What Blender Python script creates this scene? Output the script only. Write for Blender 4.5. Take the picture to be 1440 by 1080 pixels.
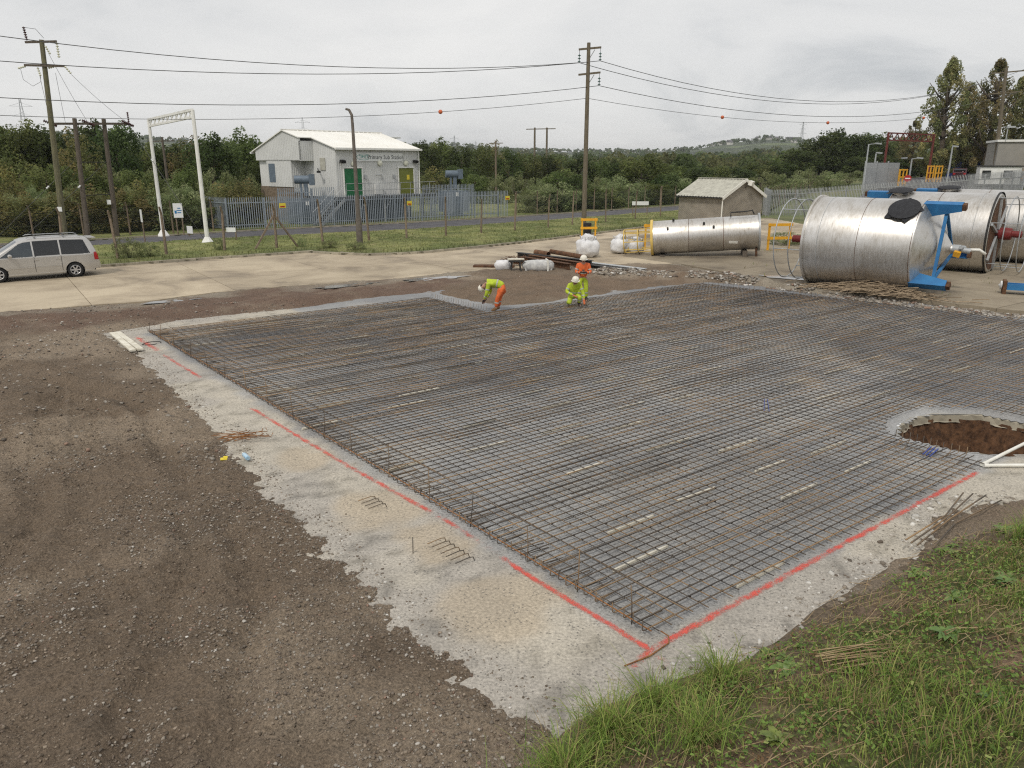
import bpy, bmesh, math, random
import numpy as np
from mathutils import Vector, Matrix, Euler
for _o in list(bpy.data.objects): bpy.data.objects.remove(_o)
SC = bpy.context.scene
COL = SC.collection
RAD = math.radians
# ---------------------------------------------------------------- camera
cam_d = bpy.data.cameras.new('camera'); cam_d.sensor_width = 36.0
cam_d.lens = 36.0 * 1050.0 / 1440.0; cam_d.clip_start = 0.05; cam_d.clip_end = 9000
cam = bpy.data.objects.new('camera', cam_d); COL.objects.link(cam)
cam.location = (0, 0, 5.0); cam.rotation_euler = (RAD(90 - 16.55), 0, 0)
SC.camera = cam
# ---------------------------------------------------------------- overcast sky + soft sun
SUN_EL, SUN_AZ = RAD(52), RAD(205)          # azimuth clockwise from +Y
W = bpy.data.worlds.new('World'); SC.world = W; W.use_nodes = True
wn = W.node_tree; wn.nodes.clear()
def wnode(t, **k):
    n = wn.nodes.new(t)
    for a, b in k.items(): setattr(n, a, b)
    return n
w_out = wnode('ShaderNodeOutputWorld'); w_bg = wnode('ShaderNodeBackground')
w_sky = wnode('ShaderNodeTexSky', sky_type='NISHITA', sun_disc=False, sun_elevation=SUN_EL, sun_rotation=SUN_AZ)
w_tc = wnode('ShaderNodeTexCoord'); w_map = wnode('ShaderNodeMapping')
w_sep = wnode('ShaderNodeSeparateXYZ')
# cloud layer: project the view direction on a flat deck, so clouds flatten towards the horizon
w_addz = wnode('ShaderNodeMath', operation='ADD'); w_addz.inputs[1].default_value = 0.30
w_max = wnode('ShaderNodeMath', operation='MAXIMUM'); w_max.inputs[1].default_value = 0.05
w_dx = wnode('ShaderNodeMath', operation='DIVIDE'); w_dy = wnode('ShaderNodeMath', operation='DIVIDE')
w_com = wnode('ShaderNodeCombineXYZ')
w_n1 = wnode('ShaderNodeTexNoise'); w_n1.inputs['Scale'].default_value = 1.15; w_n1.inputs['Detail'].default_value = 7; w_n1.inputs['Roughness'].default_value = 0.56
w_n1.inputs['Distortion'].default_value = 0.5
w_r = wnode('ShaderNodeValToRGB')
cr = w_r.color_ramp
cr.elements[0].position = 0.32; cr.elements[0].color = (6.2, 6.4, 6.6, 1)
cr.elements[1].position = 0.66; cr.elements[1].color = (10.0, 9.9, 9.7, 1)
e = cr.elements.new(0.46); e.color = (8.8, 8.8, 8.75, 1)
w_mix = wnode('ShaderNodeMix', data_type='RGBA'); w_mix.inputs['Factor'].default_value = 0.94
L = wn.links.new
L(w_tc.outputs['Generated'], w_sep.inputs[0]); L(w_sep.outputs['Z'], w_addz.inputs[0]); L(w_addz.outputs[0], w_max.inputs[0])
L(w_sep.outputs['X'], w_dx.inputs[0]); L(w_max.outputs[0], w_dx.inputs[1]); L(w_sep.outputs['Y'], w_dy.inputs[0]); L(w_max.outputs[0], w_dy.inputs[1])
L(w_dx.outputs[0], w_com.inputs[0]); L(w_dy.outputs[0], w_com.inputs[1]); L(w_com.outputs[0], w_map.inputs[0])
w_map.inputs['Location'].default_value = (3.1, 1.7, 0)
L(w_map.outputs[0], w_n1.inputs['Vector']); L(w_n1.outputs['Fac'], w_r.inputs[0])
L(w_sky.outputs[0], w_mix.inputs['A']); L(w_r.outputs[0], w_mix.inputs['B']); L(w_mix.outputs['Result'], w_bg.inputs['Color'])
w_bg.inputs['Strength'].default_value = 0.075
L(w_bg.outputs[0], w_out.inputs['Surface'])
sun_d = bpy.data.lights.new('sun', 'SUN'); sun_d.energy = 1.5; sun_d.angle = RAD(10); sun_d.color = (1, 0.945, 0.86)
sun = bpy.data.objects.new('sun', sun_d); COL.objects.link(sun)
sun.rotation_euler = (Vector((-math.sin(SUN_AZ) * math.cos(SUN_EL), -math.cos(SUN_AZ) * math.cos(SUN_EL), -math.sin(SUN_EL)))).to_track_quat('-Z', 'Y').to_euler()
sun.location = (0, 0, 60)
SC.view_settings.view_transform = 'Standard'; SC.view_settings.look = 'None'
SC.view_settings.gamma = 1; SC.view_settings.exposure = 0.26; SC.view_settings.use_curve_mapping = False
SC.cycles.max_bounces = 6; SC.cycles.diffuse_bounces = 3; SC.cycles.glossy_bounces = 3; SC.cycles.transparent_max_bounces = 12
SC.cycles.volume_bounces = 0; SC.cycles.caustics_reflective = False; SC.cycles.caustics_refractive = False
SC.cycles.use_denoising = False; SC.cycles.filter_width = 1.2
# ---------------------------------------------------------------- helpers
R0 = random.Random(7)
def tag(o, label=None, cat=None, group=None, kind=None):
    if label: o['label'] = label
    if cat: o['category'] = cat
    if group: o['group'] = group
    if kind: o['kind'] = kind
    return o
def link(name, me, mat=None, parent=None, loc=(0, 0, 0), rot=(0, 0, 0)):
    o = bpy.data.objects.new(name, me); COL.objects.link(o)
    if mat is not None and me is not None and not me.materials: me.materials.append(mat)
    o.location = loc; o.rotation_euler = rot
    if parent: o.parent = parent
    return o
def empty(name, loc=(0, 0, 0), rz=0.0, label=None, cat=None, group=None):
    o = bpy.data.objects.new(name, None); COL.objects.link(o); o.empty_display_size = 0.2
    o.location = loc; o.rotation_euler = (0, 0, rz)
    return tag(o, label, cat, group)
class MB:
    """collects simple shapes into one mesh"""
    def __init__(s): s.v = []; s.f = []; s.m = []
    def add(s, vs, fs, mi=0):
        b = len(s.v); s.v.extend([tuple(q) for q in vs])
        for f in fs: s.f.append(tuple(b + i for i in f)); s.m.append(mi)
        return s
    def box(s, c, d, rot=None, mi=0):
        x, y, z = [q / 2 for q in d]
        vs = [Vector(q) for q in ((-x, -y, -z), (x, -y, -z), (x, y, -z), (-x, y, -z), (-x, -y, z), (x, -y, z), (x, y, z), (-x, y, z))]
        if rot is not None:
            m = rot if isinstance(rot, Matrix) else Euler(rot).to_matrix()
            vs = [m @ q for q in vs]
        c = Vector(c)
        return s.add([q + c for q in vs], [(0, 3, 2, 1), (4, 5, 6, 7), (0, 1, 5, 4), (1, 2, 6, 5), (2, 3, 7, 6), (3, 0, 4, 7)], mi)
    def bar(s, a, b, w, h, mi=0, up=(0, 0, 1)):
        a = Vector(a); b = Vector(b); d = b - a; l = d.length; d.normalize(); u = Vector(up)
        if abs(d.dot(u)) > 0.98: u = Vector((1, 0, 0))
        r = d.cross(u).normalized(); u = r.cross(d)
        m = Matrix((r, d, u)).transposed()
        return s.box((a + b) / 2, (w, l, h), m, mi)
    def tube(s, pts, r, n=6, cap=True, mi=0, closed=False):
        pts = [Vector(q) for q in pts]; k = len(pts)
        rs = r if hasattr(r, '__len__') else [r] * k
        vs = []; prev = None
        for i, q in enumerate(pts):
            if closed: t = pts[(i + 1) % k] - pts[i - 1]
            else: t = pts[min(i + 1, k - 1)] - pts[max(i - 1, 0)]
            t.normalize()
            if prev is None:
                u = Vector((0, 0, 1)) if abs(t.z) < 0.9 else Vector((1, 0, 0))
                u = (u - t * u.dot(t)).normalized()
            else:
                u = (prev - t * prev.dot(t)).normalized()
            prev = u; w = t.cross(u)
            for j in range(n):
                a = 2 * math.pi * j / n
                vs.append(q + (u * math.cos(a) + w * math.sin(a)) * rs[i])
        fs = []
        for i in range(k if closed else k - 1):
            i2 = (i + 1) % k
            for j in range(n):
                j2 = (j + 1) % n
                fs.append((i * n + j, i * n + j2, i2 * n + j2, i2 * n + j))
        if cap and not closed:
            fs.append(tuple(range(n - 1, -1, -1))); fs.append(tuple((k - 1) * n + j for j in range(n)))
        return s.add(vs, fs, mi)
    def cyl(s, a, b, r, n=12, r2=None, mi=0): return s.tube([a, b], [r, r if r2 is None else r2], n, True, mi)
    def lathe(s, prof, o, axis, n=32, mi=0, cap=False):
        """prof: (distance along axis, radius)"""
        o = Vector(o); ax = Vector(axis).normalized()
        u = Vector((0, 0, 1)) if abs(ax.z) < 0.9 else Vector((1, 0, 0))
        u = (u - ax * u.dot(ax)).normalized(); w = ax.cross(u)
        vs = []
        for (d, r) in prof:
            for j in range(n):
                a = 2 * math.pi * j / n
                vs.append(o + ax * d + (u * math.cos(a) + w * math.sin(a)) * r)
        fs = [(i * n + j, i * n + (j + 1) % n, (i + 1) * n + (j + 1) % n, (i + 1) * n + j) for i in range(len(prof) - 1) for j in range(n)]
        if cap: fs.append(tuple(range(n - 1, -1, -1))); fs.append(tuple((len(prof) - 1) * n + j for j in range(n)))
        return s.add(vs, fs, mi)
    def prism(s, poly, z0, z1, mi=0):
        n = len(poly)
        vs = [(x, y, z0) for x, y in poly] + [(x, y, z1) for x, y in poly]
        fs = [tuple(range(n - 1, -1, -1)), tuple(range(n, 2 * n))] + [(i, (i + 1) % n, n + (i + 1) % n, n + i) for i in range(n)]
        return s.add(vs, fs, mi)
    def mesh(s, name, smooth=False):
        me = bpy.data.meshes.new(name); me.from_pydata(s.v, [], s.f)
        if any(s.m): me.polygons.foreach_set('material_index', s.m)
        if smooth:
            me.polygons.foreach_set('use_smooth', [True] * len(s.f))
            if smooth != 2: me.set_sharp_from_angle(angle=RAD(40))
        me.update(); return me
    def build(s, name, mat, parent=None, smooth=False, loc=(0, 0, 0), rot=(0, 0, 0)):
        me = s.mesh(name, smooth)
        for q in (mat if isinstance(mat, (list, tuple)) else [mat]): me.materials.append(q)
        return link(name, me, None, parent, loc, rot)
def copy_tree(o, parent=None):
    c = o.copy(); COL.objects.link(c); c.parent = parent
    for ch in list(o.children): copy_tree(ch, c)
    return c
# value noise on arrays (deterministic) ------------------------------------
def _hash(ix, iy, seed):
    h = (ix.astype(np.int64) * 374761393 + iy.astype(np.int64) * 668265263 + seed * 974711) & 0x7fffffff
    h = ((h ^ (h >> 13)) * 1274126177) & 0x7fffffff
    h = h ^ (h >> 16)
    return (h & 0xffff) / 65535.0
def vnoise(x, y, seed=0):
    x = np.asarray(x, float); y = np.asarray(y, float)
    ix = np.floor(x); iy = np.floor(y); fx = x - ix; fy = y - iy
    fx = fx * fx * (3 - 2 * fx); fy = fy * fy * (3 - 2 * fy)
    a = _hash(ix, iy, seed); b = _hash(ix + 1, iy, seed); c = _hash(ix, iy + 1, seed); d = _hash(ix + 1, iy + 1, seed)
    return (a * (1 - fx) + b * fx) * (1 - fy) + (c * (1 - fx) + d * fx) * fy
def fbm(x, y, oct=4, seed=0):
    s = 0; a = 0.5; t = 0
    for i in range(oct):
        s = s + a * vnoise(np.asarray(x) * 2 ** i + 17.3 * i, np.asarray(y) * 2 ** i - 9.1 * i, seed + i); t += a; a *= 0.5
    return s / t
def sstep(a, b, x): t = np.clip((np.asarray(x, float) - a) / (b - a), 0, 1); return t * t * (3 - 2 * t)
def inpoly(x, y, poly):
    x = np.asarray(x, float); y = np.asarray(y, float); r = np.zeros(x.shape, bool); n = len(poly)
    for i in range(n):
        x1, y1 = poly[i]; x2, y2 = poly[(i + 1) % n]
        if y1 == y2: continue
        c = ((y1 > y) != (y2 > y)) & (x < (x2 - x1) * (y - y1) / (y2 - y1) + x1)
        r ^= c
    return r
def pdist(x, y, poly, closed=True):
    """distance to polyline"""
    x = np.asarray(x, float); y = np.asarray(y, float); d = np.full(x.shape, 1e9); n = len(poly)
    for i in range(n if closed else n - 1):
        x1, y1 = poly[i]; x2, y2 = poly[(i + 1) % n]; dx = x2 - x1; dy = y2 - y1
        t = np.clip(((x - x1) * dx + (y - y1) * dy) / (dx * dx + dy * dy + 1e-9), 0, 1)
        d = np.minimum(d, np.hypot(x - x1 - t * dx, y - y1 - t * dy))
    return d
def sdist(x, y, poly): return pdist(x, y, poly) * np.where(inpoly(x, y, poly), -1, 1)   # negative inside
def grid_mesh(name, xs, ys, hf, keep=None, attrs=None, smooth=True):
    X, Y = np.meshgrid(xs, ys); Z = hf(X, Y); nx, ny = len(xs), len(ys)
    vs = np.stack([X.ravel(), Y.ravel(), Z.ravel()], 1)
    i = np.arange(ny * nx).reshape(ny, nx)
    q = np.stack([i[:-1, :-1].ravel(), i[:-1, 1:].ravel(), i[1:, 1:].ravel(), i[1:, :-1].ravel()], 1)
    if keep is not None:
        cx = (X[:-1, :-1] + X[1:, 1:]).ravel() / 2; cy = (Y[:-1, :-1] + Y[1:, 1:]).ravel() / 2
        q = q[keep(cx, cy)]
        used = np.zeros(len(vs), bool); used[q.ravel()] = True
        mp = np.cumsum(used) - 1; vs = vs[used]; q = mp[q]
    me = bpy.data.meshes.new(name)
    me.vertices.add(len(vs)); me.vertices.foreach_set('co', vs.ravel())
    me.loops.add(len(q) * 4); me.loops.foreach_set('vertex_index', q.ravel().astype(np.int32))
    me.polygons.add(len(q)); me.polygons.foreach_set('loop_start', np.arange(len(q), dtype=np.int32) * 4)
    if smooth: me.polygons.foreach_set('use_smooth', np.ones(len(q), bool))
    me.update(calc_edges=True)
    if attrs:
        for an, fn in attrs.items():
            c = np.asarray(fn(vs[:, 0], vs[:, 1]), float)
            col = np.ones((len(vs), 4)); col[:, :3] = c
            a = me.attributes.new(an, 'FLOAT_COLOR', 'POINT'); a.data.foreach_set('color', col.ravel())
    return me
def raw_mesh(name, vs, fs, smooth=False, colors=None):
    """vs (n,3) array, fs (m,k) array of equal-size faces, colors per vertex"""
    vs = np.asarray(vs, float); fs = np.asarray(fs, np.int32); k = fs.shape[1]
    me = bpy.data.meshes.new(name)
    me.vertices.add(len(vs)); me.vertices.foreach_set('co', vs.ravel())
    me.loops.add(fs.size); me.loops.foreach_set('vertex_index', fs.ravel())
    me.polygons.add(len(fs)); me.polygons.foreach_set('loop_start', np.arange(len(fs), dtype=np.int32) * k)
    if smooth: me.polygons.foreach_set('use_smooth', np.ones(len(fs), bool))
    me.update(calc_edges=True)
    if colors is not None:
        col = np.ones((len(vs), 4)); col[:, :3] = colors
        a = me.attributes.new('tint', 'FLOAT_COLOR', 'POINT'); a.data.foreach_set('color', col.ravel())
    return me
# ---------------------------------------------------------------- materials
def new_mat(name):
    m = bpy.data.materials.new(name); m.use_nodes = True; t = m.node_tree; t.nodes.clear()
    o = t.nodes.new('ShaderNodeOutputMaterial'); b = t.nodes.new('ShaderNodeBsdfPrincipled'); t.links.new(b.outputs[0], o.inputs[0])
    return m, t, b, o
def nd(t, ty, ins=None, **k):
    n = t.nodes.new(ty)
    for a, b in k.items(): setattr(n, a, b)
    for a, b in (ins or {}).items():
        if hasattr(b, 'links'): t.links.new(b, n.inputs[a])
        else: n.inputs[a].default_value = b
    return n
def noise(t, scale, detail=4, rough=0.55, vec=None, dist=0.0):
    n = nd(t, 'ShaderNodeTexNoise', {'Scale': scale, 'Detail': detail, 'Roughness': rough, 'Distortion': dist})
    if vec is not None: t.links.new(vec, n.inputs['Vector'])
    return n.outputs['Fac']
def ramp(t, fac, stops):
    n = t.nodes.new('ShaderNodeValToRGB'); t.links.new(fac, n.inputs[0]); c = n.color_ramp
    for i, (p, col) in enumerate(stops):
        e = c.elements[i] if i < 2 else c.elements.new(p)
        e.position = p; e.color = tuple(col) + (1,) if len(col) == 3 else col
    return n.outputs[0]
def mixc(t, f, a, b, mode='MIX'):
    n = t.nodes.new('ShaderNodeMix'); n.data_type = 'RGBA'; n.blend_type = mode
    for k, v in (('Factor', f), ('A', a), ('B', b)):
        i = n.inputs[k] if k != 'Factor' else n.inputs[0]
        if k == 'A': i = n.inputs[6]
        if k == 'B': i = n.inputs[7]
        if hasattr(v, 'links'): t.links.new(v, i)
        elif k == 'Factor': i.default_value = v
        else: i.default_value = tuple(v) + (1,) if len(v) == 3 else v
    return n.outputs[2]
def mth(t, op, a, b=None, clamp=False):
    n = t.nodes.new('ShaderNodeMath'); n.operation = op; n.use_clamp = clamp
    for i, v in enumerate((a, b)):
        if v is None: continue
        if hasattr(v, 'links'): t.links.new(v, n.inputs[i])
        else: n.inputs[i].default_value = v
    return n.outputs[0]
def bump(t, b, h, strength=0.4, dist=0.02):
    n = nd(t, 'ShaderNodeBump', {'Height': h, 'Strength': strength, 'Distance': dist}); t.links.new(n.outputs[0], b.inputs['Normal'])
def gray(v): return (v, v, v)
def pm(name, c1, c2=None, scale=3.0, rough=0.8, metal=0.0, bmp=0.0, bscale=None, rnd=0.0, spec=0.3, stretch=None, sharp=(0.35, 0.65)):
    """procedural paint/metal/wood: two colours mixed by noise, optional bump and per-object variation"""
    m, t, b, o = new_mat(name)
    tc = nd(t, 'ShaderNodeTexCoord'); vec = tc.outputs['Object']
    if stretch:
        mp = nd(t, 'ShaderNodeMapping', {'Scale': stretch}); t.links.new(vec, mp.inputs[0]); vec = mp.outputs[0]
    c2 = c2 or tuple(q * 0.75 for q in c1)
    n = noise(t, scale, 6, 0.6, vec)
    col = ramp(t, n, [(sharp[0], c2), (sharp[1], c1)])
    if rnd:
        oi = nd(t, 'ShaderNodeObjectInfo')
        f = mth(t, 'ADD', mth(t, 'MULTIPLY', oi.outputs['Random'], 2 * rnd), 1 - rnd)
        col = mixc(t, 1.0, col, nd(t, 'ShaderNodeCombineXYZ', {0: f, 1: f, 2: f}).outputs[0], 'MULTIPLY')
    t.links.new(col, b.inputs['Base Color'])
    b.inputs['Roughness'].default_value = rough; b.inputs['Metallic'].default_value = metal; b.inputs['Specular IOR Level'].default_value = spec
    if bmp: bump(t, b, noise(t, bscale or scale * 4, 4, 0.6, vec), bmp, 0.02)
    return m
M = {}
M['galv'] = pm('galvanised_steel', (.46, .475, .48), (.34, .355, .365), 6, .5, .35, rnd=.12)
M['bluegrey'] = pm('blue_grey_paint', (.15, .19, .235), (.11, .14, .175), 3, .5, .1, rnd=.1)
M['palblue'] = pm('palisade_grey_blue', (.33, .37, .41), (.25, .285, .325), 4, .5, .3, rnd=.14)
M['wood'] = pm('weathered_timber', (.20, .17, .12), (.11, .09, .065), 6, .9, bmp=.5, stretch=(4, 4, .5))
M['wood_dark'] = pm('creosoted_timber', (.15, .125, .10), (.08, .066, .052), 6, .9, bmp=.5, stretch=(4, 4, .5))
M['wood_green'] = pm('algae_timber', (.20, .19, .11), (.11, .10, .07), 5, .9, bmp=.5, stretch=(4, 4, .4))
M['concpost'] = pm('aged_concrete_post', (.24, .19, .14), (.14, .105, .075), 5, .95, bmp=.4, rnd=.15)
M['white_paint'] = pm('white_paint', (.82, .82, .80), (.72, .71, .67), 2, .45)
M['white_plastic'] = pm('white_plastic', (.80, .79, .74), (.70, .68, .60), 3, .4)
M['white_dirty'] = pm('chalky_white', (.72, .69, .60), (.5, .46, .37), 5, .8, rnd=.1)
M['yellow'] = pm('yellow_paint', (.80, .42, .03), (.66, .33, .03), 4, .45)
M['paleyellow'] = pm('faded_yellow_paint', (.72, .53, .15), (.6, .42, .12), 4, .5)
M['bluepaint'] = pm('blue_paint', (.035, .19, .42), (.03, .14, .33), 3, .5)
M['redpaint'] = pm('dull_red_paint', (.22, .03, .03), (.14, .022, .02), 5, .5)
M['redprimer'] = pm('red_oxide_paint', (.16, .035, .028), (.11, .028, .022), 5, .7)
M['black_rubber'] = pm('black_rubber', (.03, .031, .035), (.02, .02, .023), 8, .75)
M['darksteel'] = pm('dark_steel', (.06, .06, .06), (.035, .033, .03), 6, .6, .4)
M['rust'] = pm('rusted_steel', (.17, .085, .045), (.07, .04, .025), 7, .9, .1, bmp=.5, rnd=.2)
M['rust_bright'] = pm('orange_rust', (.33, .15, .05), (.17, .075, .03), 12, .9, rnd=.15)
M['tyre'] = pm('tyre_rubber', (.022, .022, .022), (.015, .015, .015), 9, .85)
M['alloy'] = pm('alloy_wheel', (.55, .55, .56), (.45, .45, .46), 4, .35, .7)
M['glass_dark'] = pm('dark_car_glass', (.012, .014, .016), (.01, .011, .012), 1, .08, spec=.6)
M['glass'] = pm('window_glass', (.05, .065, .075), (.03, .04, .05), 1, .1, spec=.6)
M['lamp_red'] = pm('red_lens', (.45, .015, .02), (.35, .01, .012), 6, .2, spec=.5)
M['silver'] = pm('silver_car_paint', (.52, .51, .49), (.49, .48, .46), 2, .28, .55, spec=.5)
M['black_trim'] = pm('black_trim', (.02, .02, .02), (.015, .015, .015), 5, .6)
M['cladding'] = pm('cream_cladding', (.67, .675, .66), (.60, .605, .59), .6, .5)
M['cladroof'] = pm('pale_roof_sheet', (.86, .85, .81), (.80, .785, .73), .5, .55)
M['green_door'] = pm('green_door_paint', (.02, .16, .06), (.015, .13, .05), 2, .5)
M['olive_door'] = pm('olive_door_paint', (.17, .19, .04), (.15, .165, .03), 2, .5)
M['signwhite'] = pm('white_sign_face', (.78, .79, .78), (.74, .75, .74), 3, .4)
M['ink'] = pm('sign_lettering', (.03, .035, .04), (.025, .03, .03), 3, .5)
M['teal'] = pm('sign_teal', (.03, .3, .27), (.03, .25, .22), 3, .5)
M['signblue'] = pm('sign_blue', (.03, .2, .42), (.03, .16, .36), 3, .5)
M['signyellow'] = pm('warning_yellow', (.75, .6, .06), (.68, .55, .05), 5, .5)
M['asbestos'] = pm('weathered_fibre_cement', (.50, .49, .42), (.36, .35, .30), 3, .9, bmp=.3)
M['fairwhite'] = pm('lamp_globe', (.72, .72, .6), (.66, .66, .55), 3, .3)
M['orange_ball'] = pm('orange_marker_ball', (.62, .15, .06), (.5, .12, .05), 4, .5)
M['wire'] = pm('conductor', (.10, .10, .10), (.08, .08, .08), 4, .5, .4)
M['ceramic_brown'] = pm('brown_porcelain', (.08, .025, .025), (.05, .02, .02), 4, .25, spec=.5)
M['ceramic_green'] = pm('green_glass_insulator', (.05, .13, .11), (.03, .09, .08), 4, .2, spec=.5)
M['hivis_y'] = pm('hi_vis_yellow', (.50, .61, .045), (.33, .42, .035), 5, .8, bmp=.5, bscale=9)
M['hivis_o'] = pm('hi_vis_orange', (.76, .165, .045), (.52, .10, .03), 5, .8, bmp=.5, bscale=9)
M['reflect'] = pm('reflective_tape', (.42, .43, .40), (.36, .37, .34), 9, .4)
M['skin'] = pm('skin', (.46, .27, .2), (.40, .22, .16), 9, .6)
M['hair'] = pm('dark_hair', (.03, .02, .015), (.02, .014, .01), 20, .7)
M['helmet'] = pm('white_helmet', (.80, .76, .66), (.74, .70, .60), 4, .35)
M['glove'] = pm('black_glove', (.03, .03, .032), (.02, .02, .02), 12, .8)
M['orange_glove'] = pm('orange_glove', (.6, .16, .06), (.4, .1, .04), 12, .8)
M['boot'] = pm('tan_leather', (.22, .13, .06), (.14, .08, .04), 10, .8)
M['boot_dark'] = pm('dark_leather', (.05, .035, .03), (.03, .024, .02), 10, .8)
M['bag'] = pm('white_woven_bag', (.76, .76, .76), (.62, .62, .63), 5, .7, bmp=.7, bscale=6)
M['wrap'] = pm('clear_wrapped_blocks', (.60, .60, .58), (.40, .40, .40), 6, .35, bmp=.5, bscale=14)
M['tarmac'] = pm('worn_tarmac', (.115, .112, .118), (.08, .078, .085), .7, .9, bmp=.3, bscale=60)
M['kerbc'] = pm('kerb_concrete', (.40, .36, .28), (.27, .245, .19), 2.5, .9, bmp=.3, rnd=.12)
M['house'] = pm('far_house_render', (.6, .58, .54), (.5, .48, .44), 1, .8, rnd=.2)
M['slate'] = pm('far_roof', (.12, .115, .12), (.09, .085, .09), 1, .8, rnd=.2)
M['twig'] = pm('dry_twigs', (.36, .28, .19), (.2, .15, .1), 9, .9, rnd=.2)
M['bark'] = pm('bark', (.13, .105, .08), (.07, .055, .042), 5, .95, bmp=.6, stretch=(3, 3, .6))
# ---------------------------------------------------------------- ground materials
def ground_mat(name, attr='gcol', fine=22.0, bumpS=0.5, rough=0.92, contrast=(0.72, 1.22), speck=None, wet=False, bd=.03):
    m, t, b, o = new_mat(name)
    tc = nd(t, 'ShaderNodeTexCoord'); vec = tc.outputs['Object']
    at_ = nd(t, 'ShaderNodeAttribute', attribute_name=attr)
    n1 = noise(t, fine, 6, .7, vec); n2 = noise(t, 1.1, 5, .6, vec)
    n1s = mth(t, 'MULTIPLY', mth(t, 'SUBTRACT', n1, .33), 2.95, True)
    f = mth(t, 'ADD', mth(t, 'MULTIPLY', n1s, contrast[1] - contrast[0]), contrast[0])
    f2 = mth(t, 'ADD', mth(t, 'MULTIPLY', n2, .5), .75)
    f = mth(t, 'MULTIPLY', f, f2)
    col = mixc(t, 1.0, at_.outputs['Color'], nd(t, 'ShaderNodeCombineXYZ', {0: f, 1: f, 2: f}).outputs[0], 'MULTIPLY')
    if speck:
        vo = nd(t, 'ShaderNodeTexVoronoi', {'Scale': speck[0]}); t.links.new(vec, vo.inputs['Vector'])
        k = mth(t, 'LESS_THAN', vo.outputs['Distance'], speck[1])
        k = mth(t, 'MULTIPLY', k, mth(t, 'GREATER_THAN', noise(t, speck[0] * .23, 2, .5, vec), .52))
        col = mixc(t, mth(t, 'MULTIPLY', k, speck[3]), col, speck[2])
    t.links.new(col, b.inputs['Base Color'])
    if wet:
        r = ramp(t, at_.outputs['Alpha'] if False else n2, [(.35, gray(.55)), (.6, gray(rough))]); t.links.new(r, b.inputs['Roughness'])
    else: b.inputs['Roughness'].default_value = rough
    b.inputs['Specular IOR Level'].default_value = .25
    h = mth(t, 'ADD', n1, mth(t, 'MULTIPLY', noise(t, fine * .3, 4, .6, vec), 1.5))
    bump(t, b, h, bumpS, bd)
    return m
M['soil'] = ground_mat('stony_earth', fine=34, bumpS=1.0, bd=.055, contrast=(.5, 1.55), speck=(30, .17, (.42, .38, .32), .55))
M['slab'] = ground_mat('blinding_concrete', fine=26, bumpS=.5, bd=.05, contrast=(.66, 1.32), speck=(22, .26, (.10, .095, .09), .6), wet=True)
M['bank'] = ground_mat('bank_earth', fine=14, bumpS=.8, contrast=(.5, 1.4))
M['verge'] = ground_mat('verge_turf', fine=3.5, bumpS=.9, contrast=(.55, 1.4))
M['panel'] = None
def panel_mat(nm='yard_concrete', k=1.0):
    m, t, b, o = new_mat(nm)
    tc = nd(t, 'ShaderNodeTexCoord'); vec = tc.outputs['Object']; oi = nd(t, 'ShaderNodeObjectInfo')
    n1 = noise(t, .35, 6, .62, vec, .6); n2 = noise(t, 9, 5, .65, vec)
    col = ramp(t, n1, [(.30, (.22 * k, .18 * k, .135 * k)), (.46, (.41 * k, .34 * k, .245 * k)), (.62, (.52 * k, .44 * k, .32 * k))])
    f = mth(t, 'ADD', mth(t, 'MULTIPLY', oi.outputs['Random'], .16), .80); f = mth(t, 'MULTIPLY', f, mth(t, 'ADD', mth(t, 'MULTIPLY', n2, .4), .82))
    col = mixc(t, 1, col, nd(t, 'ShaderNodeCombineXYZ', {0: f, 1: f, 2: f}).outputs[0], 'MULTIPLY')
    t.links.new(col, b.inputs['Base Color']); b.inputs['Roughness'].default_value = .8; b.inputs['Specular IOR Level'].default_value = .3
    bump(t, b, n2, .25, .01); return m
M['panel'] = panel_mat(); M['panel_grey'] = panel_mat('dirty_yard_concrete', .62)
def blend_ground(name, stops, scale, rough=.95):
    m, t, b, o = new_mat(name); vec = nd(t, 'ShaderNodeTexCoord').outputs['Object']
    col = ramp(t, noise(t, scale, 8, .6, vec, .3), stops); t.links.new(col, b.inputs['Base Color']); b.inputs['Roughness'].default_value = rough
    bump(t, b, noise(t, scale * 20, 4, .6, vec), .5, .05); return m
M['field'] = blend_ground('rough_grass_land', [(.3, (.05, .065, .022)), (.5, (.10, .12, .04)), (.7, (.19, .17, .075))], .06)
M['hill'] = blend_ground('wooded_hill', [(.36, (.022, .034, .014)), (.52, (.04, .055, .02)), (.58, (.09, .12, .04)), (.7, (.12, .13, .055))], .006)

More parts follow.
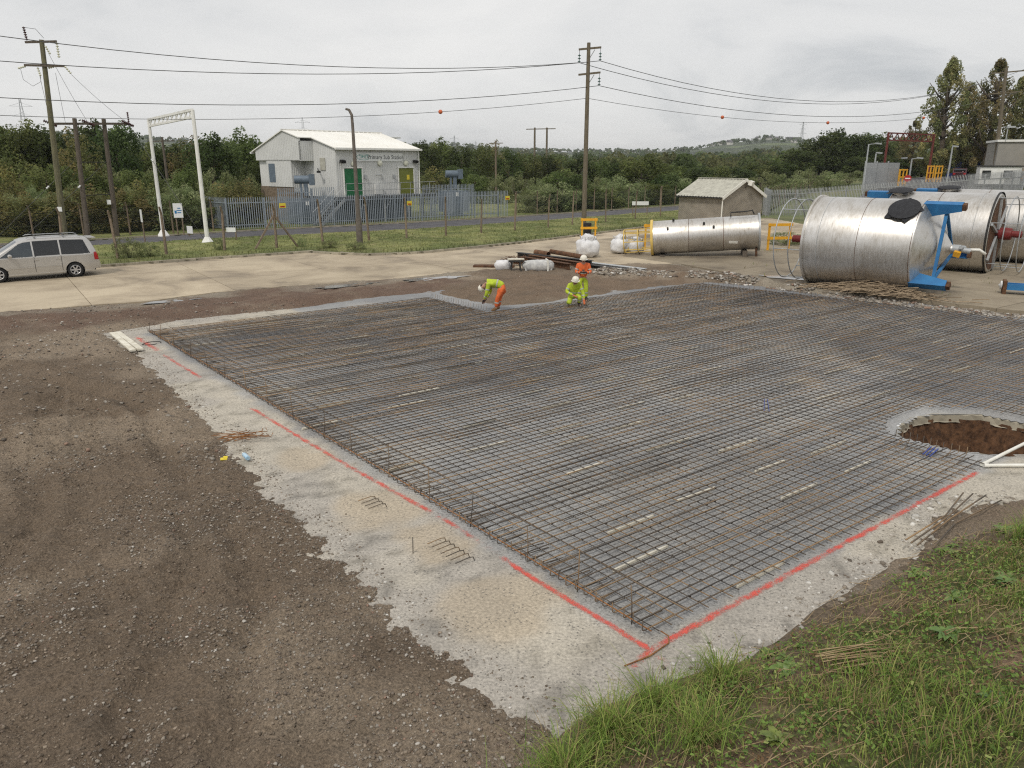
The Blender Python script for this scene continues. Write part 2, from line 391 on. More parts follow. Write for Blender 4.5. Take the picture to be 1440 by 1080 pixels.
# ---------------------------------------------------------------- the site plan (metres; camera foot point is 0,0; +Y away)
E1 = (math.cos(RAD(36.4)), math.sin(RAD(36.4))); E2 = (math.cos(RAD(129.6)), math.sin(RAD(129.6)))
NC = (1.50, 7.02)                                       # near corner of the mat
def AB(a, b): return (NC[0] + a * E1[0] + b * E2[0], NC[1] + a * E1[1] + b * E2[1])
_im = np.linalg.inv(np.array([[E1[0], E2[0]], [E1[1], E2[1]]]))
def toAB(x, y):
    dx = np.asarray(x) - NC[0]; dy = np.asarray(y) - NC[1]
    return _im[0, 0] * dx + _im[0, 1] * dy, _im[1, 0] * dx + _im[1, 1] * dy
SLAB = [(-12.2, 22.2), (-9.97, 19.52), (-7.34, 15.99), (-5.19, 13.09), (-3.84, 10.88), (-2.75, 9.67), (-1.49, 7.85), (-.95, 7.15), (-.29, 6.48), (.34, 5.85),
        (.9, 5.3), (2.4, 6.2), (3.2, 7.3), (4.29, 8.4), (5.3, 9.1), (6.2, 10.2), (8.04, 10.75), (12, 11.6), (26, 15.5), (17.4, 24.5), (16.1, 25.5), (14.9, 26.8), (13.2, 28.5), (12.2, 29.4),
        (11.2, 30.4), (9.9, 31.7), (8.5, 32.3), (6.0, 30.9), (3.2, 28.8), (.6, 26.9), (-.45, 26.5), (-2.2, 28.4), (-3.4, 29.6), (-5.43, 28.3), (-7.5, 26.2), (-9.26, 25.2), (-10.94, 24.0)]
HARD = [(-60, -3), (-17.7, 25.46), (-15.85, 26.52), (-13.77, 27.52), (-11.91, 29.57), (-8.99, 31.35), (-5.09, 33.35), (-1.37, 36.1), (2.13, 37.6), (6.5, 38.4), (8.6, 38.2), (9.9, 35.2), (10.6, 32.6),
        (11.5, 31.0), (12.4, 29.9), (13.5, 28.8), (15.1, 27.2), (16.3, 25.8), (17.6, 24.8), (26, 18), (29.5, 30), (26.5, 44), (24.6, 60), (24, 71), (17.4, 66.5), (12.17, 62), (6.78, 55.65), (.92, 48.63), (-2.2, 45.6), (-4.69, 43.15),
        (-8.14, 41.8), (-10, 42.4), (-11.65, 43.15), (-15.99, 40.22), (-20.09, 37.12), (-23.92, 34.91), (-60, 13.9)]
KERB = [(-60, 13.9), (-23.92, 34.91), (-20.09, 37.12), (-15.99, 40.22), (-11.65, 43.15), (-10, 42.4), (-8.14, 41.8), (-6.4, 42.2), (-4.69, 43.15), (-2.2, 45.6), (.92, 48.63), (6.78, 55.65), (12.17, 62), (17.4, 66.5), (22, 70)]
PIT0 = [(7.50, 13.40), (7.75, 13.85), (8.21, 14.3), (8.77, 14.55), (9.62, 14.5), (10.2, 13.9), (10.3, 13.2), (9.45, 12.6), (8.8, 12.42), (8.13, 12.66), (7.62, 13.12)]
PIT = [(8.85 + (x - 8.85) * 1.09, 13.45 + (y - 13.45) * 1.09) for x, y in PIT0]
TNEAR = [(-60, 20.5), (-28.89, 43.2), (-25.04, 46.13), (-18.5, 51.3), (-13.56, 54.0), (-8.24, 57.3), (-4.46, 60.2), (1.23, 65.2), (7.93, 71.6), (17.21, 80.14), (34, 96)]
TFAR = [(-63, 26), (-31.4, 47.6), (-26.71, 50.9), (-20.3, 56.6), (-17.4, 58.9), (-12.2, 62.2), (-.4, 71.4), (8.6, 80.0), (18.2, 88.9), (32, 101)]
GEDGE = [(-1.5, 3.4), (.18, 5.22), (.52, 5.64), (1.1, 6.06), (1.73, 6.43), (2.23, 6.65), (2.77, 6.95), (3.31, 7.35), (3.95, 7.93), (4.66, 8.33), (5.53, 8.96), (6.4, 9.46), (7.48, 9.9), (9.5, 10.6), (14, 11.8), (24, 14)]
BANK = GEDGE + [(24, -9), (-3.2, -9), (-3.0, -1)]
def ragged(x, y, s=1.0): return (fbm(x * 1.3, y * 1.3, 4, 5) - .5) * .26 * s + (fbm(x * 6, y * 6, 3, 9) - .5) * .26 * s
def soil_h(x, y):
    d = np.minimum(sdist(x, y, SLAB), sdist(x, y, HARD) + .1) + ragged(x, y)
    dp = pdist(x, y, PIT)
    lump = (fbm(x * .9, y * .9, 4, 21) - .5) * .16 + (fbm(x * 4.5, y * 4.5, 3, 31) - .5) * .10 + (fbm(x * 10, y * 10, 3, 37) - .5) * .10
    h = -.075 + .135 * sstep(-.35, .6, d) + lump * sstep(-.15, .5, d)
    # spoil ridge between the slab and the yard road, rubble ridge at the far right
    ridge = np.exp(-(pdist(x, y, [(-22, 21.5), (-15.5, 24.4), (-12.4, 24.4), (-9.2, 26.6), (-7.3, 27.6), (-5.9, 29.4)], False) / .55) ** 2)
    h = h + ridge * (.12 + .16 * (fbm(x * 1.7, y * 1.7, 4, 51) - .3)) * sstep(0, .5, d)
    ridge2 = np.exp(-(pdist(x, y, [(4.4, 34.4), (6.9, 33.6), (8.9, 33.3), (10.3, 32.0), (11.6, 30.6), (12.9, 29.1)], False) / .7) ** 2)
    h = h + ridge2 * (.16 + .22 * (fbm(x * 2.2, y * 2.2, 4, 61) - .3)) * sstep(0, .3, d)
    # excavator track print
    ax, ay, bx, by = -11.9, 18.9, -7.9, 11.6
    L_ = math.hypot(bx - ax, by - ay); ux, uy = (bx - ax) / L_, (by - ay) / L_
    s_ = (x - ax) * ux + (y - ay) * uy; w_ = -(x - ax) * uy + (y - ay) * ux
    for off in (0.0, .62):
        tr = sstep(.7, 1.3, d) * sstep(.27, .22, np.abs(w_ - off)) * sstep(0, .6, s_) * sstep(L_, L_ - 1.2, s_) * (.6 + .4 * fbm(x * .8, y * .8, 2, 3) )
        h = h - tr * (.04 + .05 * (np.sin(s_ / .15 * 2 * math.pi) > .1))
    # broad wheel ruts curving across the earth
    for k, (cx, cy, r) in enumerate(((-19.5, 3.5, 14.0), (-19.5, 3.5, 16.1), (-22, 0, 20.3))):
        q = np.hypot(x - cx, y - cy) - r + (fbm(x * .5, y * .5, 2, 70 + k) - .5) * .8
        h = h + sstep(.7, 1.4, d) * (-.085 * np.exp(-(q / .2) ** 2) + .05 * np.exp(-((np.abs(q) - .36) / .13) ** 2))
    return np.where(d < -.35, -.085, h)
def soil_c(x, y):
    base = np.array((.188, .143, .102)); dry = np.array((.28, .222, .163)); red = np.array((.165, .112, .083)); brn = np.array((.20, .145, .10)); dk = np.array((.125, .097, .071)); pale = np.array((.38, .335, .265))
    n = fbm(x * .45, y * .45, 4, 81)[:, None]; n2 = fbm(x * 1.6, y * 1.6, 4, 83)[:, None]
    c = base + (dry - base) * sstep(.42, .68, n) + (dk - base) * sstep(.55, .75, n2) * .45
    # reddish fill between the slab and the road
    r = sstep(3.4, 1.6, pdist(x, y, [(-20, 22.6), (-14, 25.4), (-10.5, 26.8), (-7.5, 29.2), (-4, 31.3)], False) + (fbm(x * .8, y * .8, 3, 85) - .5) * 2.2)[:, None]
    c = c * (1 - r) + (red + (dry - red) * sstep(.5, .8, n2) * .5) * r
    b_ = sstep(.8, -.4, sdist(x, y, [(-3, 29.8), (-.4, 27), (8.4, 32.6), (6, 34.6), (0, 34)]) + (fbm(x, y, 3, 87) - .5) * 1.2)[:, None]
    c = c * (1 - b_) + (brn + (dk - brn) * sstep(.5, .8, n2) * .5) * b_
    # concrete smears beside the road and crushed concrete in the far right ridge
    p_ = sstep(1.6, .0, sdist(x, y, HARD) + (fbm(x * .7, y * .7, 4, 89) - .5) * 3.4)[:, None] * .8
    c = c * (1 - p_) + (pale * .82) * p_
    r2 = np.exp(-(pdist(x, y, [(4.4, 34.4), (6.9, 33.6), (8.9, 33.3), (10.3, 32.0), (12, 30.4), (13.5, 28.6)], False) / 1.0) ** 2)[:, None] * sstep(.42, .62, fbm(x * 2.6, y * 2.6, 3, 91))[:, None]
    c = c * (1 - .75 * r2) + pale * .75 * r2
    g_ = sstep(6.0, 7.2, x)[:, None] * sstep(14, 11, y)[:, None]     # brown verge below the bank at the right
    return c * (1 - .5 * g_) + brn * .5 * g_
def slab_h(x, y): return (fbm(x * .7, y * .7, 3, 101) - .5) * .02
def slab_c(x, y):
    a, b = toAB(x, y)
    pale = np.array((.40, .37, .325)); cream = np.array((.47, .43, .36)); grey = np.array((.335, .338, .338)); damp = np.array((.225, .23, .24)); brn = np.array((.20, .155, .11)); dust = np.array((.43, .42, .395)); dk = np.array((.13, .12, .105))
    n = fbm(x * .55, y * .55, 5, 111)[:, None]; n2 = fbm(x * 2.4, y * 2.4, 4, 113)[:, None]; n3 = fbm(x * .28 + 5, y * .28, 3, 115)[:, None]
    out = pale + (cream - pale) * sstep(.45, .65, n) + (dk - pale) * sstep(.52, .80, fbm(x * 4.5, y * 4.5, 4, 113)[:, None]) * .6
    # smooth puddled grout patches on the apron
    for (px, py, r) in ((-.9, 9.25, .75), (-2.0, 10.3, .8), (-3.6, 12.2, .7), (-.1, 7.7, .9)):
        k = sstep(r, r * .55, np.hypot(x - px, (y - py)) + (fbm(x * 2, y * 2, 3, 117) - .5) * .7)[:, None] * .75
        out = out * (1 - k) + np.array((.44, .37, .275)) * k
    ins = grey + (dust - grey) * sstep(.50, .72, n) * .7 + (damp - grey) * sstep(.40, .62, n3) + (brn - grey) * sstep(.6, .78, n2) * .15
    nearn = sstep(5, 1, np.hypot(x - 2.6, y - 9.4))[:, None]
    ins = ins * (1 - .4 * nearn) + dust * .85 * .4 * nearn
    dwet = sstep(12, 26, y)[:, None]
    ins = ins * (1 - .12 * dwet)
    inm = np.minimum.reduce([a + .12, b + .1, 19.9 - b + 8 * (a > 5), 99 - a]) + (fbm(x * 3, y * 3, 3, 119) - .5) * .35
    k = sstep(-.12, .16, inm)[:, None]
    far = sstep(-.8, -.1, np.minimum(0, 20 - b))[:, None]
    return out * (1 - k) + ins * k
notpit = lambda x, y: ~inpoly(x, y, PIT)
soilok = lambda x, y: (sdist(x, y, PIT) > .25)
STR = lambda o: tag(o, kind='structure')
near_box = (-16.0, 1.6, 2.0, 16.0)
inn = lambda x, y: (x > near_box[0]) & (x < near_box[1]) & (y > near_box[2]) & (y < near_box[3])
me = grid_mesh('soil_near', np.arange(-16, 1.601, .04), np.arange(2, 16.001, .04), soil_h, lambda x, y: (sdist(x, y, SLAB) > -1.2), {'gcol': soil_c})
soil = STR(link('soil', me, M['soil']))
me = grid_mesh('soil_far', np.arange(-46, 26.001, .16), np.arange(-9.92, 46.1, .16), soil_h, lambda x, y: ~inn(x, y) & soilok(x, y) & (sdist(x, y, SLAB) > -1.5) & (sdist(x, y, HARD) > -1.8), {'gcol': soil_c})
STR(link('soil', me, M['soil']))
me = grid_mesh('slab', np.arange(-13.5, 26.01, .11), np.arange(4.5, 33.0, .11), slab_h, lambda x, y: notpit(x, y) & (sdist(x, y, SLAB) < .9), {'gcol': slab_c})
slab = STR(link('concrete_slab', me, M['slab']))
# broken slab rim + pit
rr = random.Random(3)
def subdiv(poly, step):
    out = []
    for i in range(len(poly)):
        a, b = poly[i], poly[(i + 1) % len(poly)]; n = max(1, int(math.hypot(b[0] - a[0], b[1] - a[1]) / step))
        for k in range(n): out.append((a[0] + (b[0] - a[0]) * k / n, a[1] + (b[1] - a[1]) * k / n))
    return out
ps = subdiv(PIT, .1); cxp, cyp = 8.85, 13.45
rim = MB(); n = len(ps)
rows = [(1.03, .004), (1.0, -.02), (.985, -.15), (.96, -.16)]
vs = []
for (s_, z) in rows:
    for (x, y) in ps:
        j = rr.uniform(-.05, .05); vs.append((cxp + (x - cxp) * (s_ + j * .3), cyp + (y - cyp) * (s_ + j * .3), z + (rr.uniform(-.012, .012) if z < 0 else 0)))
rim.add(vs, [(i * n + j, i * n + (j + 1) % n, (i + 1) * n + (j + 1) % n, (i + 1) * n + j) for i in range(len(rows) - 1) for j in range(n)])
rim.build('broken_rim', M['kerbc'], slab)
M['pit'] = pm('dug_brown_earth', (.135, .07, .036), (.04, .021, .012), 9, .95, bmp=1.0, bscale=14)
pit = MB(); vs = []; rows = [(.99, -.10), (.90, -.40), (.80, -.75), (.62, -.95), (.35, -.85), (.08, -.9)]
for k, (s_, z) in enumerate(rows):
    for (x, y) in ps:
        j = rr.uniform(-.05, .05); vs.append((cxp + (x - cxp) * (s_ + j), cyp + (y - cyp) * (s_ + j), z + (rr.uniform(-.09, .09) if k else 0)))
pit.add(vs, [(i * n + j, i * n + (j + 1) % n, (i + 1) * n + (j + 1) % n, (i + 1) * n + j) for i in range(len(rows) - 1) for j in range(n)])
pit.add(vs[-n:], [tuple(range(n))])
STR(pit.build('pit', M['pit'], smooth=2))
# base land sheet, with a hole round the pit, rising gently behind the tanks
def land_h(x, y):
    sx = x - (26.5 + (75 - y) * .03)
    h = 2.5 * sstep(0, 9, sx) * sstep(82, 50, y) * sstep(0, 26, y) + 2.3 * sstep(27, 60, x) * sstep(62, 98, y)
    far = np.hypot(x, y); hill = 0
    return -.14 + h
gx = np.concatenate([np.array((-4000., -2000, -1000, -500, -250, -120)), np.arange(-80, 7, 3.), np.array((6.6,)), np.array((11.5,)), np.arange(13, 140, 3.), np.array((160., 250, 500, 1000, 2000, 4000))])
gy = np.concatenate([np.array((-1000., -300, -100, -40)), np.arange(-20, 12, 4.), np.array((11.6, 15.2)), np.arange(17, 160, 4.), np.array((200., 300, 500, 1000, 2000, 3000, 4500, 6000))])
me = grid_mesh('ground', gx, gy, land_h, lambda x, y: ~((x > 6.6) & (x < 11.5) & (y > 11.6) & (y < 15.2)))
STR(link('ground', me, M['field']))
# ---------------------------------------------------------------- concrete road / yard of cast panels
def clip(poly, cell):
    out = poly
    for i in range(len(cell)):
        (x1, y1), (x2, y2) = cell[i], cell[(i + 1) % len(cell)]
        ins = lambda p: (x2 - x1) * (p[1] - y1) - (y2 - y1) * (p[0] - x1) >= 0
        res = []
        for k in range(len(out)):
            p, q = out[k], out[(k + 1) % len(out)]
            a, b = ins(p), ins(q)
            if a: res.append(p)
            if a != b:
                d1 = (x2 - x1) * (p[1] - y1) - (y2 - y1) * (p[0] - x1); d2 = (x2 - x1) * (q[1] - y1) - (y2 - y1) * (q[0] - x1)
                t_ = d1 / (d1 - d2); res.append((p[0] + (q[0] - p[0]) * t_, p[1] + (q[1] - p[1]) * t_))
        out = res
        if not out: return []
    return out
def yard_z(x, y): return .02 + .14 * float(sstep(8, 12, x)) * float(sstep(60, 50, y))
road = STR(empty('concrete_road', (-9, 36, 0)))
RD = (math.cos(RAD(35)), math.sin(RAD(35))); RN = (-RD[1], RD[0]); PL, PW = 5.2, 3.9
hard_f = subdiv(HARD, .5)
rj = random.Random(11)
hard_f = [(x + rj.uniform(-.09, .09), y + rj.uniform(-.09, .09)) for x, y in hard_f]
for i in range(-14, 16):
    for j in range(-12, 12):
        cell = [(i * PL + .012, j * PW + .012), (i * PL + PL - .012, j * PW + .012), (i * PL + PL - .012, j * PW + PW - .012), (i * PL + .012, j * PW + PW - .012)]
        cell = [(-9 + u * RD[0] + v * RN[0], 36 + u * RD[1] + v * RN[1]) for u, v in cell]
        pc = clip(hard_f, cell)
        if len(pc) < 3: continue
        ar = abs(sum(pc[k][0] * pc[(k + 1) % len(pc)][1] - pc[(k + 1) % len(pc)][0] * pc[k][1] for k in range(len(pc)))) / 2
        cx = sum(q[0] for q in pc) / len(pc); cy = sum(q[1] for q in pc) / len(pc)
        if ar < .3 or cx < -40 or cy < 5: continue
        dz = rj.uniform(-.004, .004); nn = len(pc); mb = MB()
        vs = [(x + 9, y - 36, -.2) for x, y in pc] + [(x + 9, y - 36, yard_z(x, y) + dz) for x, y in pc]
        mb.add(vs, [tuple(range(nn, 2 * nn))] + [(k, (k + 1) % nn, nn + (k + 1) % nn, nn + k) for k in range(nn)])
        o = mb.build('concrete_panel', M['panel_grey'] if cx > 8.5 and cy < 52 else M['panel'], road)
# ---------------------------------------------------------------- kerb, verge, tarmac
def along(poly, step, start=0.0):
    out = []; s0 = start
    for i in range(len(poly) - 1):
        a, b = poly[i], poly[i + 1]; l = math.hypot(b[0] - a[0], b[1] - a[1])
        while s0 < l:
            t_ = s0 / l; out.append((a[0] + (b[0] - a[0]) * t_, a[1] + (b[1] - a[1]) * t_, math.atan2(b[1] - a[1], b[0] - a[0]))); s0 += step
        s0 -= l
    return out
kerb = STR(empty('kerb', (-11.6, 43.1, 0)))
ks = MB().box((0, 0, 0), (.90, .14, .22)).mesh('kerb_stone'); ks.materials.append(M['kerbc'])
for (x, y, a) in along(KERB[1:], .915):
    o = link('kerb_stone', ks, None, kerb, (x + 11.6 - .05 * math.sin(a), y - 43.1 + .05 * math.cos(a), .035 + rj.uniform(-.012, .006)), (rj.uniform(-.03, .03), 0, a + rj.uniform(-.02, .02)))
for (x, y, a) in along([KERB[0], KERB[1]], .915):
    if x > -36: link('kerb_stone', ks, None, kerb, (x + 11.6, y - 43.1, .03), (0, 0, a))
VERGE = KERB + [(34, 96)] + TNEAR[::-1][1:]
def verge_c(x, y):
    g1 = np.array((.115, .135, .04)); g2 = np.array((.19, .20, .07)); st = np.array((.22, .19, .10)); dk = np.array((.06, .07, .028))
    n = fbm(x * .5, y * .5, 4, 131)[:, None]; n2 = fbm(x * 2, y * 2, 3, 133)[:, None]
    c = g1 + (g2 - g1) * sstep(.35, .6, n) + (st - g1) * sstep(.6, .8, n2) * .6
    k = sstep(1.5, .2, pdist(x, y, KERB, False) + (fbm(x * 1.4, y * 1.4, 3, 135) - .5) * 1.4)[:, None]
    return c * (1 - .6 * k) + dk * .6 * k
def verge_h(x, y): return .10 + (fbm(x * .8, y * .8, 3, 137) - .5) * .10 + .05 * sstep(0, 2, pdist(x, y, KERB, False))
me = grid_mesh('grass_verge', np.arange(-60, 34, .35), np.arange(12, 97, .35), verge_h, lambda x, y: inpoly(x, y, VERGE) & (pdist(x, y, KERB, False) > .05), {'gcol': verge_c})
verge = STR(link('grass_verge', me, M['verge']))
tb = MB()
def strip(mb, A, B, z):
    vs = [(x, y, z) for x, y in A] + [(x, y, z) for x, y in B]; n = len(A)
    mb.add(vs, [(i, i + 1, n + i + 1, n + i) for i in range(n - 1)])
resA = [TNEAR[0]] + TNEAR[1:-1] + [TNEAR[-1]]
# make both edges the same number of points by arc length
def resample(P, n):
    P = np.array(P); d = np.r_[0, np.cumsum(np.hypot(*np.diff(P, axis=0).T))]; s = np.linspace(0, d[-1], n)
    return list(zip(np.interp(s, d, P[:, 0]), np.interp(s, d, P[:, 1])))
strip(tb, resample(TNEAR, 60), resample(TFAR, 60), .035)
tb2 = STR(tb.build('public_road', M['tarmac']))
kb = MB()
for P, off in ((TFAR, .07), (TNEAR, -.05)):
    q = resample(P, 120); n_ = resample(P, 120)
    for i in range(119):
        (x1, y1), (x2, y2) = q[i], q[i + 1]
        if x1 < -45: continue
        kb.bar((x1, y1, .06), (x2, y2, .06), .12, .16)
STR(kb.build('road_edging', M['kerbc']))
FV = TFAR + [(46, 116), (-70, 70)]
me = grid_mesh('far_verge', np.arange(-66, 46, .6), np.arange(24, 117, .6), lambda x, y: .06 + (fbm(x * .6, y * .6, 3, 141) - .5) * .12, lambda x, y: inpoly(x, y, FV), {'gcol': verge_c})
STR(link('grass_verge', me, M['verge']))
# ---------------------------------------------------------------- grass bank under the camera
def bank_h(x, y):
    d = -sdist(x, y, BANK); e = pdist(x, y, GEDGE, False)
    d = np.where(inpoly(x, y, BANK), e, -e) + (fbm(x * 1.2, y * 1.2, 3, 151) - .5) * .3
    h = .40 * np.clip(d, -.3, 4.2) * sstep(-.35, .6, d) + (fbm(x * 1.6, y * 1.6, 4, 153) - .5) * .22 * sstep(0, .8, d)
    return np.where(d < -.1, -.08, h)
def bank_c(x, y):
    g = np.array((.075, .09, .03)); e_ = np.array((.13, .095, .06)); st = np.array((.22, .175, .095))
    n = fbm(x * 1.1, y * 1.1, 4, 155)[:, None]; n2 = fbm(x * 4, y * 4, 3, 157)[:, None]
    c = g + (e_ - g) * sstep(.42, .6, n) + (st - g) * sstep(.55, .75, n2) * .7
    k = sstep(.9, .1, pdist(x, y, GEDGE, False))[:, None]
    return c * (1 - k) + np.array((.13, .10, .07)) * k
me = grid_mesh('bank', np.arange(-3.2, 24, .11), np.arange(-9, 14.2, .11), bank_h, lambda x, y: sdist(x, y, BANK) < .5, {'gcol': bank_c})
bank = STR(link('grass_bank', me, M['bank']))
# ---------------------------------------------------------------- stones on the earth (nobody could count them)
def stones_mesh(name, P, S, C, seed):
    rg = np.random.RandomState(seed); n = len(P)
    base = np.array([(-1, -1, -.6), (1, -1, -.6), (1, 1, -.6), (-1, 1, -.6), (-.7, -.7, .6), (.7, -.7, .6), (.7, .7, .6), (-.7, .7, .6)])
    v = base[None] * (1 + rg.uniform(-.45, .45, (n, 8, 3)))
    v *= np.stack([rg.uniform(.7, 1.4, n), rg.uniform(.6, 1.1, n), rg.uniform(.5, .9, n)], 1)[:, None, :] * (S / 2)[:, None, None]
    a = rg.uniform(0, 6.28, n); ca, sa = np.cos(a)[:, None], np.sin(a)[:, None]
    x = v[:, :, 0] * ca - v[:, :, 1] * sa; y = v[:, :, 0] * sa + v[:, :, 1] * ca
    v = np.stack([x, y, v[:, :, 2]], 2) + P[:, None, :]
    q = np.array([(0, 3, 2, 1), (4, 5, 6, 7), (0, 1, 5, 4), (1, 2, 6, 5), (2, 3, 7, 6), (3, 0, 4, 7)])
    f = (q[None] + (np.arange(n) * 8)[:, None, None]).reshape(-1, 4)
    return raw_mesh(name, v.reshape(-1, 3), f, False, np.repeat(C, 8, 0))
def tint_mat(name, rough=.9, nscale=0, bmp=0, trans=0.0, rnd=0.0):
    m, t, b, o = new_mat(name); a = nd(t, 'ShaderNodeAttribute', attribute_name='tint'); col = a.outputs['Color']
    if nscale:
        f = mth(t, 'ADD', mth(t, 'MULTIPLY', noise(t, nscale, 4, .6, nd(t, 'ShaderNodeTexCoord').outputs['Object']), .9), .55)
        col = mixc(t, 1, col, nd(t, 'ShaderNodeCombineXYZ', {0: f, 1: f, 2: f}).outputs[0], 'MULTIPLY')
    if rnd:
        oi = nd(t, 'ShaderNodeObjectInfo'); hs = nd(t, 'ShaderNodeHueSaturation', {'Color': col})
        t.links.new(mth(t, 'ADD', mth(t, 'MULTIPLY', oi.outputs['Random'], .035), .49), hs.inputs['Hue'])
        t.links.new(mth(t, 'ADD', mth(t, 'MULTIPLY', oi.outputs['Random'], rnd), 1 - rnd / 2), hs.inputs['Value']); col = hs.outputs[0]
    t.links.new(col, b.inputs['Base Color']); b.inputs['Roughness'].default_value = rough; b.inputs['Specular IOR Level'].default_value = .25
    if trans:
        tr = nd(t, 'ShaderNodeBsdfTranslucent'); t.links.new(col, tr.inputs[0]); mx = nd(t, 'ShaderNodeMixShader', {0: trans})
        t.links.new(b.outputs[0], mx.inputs[1]); t.links.new(tr.outputs[0], mx.inputs[2]); t.links.new(mx.outputs[0], o.inputs[0])
    return m
M['stone'] = tint_mat('loose_stone', .9, 30)
rg = np.random.RandomState(5)
def scatter(n, xr, yr, ok, seed):
    r_ = np.random.RandomState(seed); x = r_.uniform(*xr, n); y = r_.uniform(*yr, n); k = ok(x, y); return x[k], y[k]
PAL = np.array([(.30, .27, .23), (.22, .19, .155), (.42, .39, .35), (.16, .13, .105), (.55, .53, .49), (.24, .16, .12), (.13, .11, .09)])
def mk_stones(x, y, smin, smax, seed, pw=2.5, hf=soil_h, pal=(.28, .28, .05, .22, .008, .05, .112), sink=.15):
    r_ = np.random.RandomState(seed); n = len(x); S = smin + (smax - smin) * r_.uniform(0, 1, n) ** pw
    P = np.stack([x, y, hf(x, y) + S * sink], 1); C = PAL[r_.choice(7, n, p=pal)] * r_.uniform(.8, 1.2, (n, 1))
    return stones_mesh('stones', P, S, C, seed)
clus = lambda x, y, lo: fbm(x * .9, y * .9, 4, 201) > lo
okS = lambda x, y: (np.minimum(sdist(x, y, SLAB), sdist(x, y, HARD)) + ragged(x, y) > .02) & (~inpoly(x, y, BANK))
x, y = scatter(105000, (-13, 2), (3.2, 13), lambda x, y: okS(x, y) & (y > -x * .55 + 2.6) & (fbm(x * 1.1, y * 1.1, 4, 201) + np.random.RandomState(1).uniform(-.25, .25, x.shape) > .47), 1)
tag(link('loose_stones', mk_stones(x, y, .006, .036, 2, 3.6), M['stone']), 'fine gravel and stones strewn over the brown earth beside the slab', 'stones', kind='stuff')
CL = 1.2 * np.array([(.15, .12, .09), (.19, .155, .118), (.115, .09, .068), (.22, .18, .14), (.17, .135, .10), (.13, .10, .078), (.10, .08, .06)])
x, y = scatter(95000, (-13, 2), (3.2, 14), lambda x, y: okS(x, y) & (y > -x * .55 + 2.4) & (fbm(x * 2.1, y * 2.1, 4, 231) > .44), 11)
_p = PAL; PAL = CL
tag(link('earth_clods', mk_stones(x, y, .006, .034, 12, 2.8, soil_h, (1/7.,) * 7, .05), M['stone']), 'small brown clods of broken earth beside the slab', 'earth clods', kind='stuff')
ev = lambda x, y: np.abs(sdist(x, y, SLAB) + ragged(x, y) + np.abs(np.random.RandomState(77).normal(0, .16, x.shape)))
x, y = scatter(160000, (-13, 1.2), (5.2, 23), lambda x, y: ev(x, y) < .05, 13); x, y = x[:9000], y[:9000]
tag(link('earth_clods', mk_stones(x, y, .006, .03, 14, 3.0, lambda x, y: np.maximum(soil_h(x, y), slab_h(x, y)), (1/7.,) * 7, .1), M['stone']), 'crumbs of brown earth spilled onto the pale slab edge', 'earth clods', kind='stuff')
PAL = _p
x, y = scatter(26000, (-22, 3), (12, 27), lambda x, y: okS(x, y) & (x > -1.0 * y + 0) & (fbm(x * .9, y * .9, 4, 201) + np.random.RandomState(2).uniform(-.25, .25, x.shape) > .5), 3)
tag(link('loose_stones', mk_stones(x, y, .015, .075, 4, 3.2), M['stone']), 'small stones scattered over the earth towards the yard road', 'stones', kind='stuff')
rub = [(4.4, 34.4), (6.9, 33.6), (8.9, 33.3), (10.3, 32.0), (12.0, 30.2), (13.5, 28.4), (15.0, 26.9), (17, 25)]
x, y = scatter(60000, (2, 19), (23, 36), lambda x, y: (pdist(x, y, rub, False) < .75) & (fbm(x * 1.6, y * 1.6, 3, 211) > .40) & (sdist(x, y, HARD) > -.1), 5)
x, y = x[:6500], y[:6500]
tag(link('rubble', mk_stones(x, y, .02, .16, 6, 3.6, lambda x, y: np.maximum(soil_h(x, y), 0), (.28, .2, .2, .14, .06, .05, .07)), M['stone']), 'pale broken concrete rubble along the far edge of the steel mesh', 'rubble', kind='stuff')
edge_pts = lambda x, y: (np.abs(np.minimum(sdist(x, y, SLAB), 9) + ragged(x, y)) < .28) & (sdist(x, y, PIT) > .3)
x, y = scatter(90000, (-13, 10), (4.5, 25), edge_pts, 7); x, y = x[:9000], y[:9000]
tag(link('crumbled_concrete', mk_stones(x, y, .006, .04, 8, 3.5, lambda x, y: np.maximum(soil_h(x, y), slab_h(x, y)), (.2, .1, .3, .15, .15, .02, .08), .1), M['stone']), 'crumbled concrete bits along the ragged slab edge', 'crumbs', kind='stuff')
x, y = scatter(2600, (1.4, 9.5), (5.4, 11.5), lambda x, y: (pdist(x, y, [(1.0, 5.9), (2.6, 6.9), (3.4, 7.6), (4.5, 8.6), (5.6, 9.3), (6.5, 10.3), (8.6, 10.8)], False) < .32), 9)
tag(link('crumbled_concrete', mk_stones(x, y, .015, .09, 10, 3.0, lambda x, y: np.maximum(soil_h(x, y), slab_h(x, y)), (.2, .1, .3, .05, .3, .02, .03), .1), M['stone']), 'white broken concrete lumps where the slab meets the grass bank', 'crumbs', kind='stuff')
# ---------------------------------------------------------------- reinforcing steel mat
def rebar_mat():
    m, t, b, o = new_mat('reinforcing_steel'); vec = nd(t, 'ShaderNodeTexCoord').outputs['Object']; oi = nd(t, 'ShaderNodeObjectInfo')
    off = nd(t, 'ShaderNodeVectorMath', {0: vec}, operation='ADD'); t.links.new(mth(t, 'MULTIPLY', oi.outputs['Random'], 80), off.inputs[1])
    n = noise(t, .8, 5, .65, off.outputs[0]); f = mth(t, 'ADD', n, mth(t, 'MULTIPLY', mth(t, 'SUBTRACT', oi.outputs['Random'], .5), .16))
    col = ramp(t, f, [(.37, (.062, .054, .048)), (.50, (.125, .098, .072)), (.585, (.24, .16, .088)), (.72, (.36, .23, .115))])
    t.links.new(col, b.inputs['Base Color']); b.inputs['Roughness'].default_value = .62; b.inputs['Metallic'].default_value = .25
    return m
M['rebar'] = rebar_mat()
B_TOP, AMID = 19.85, 9.9
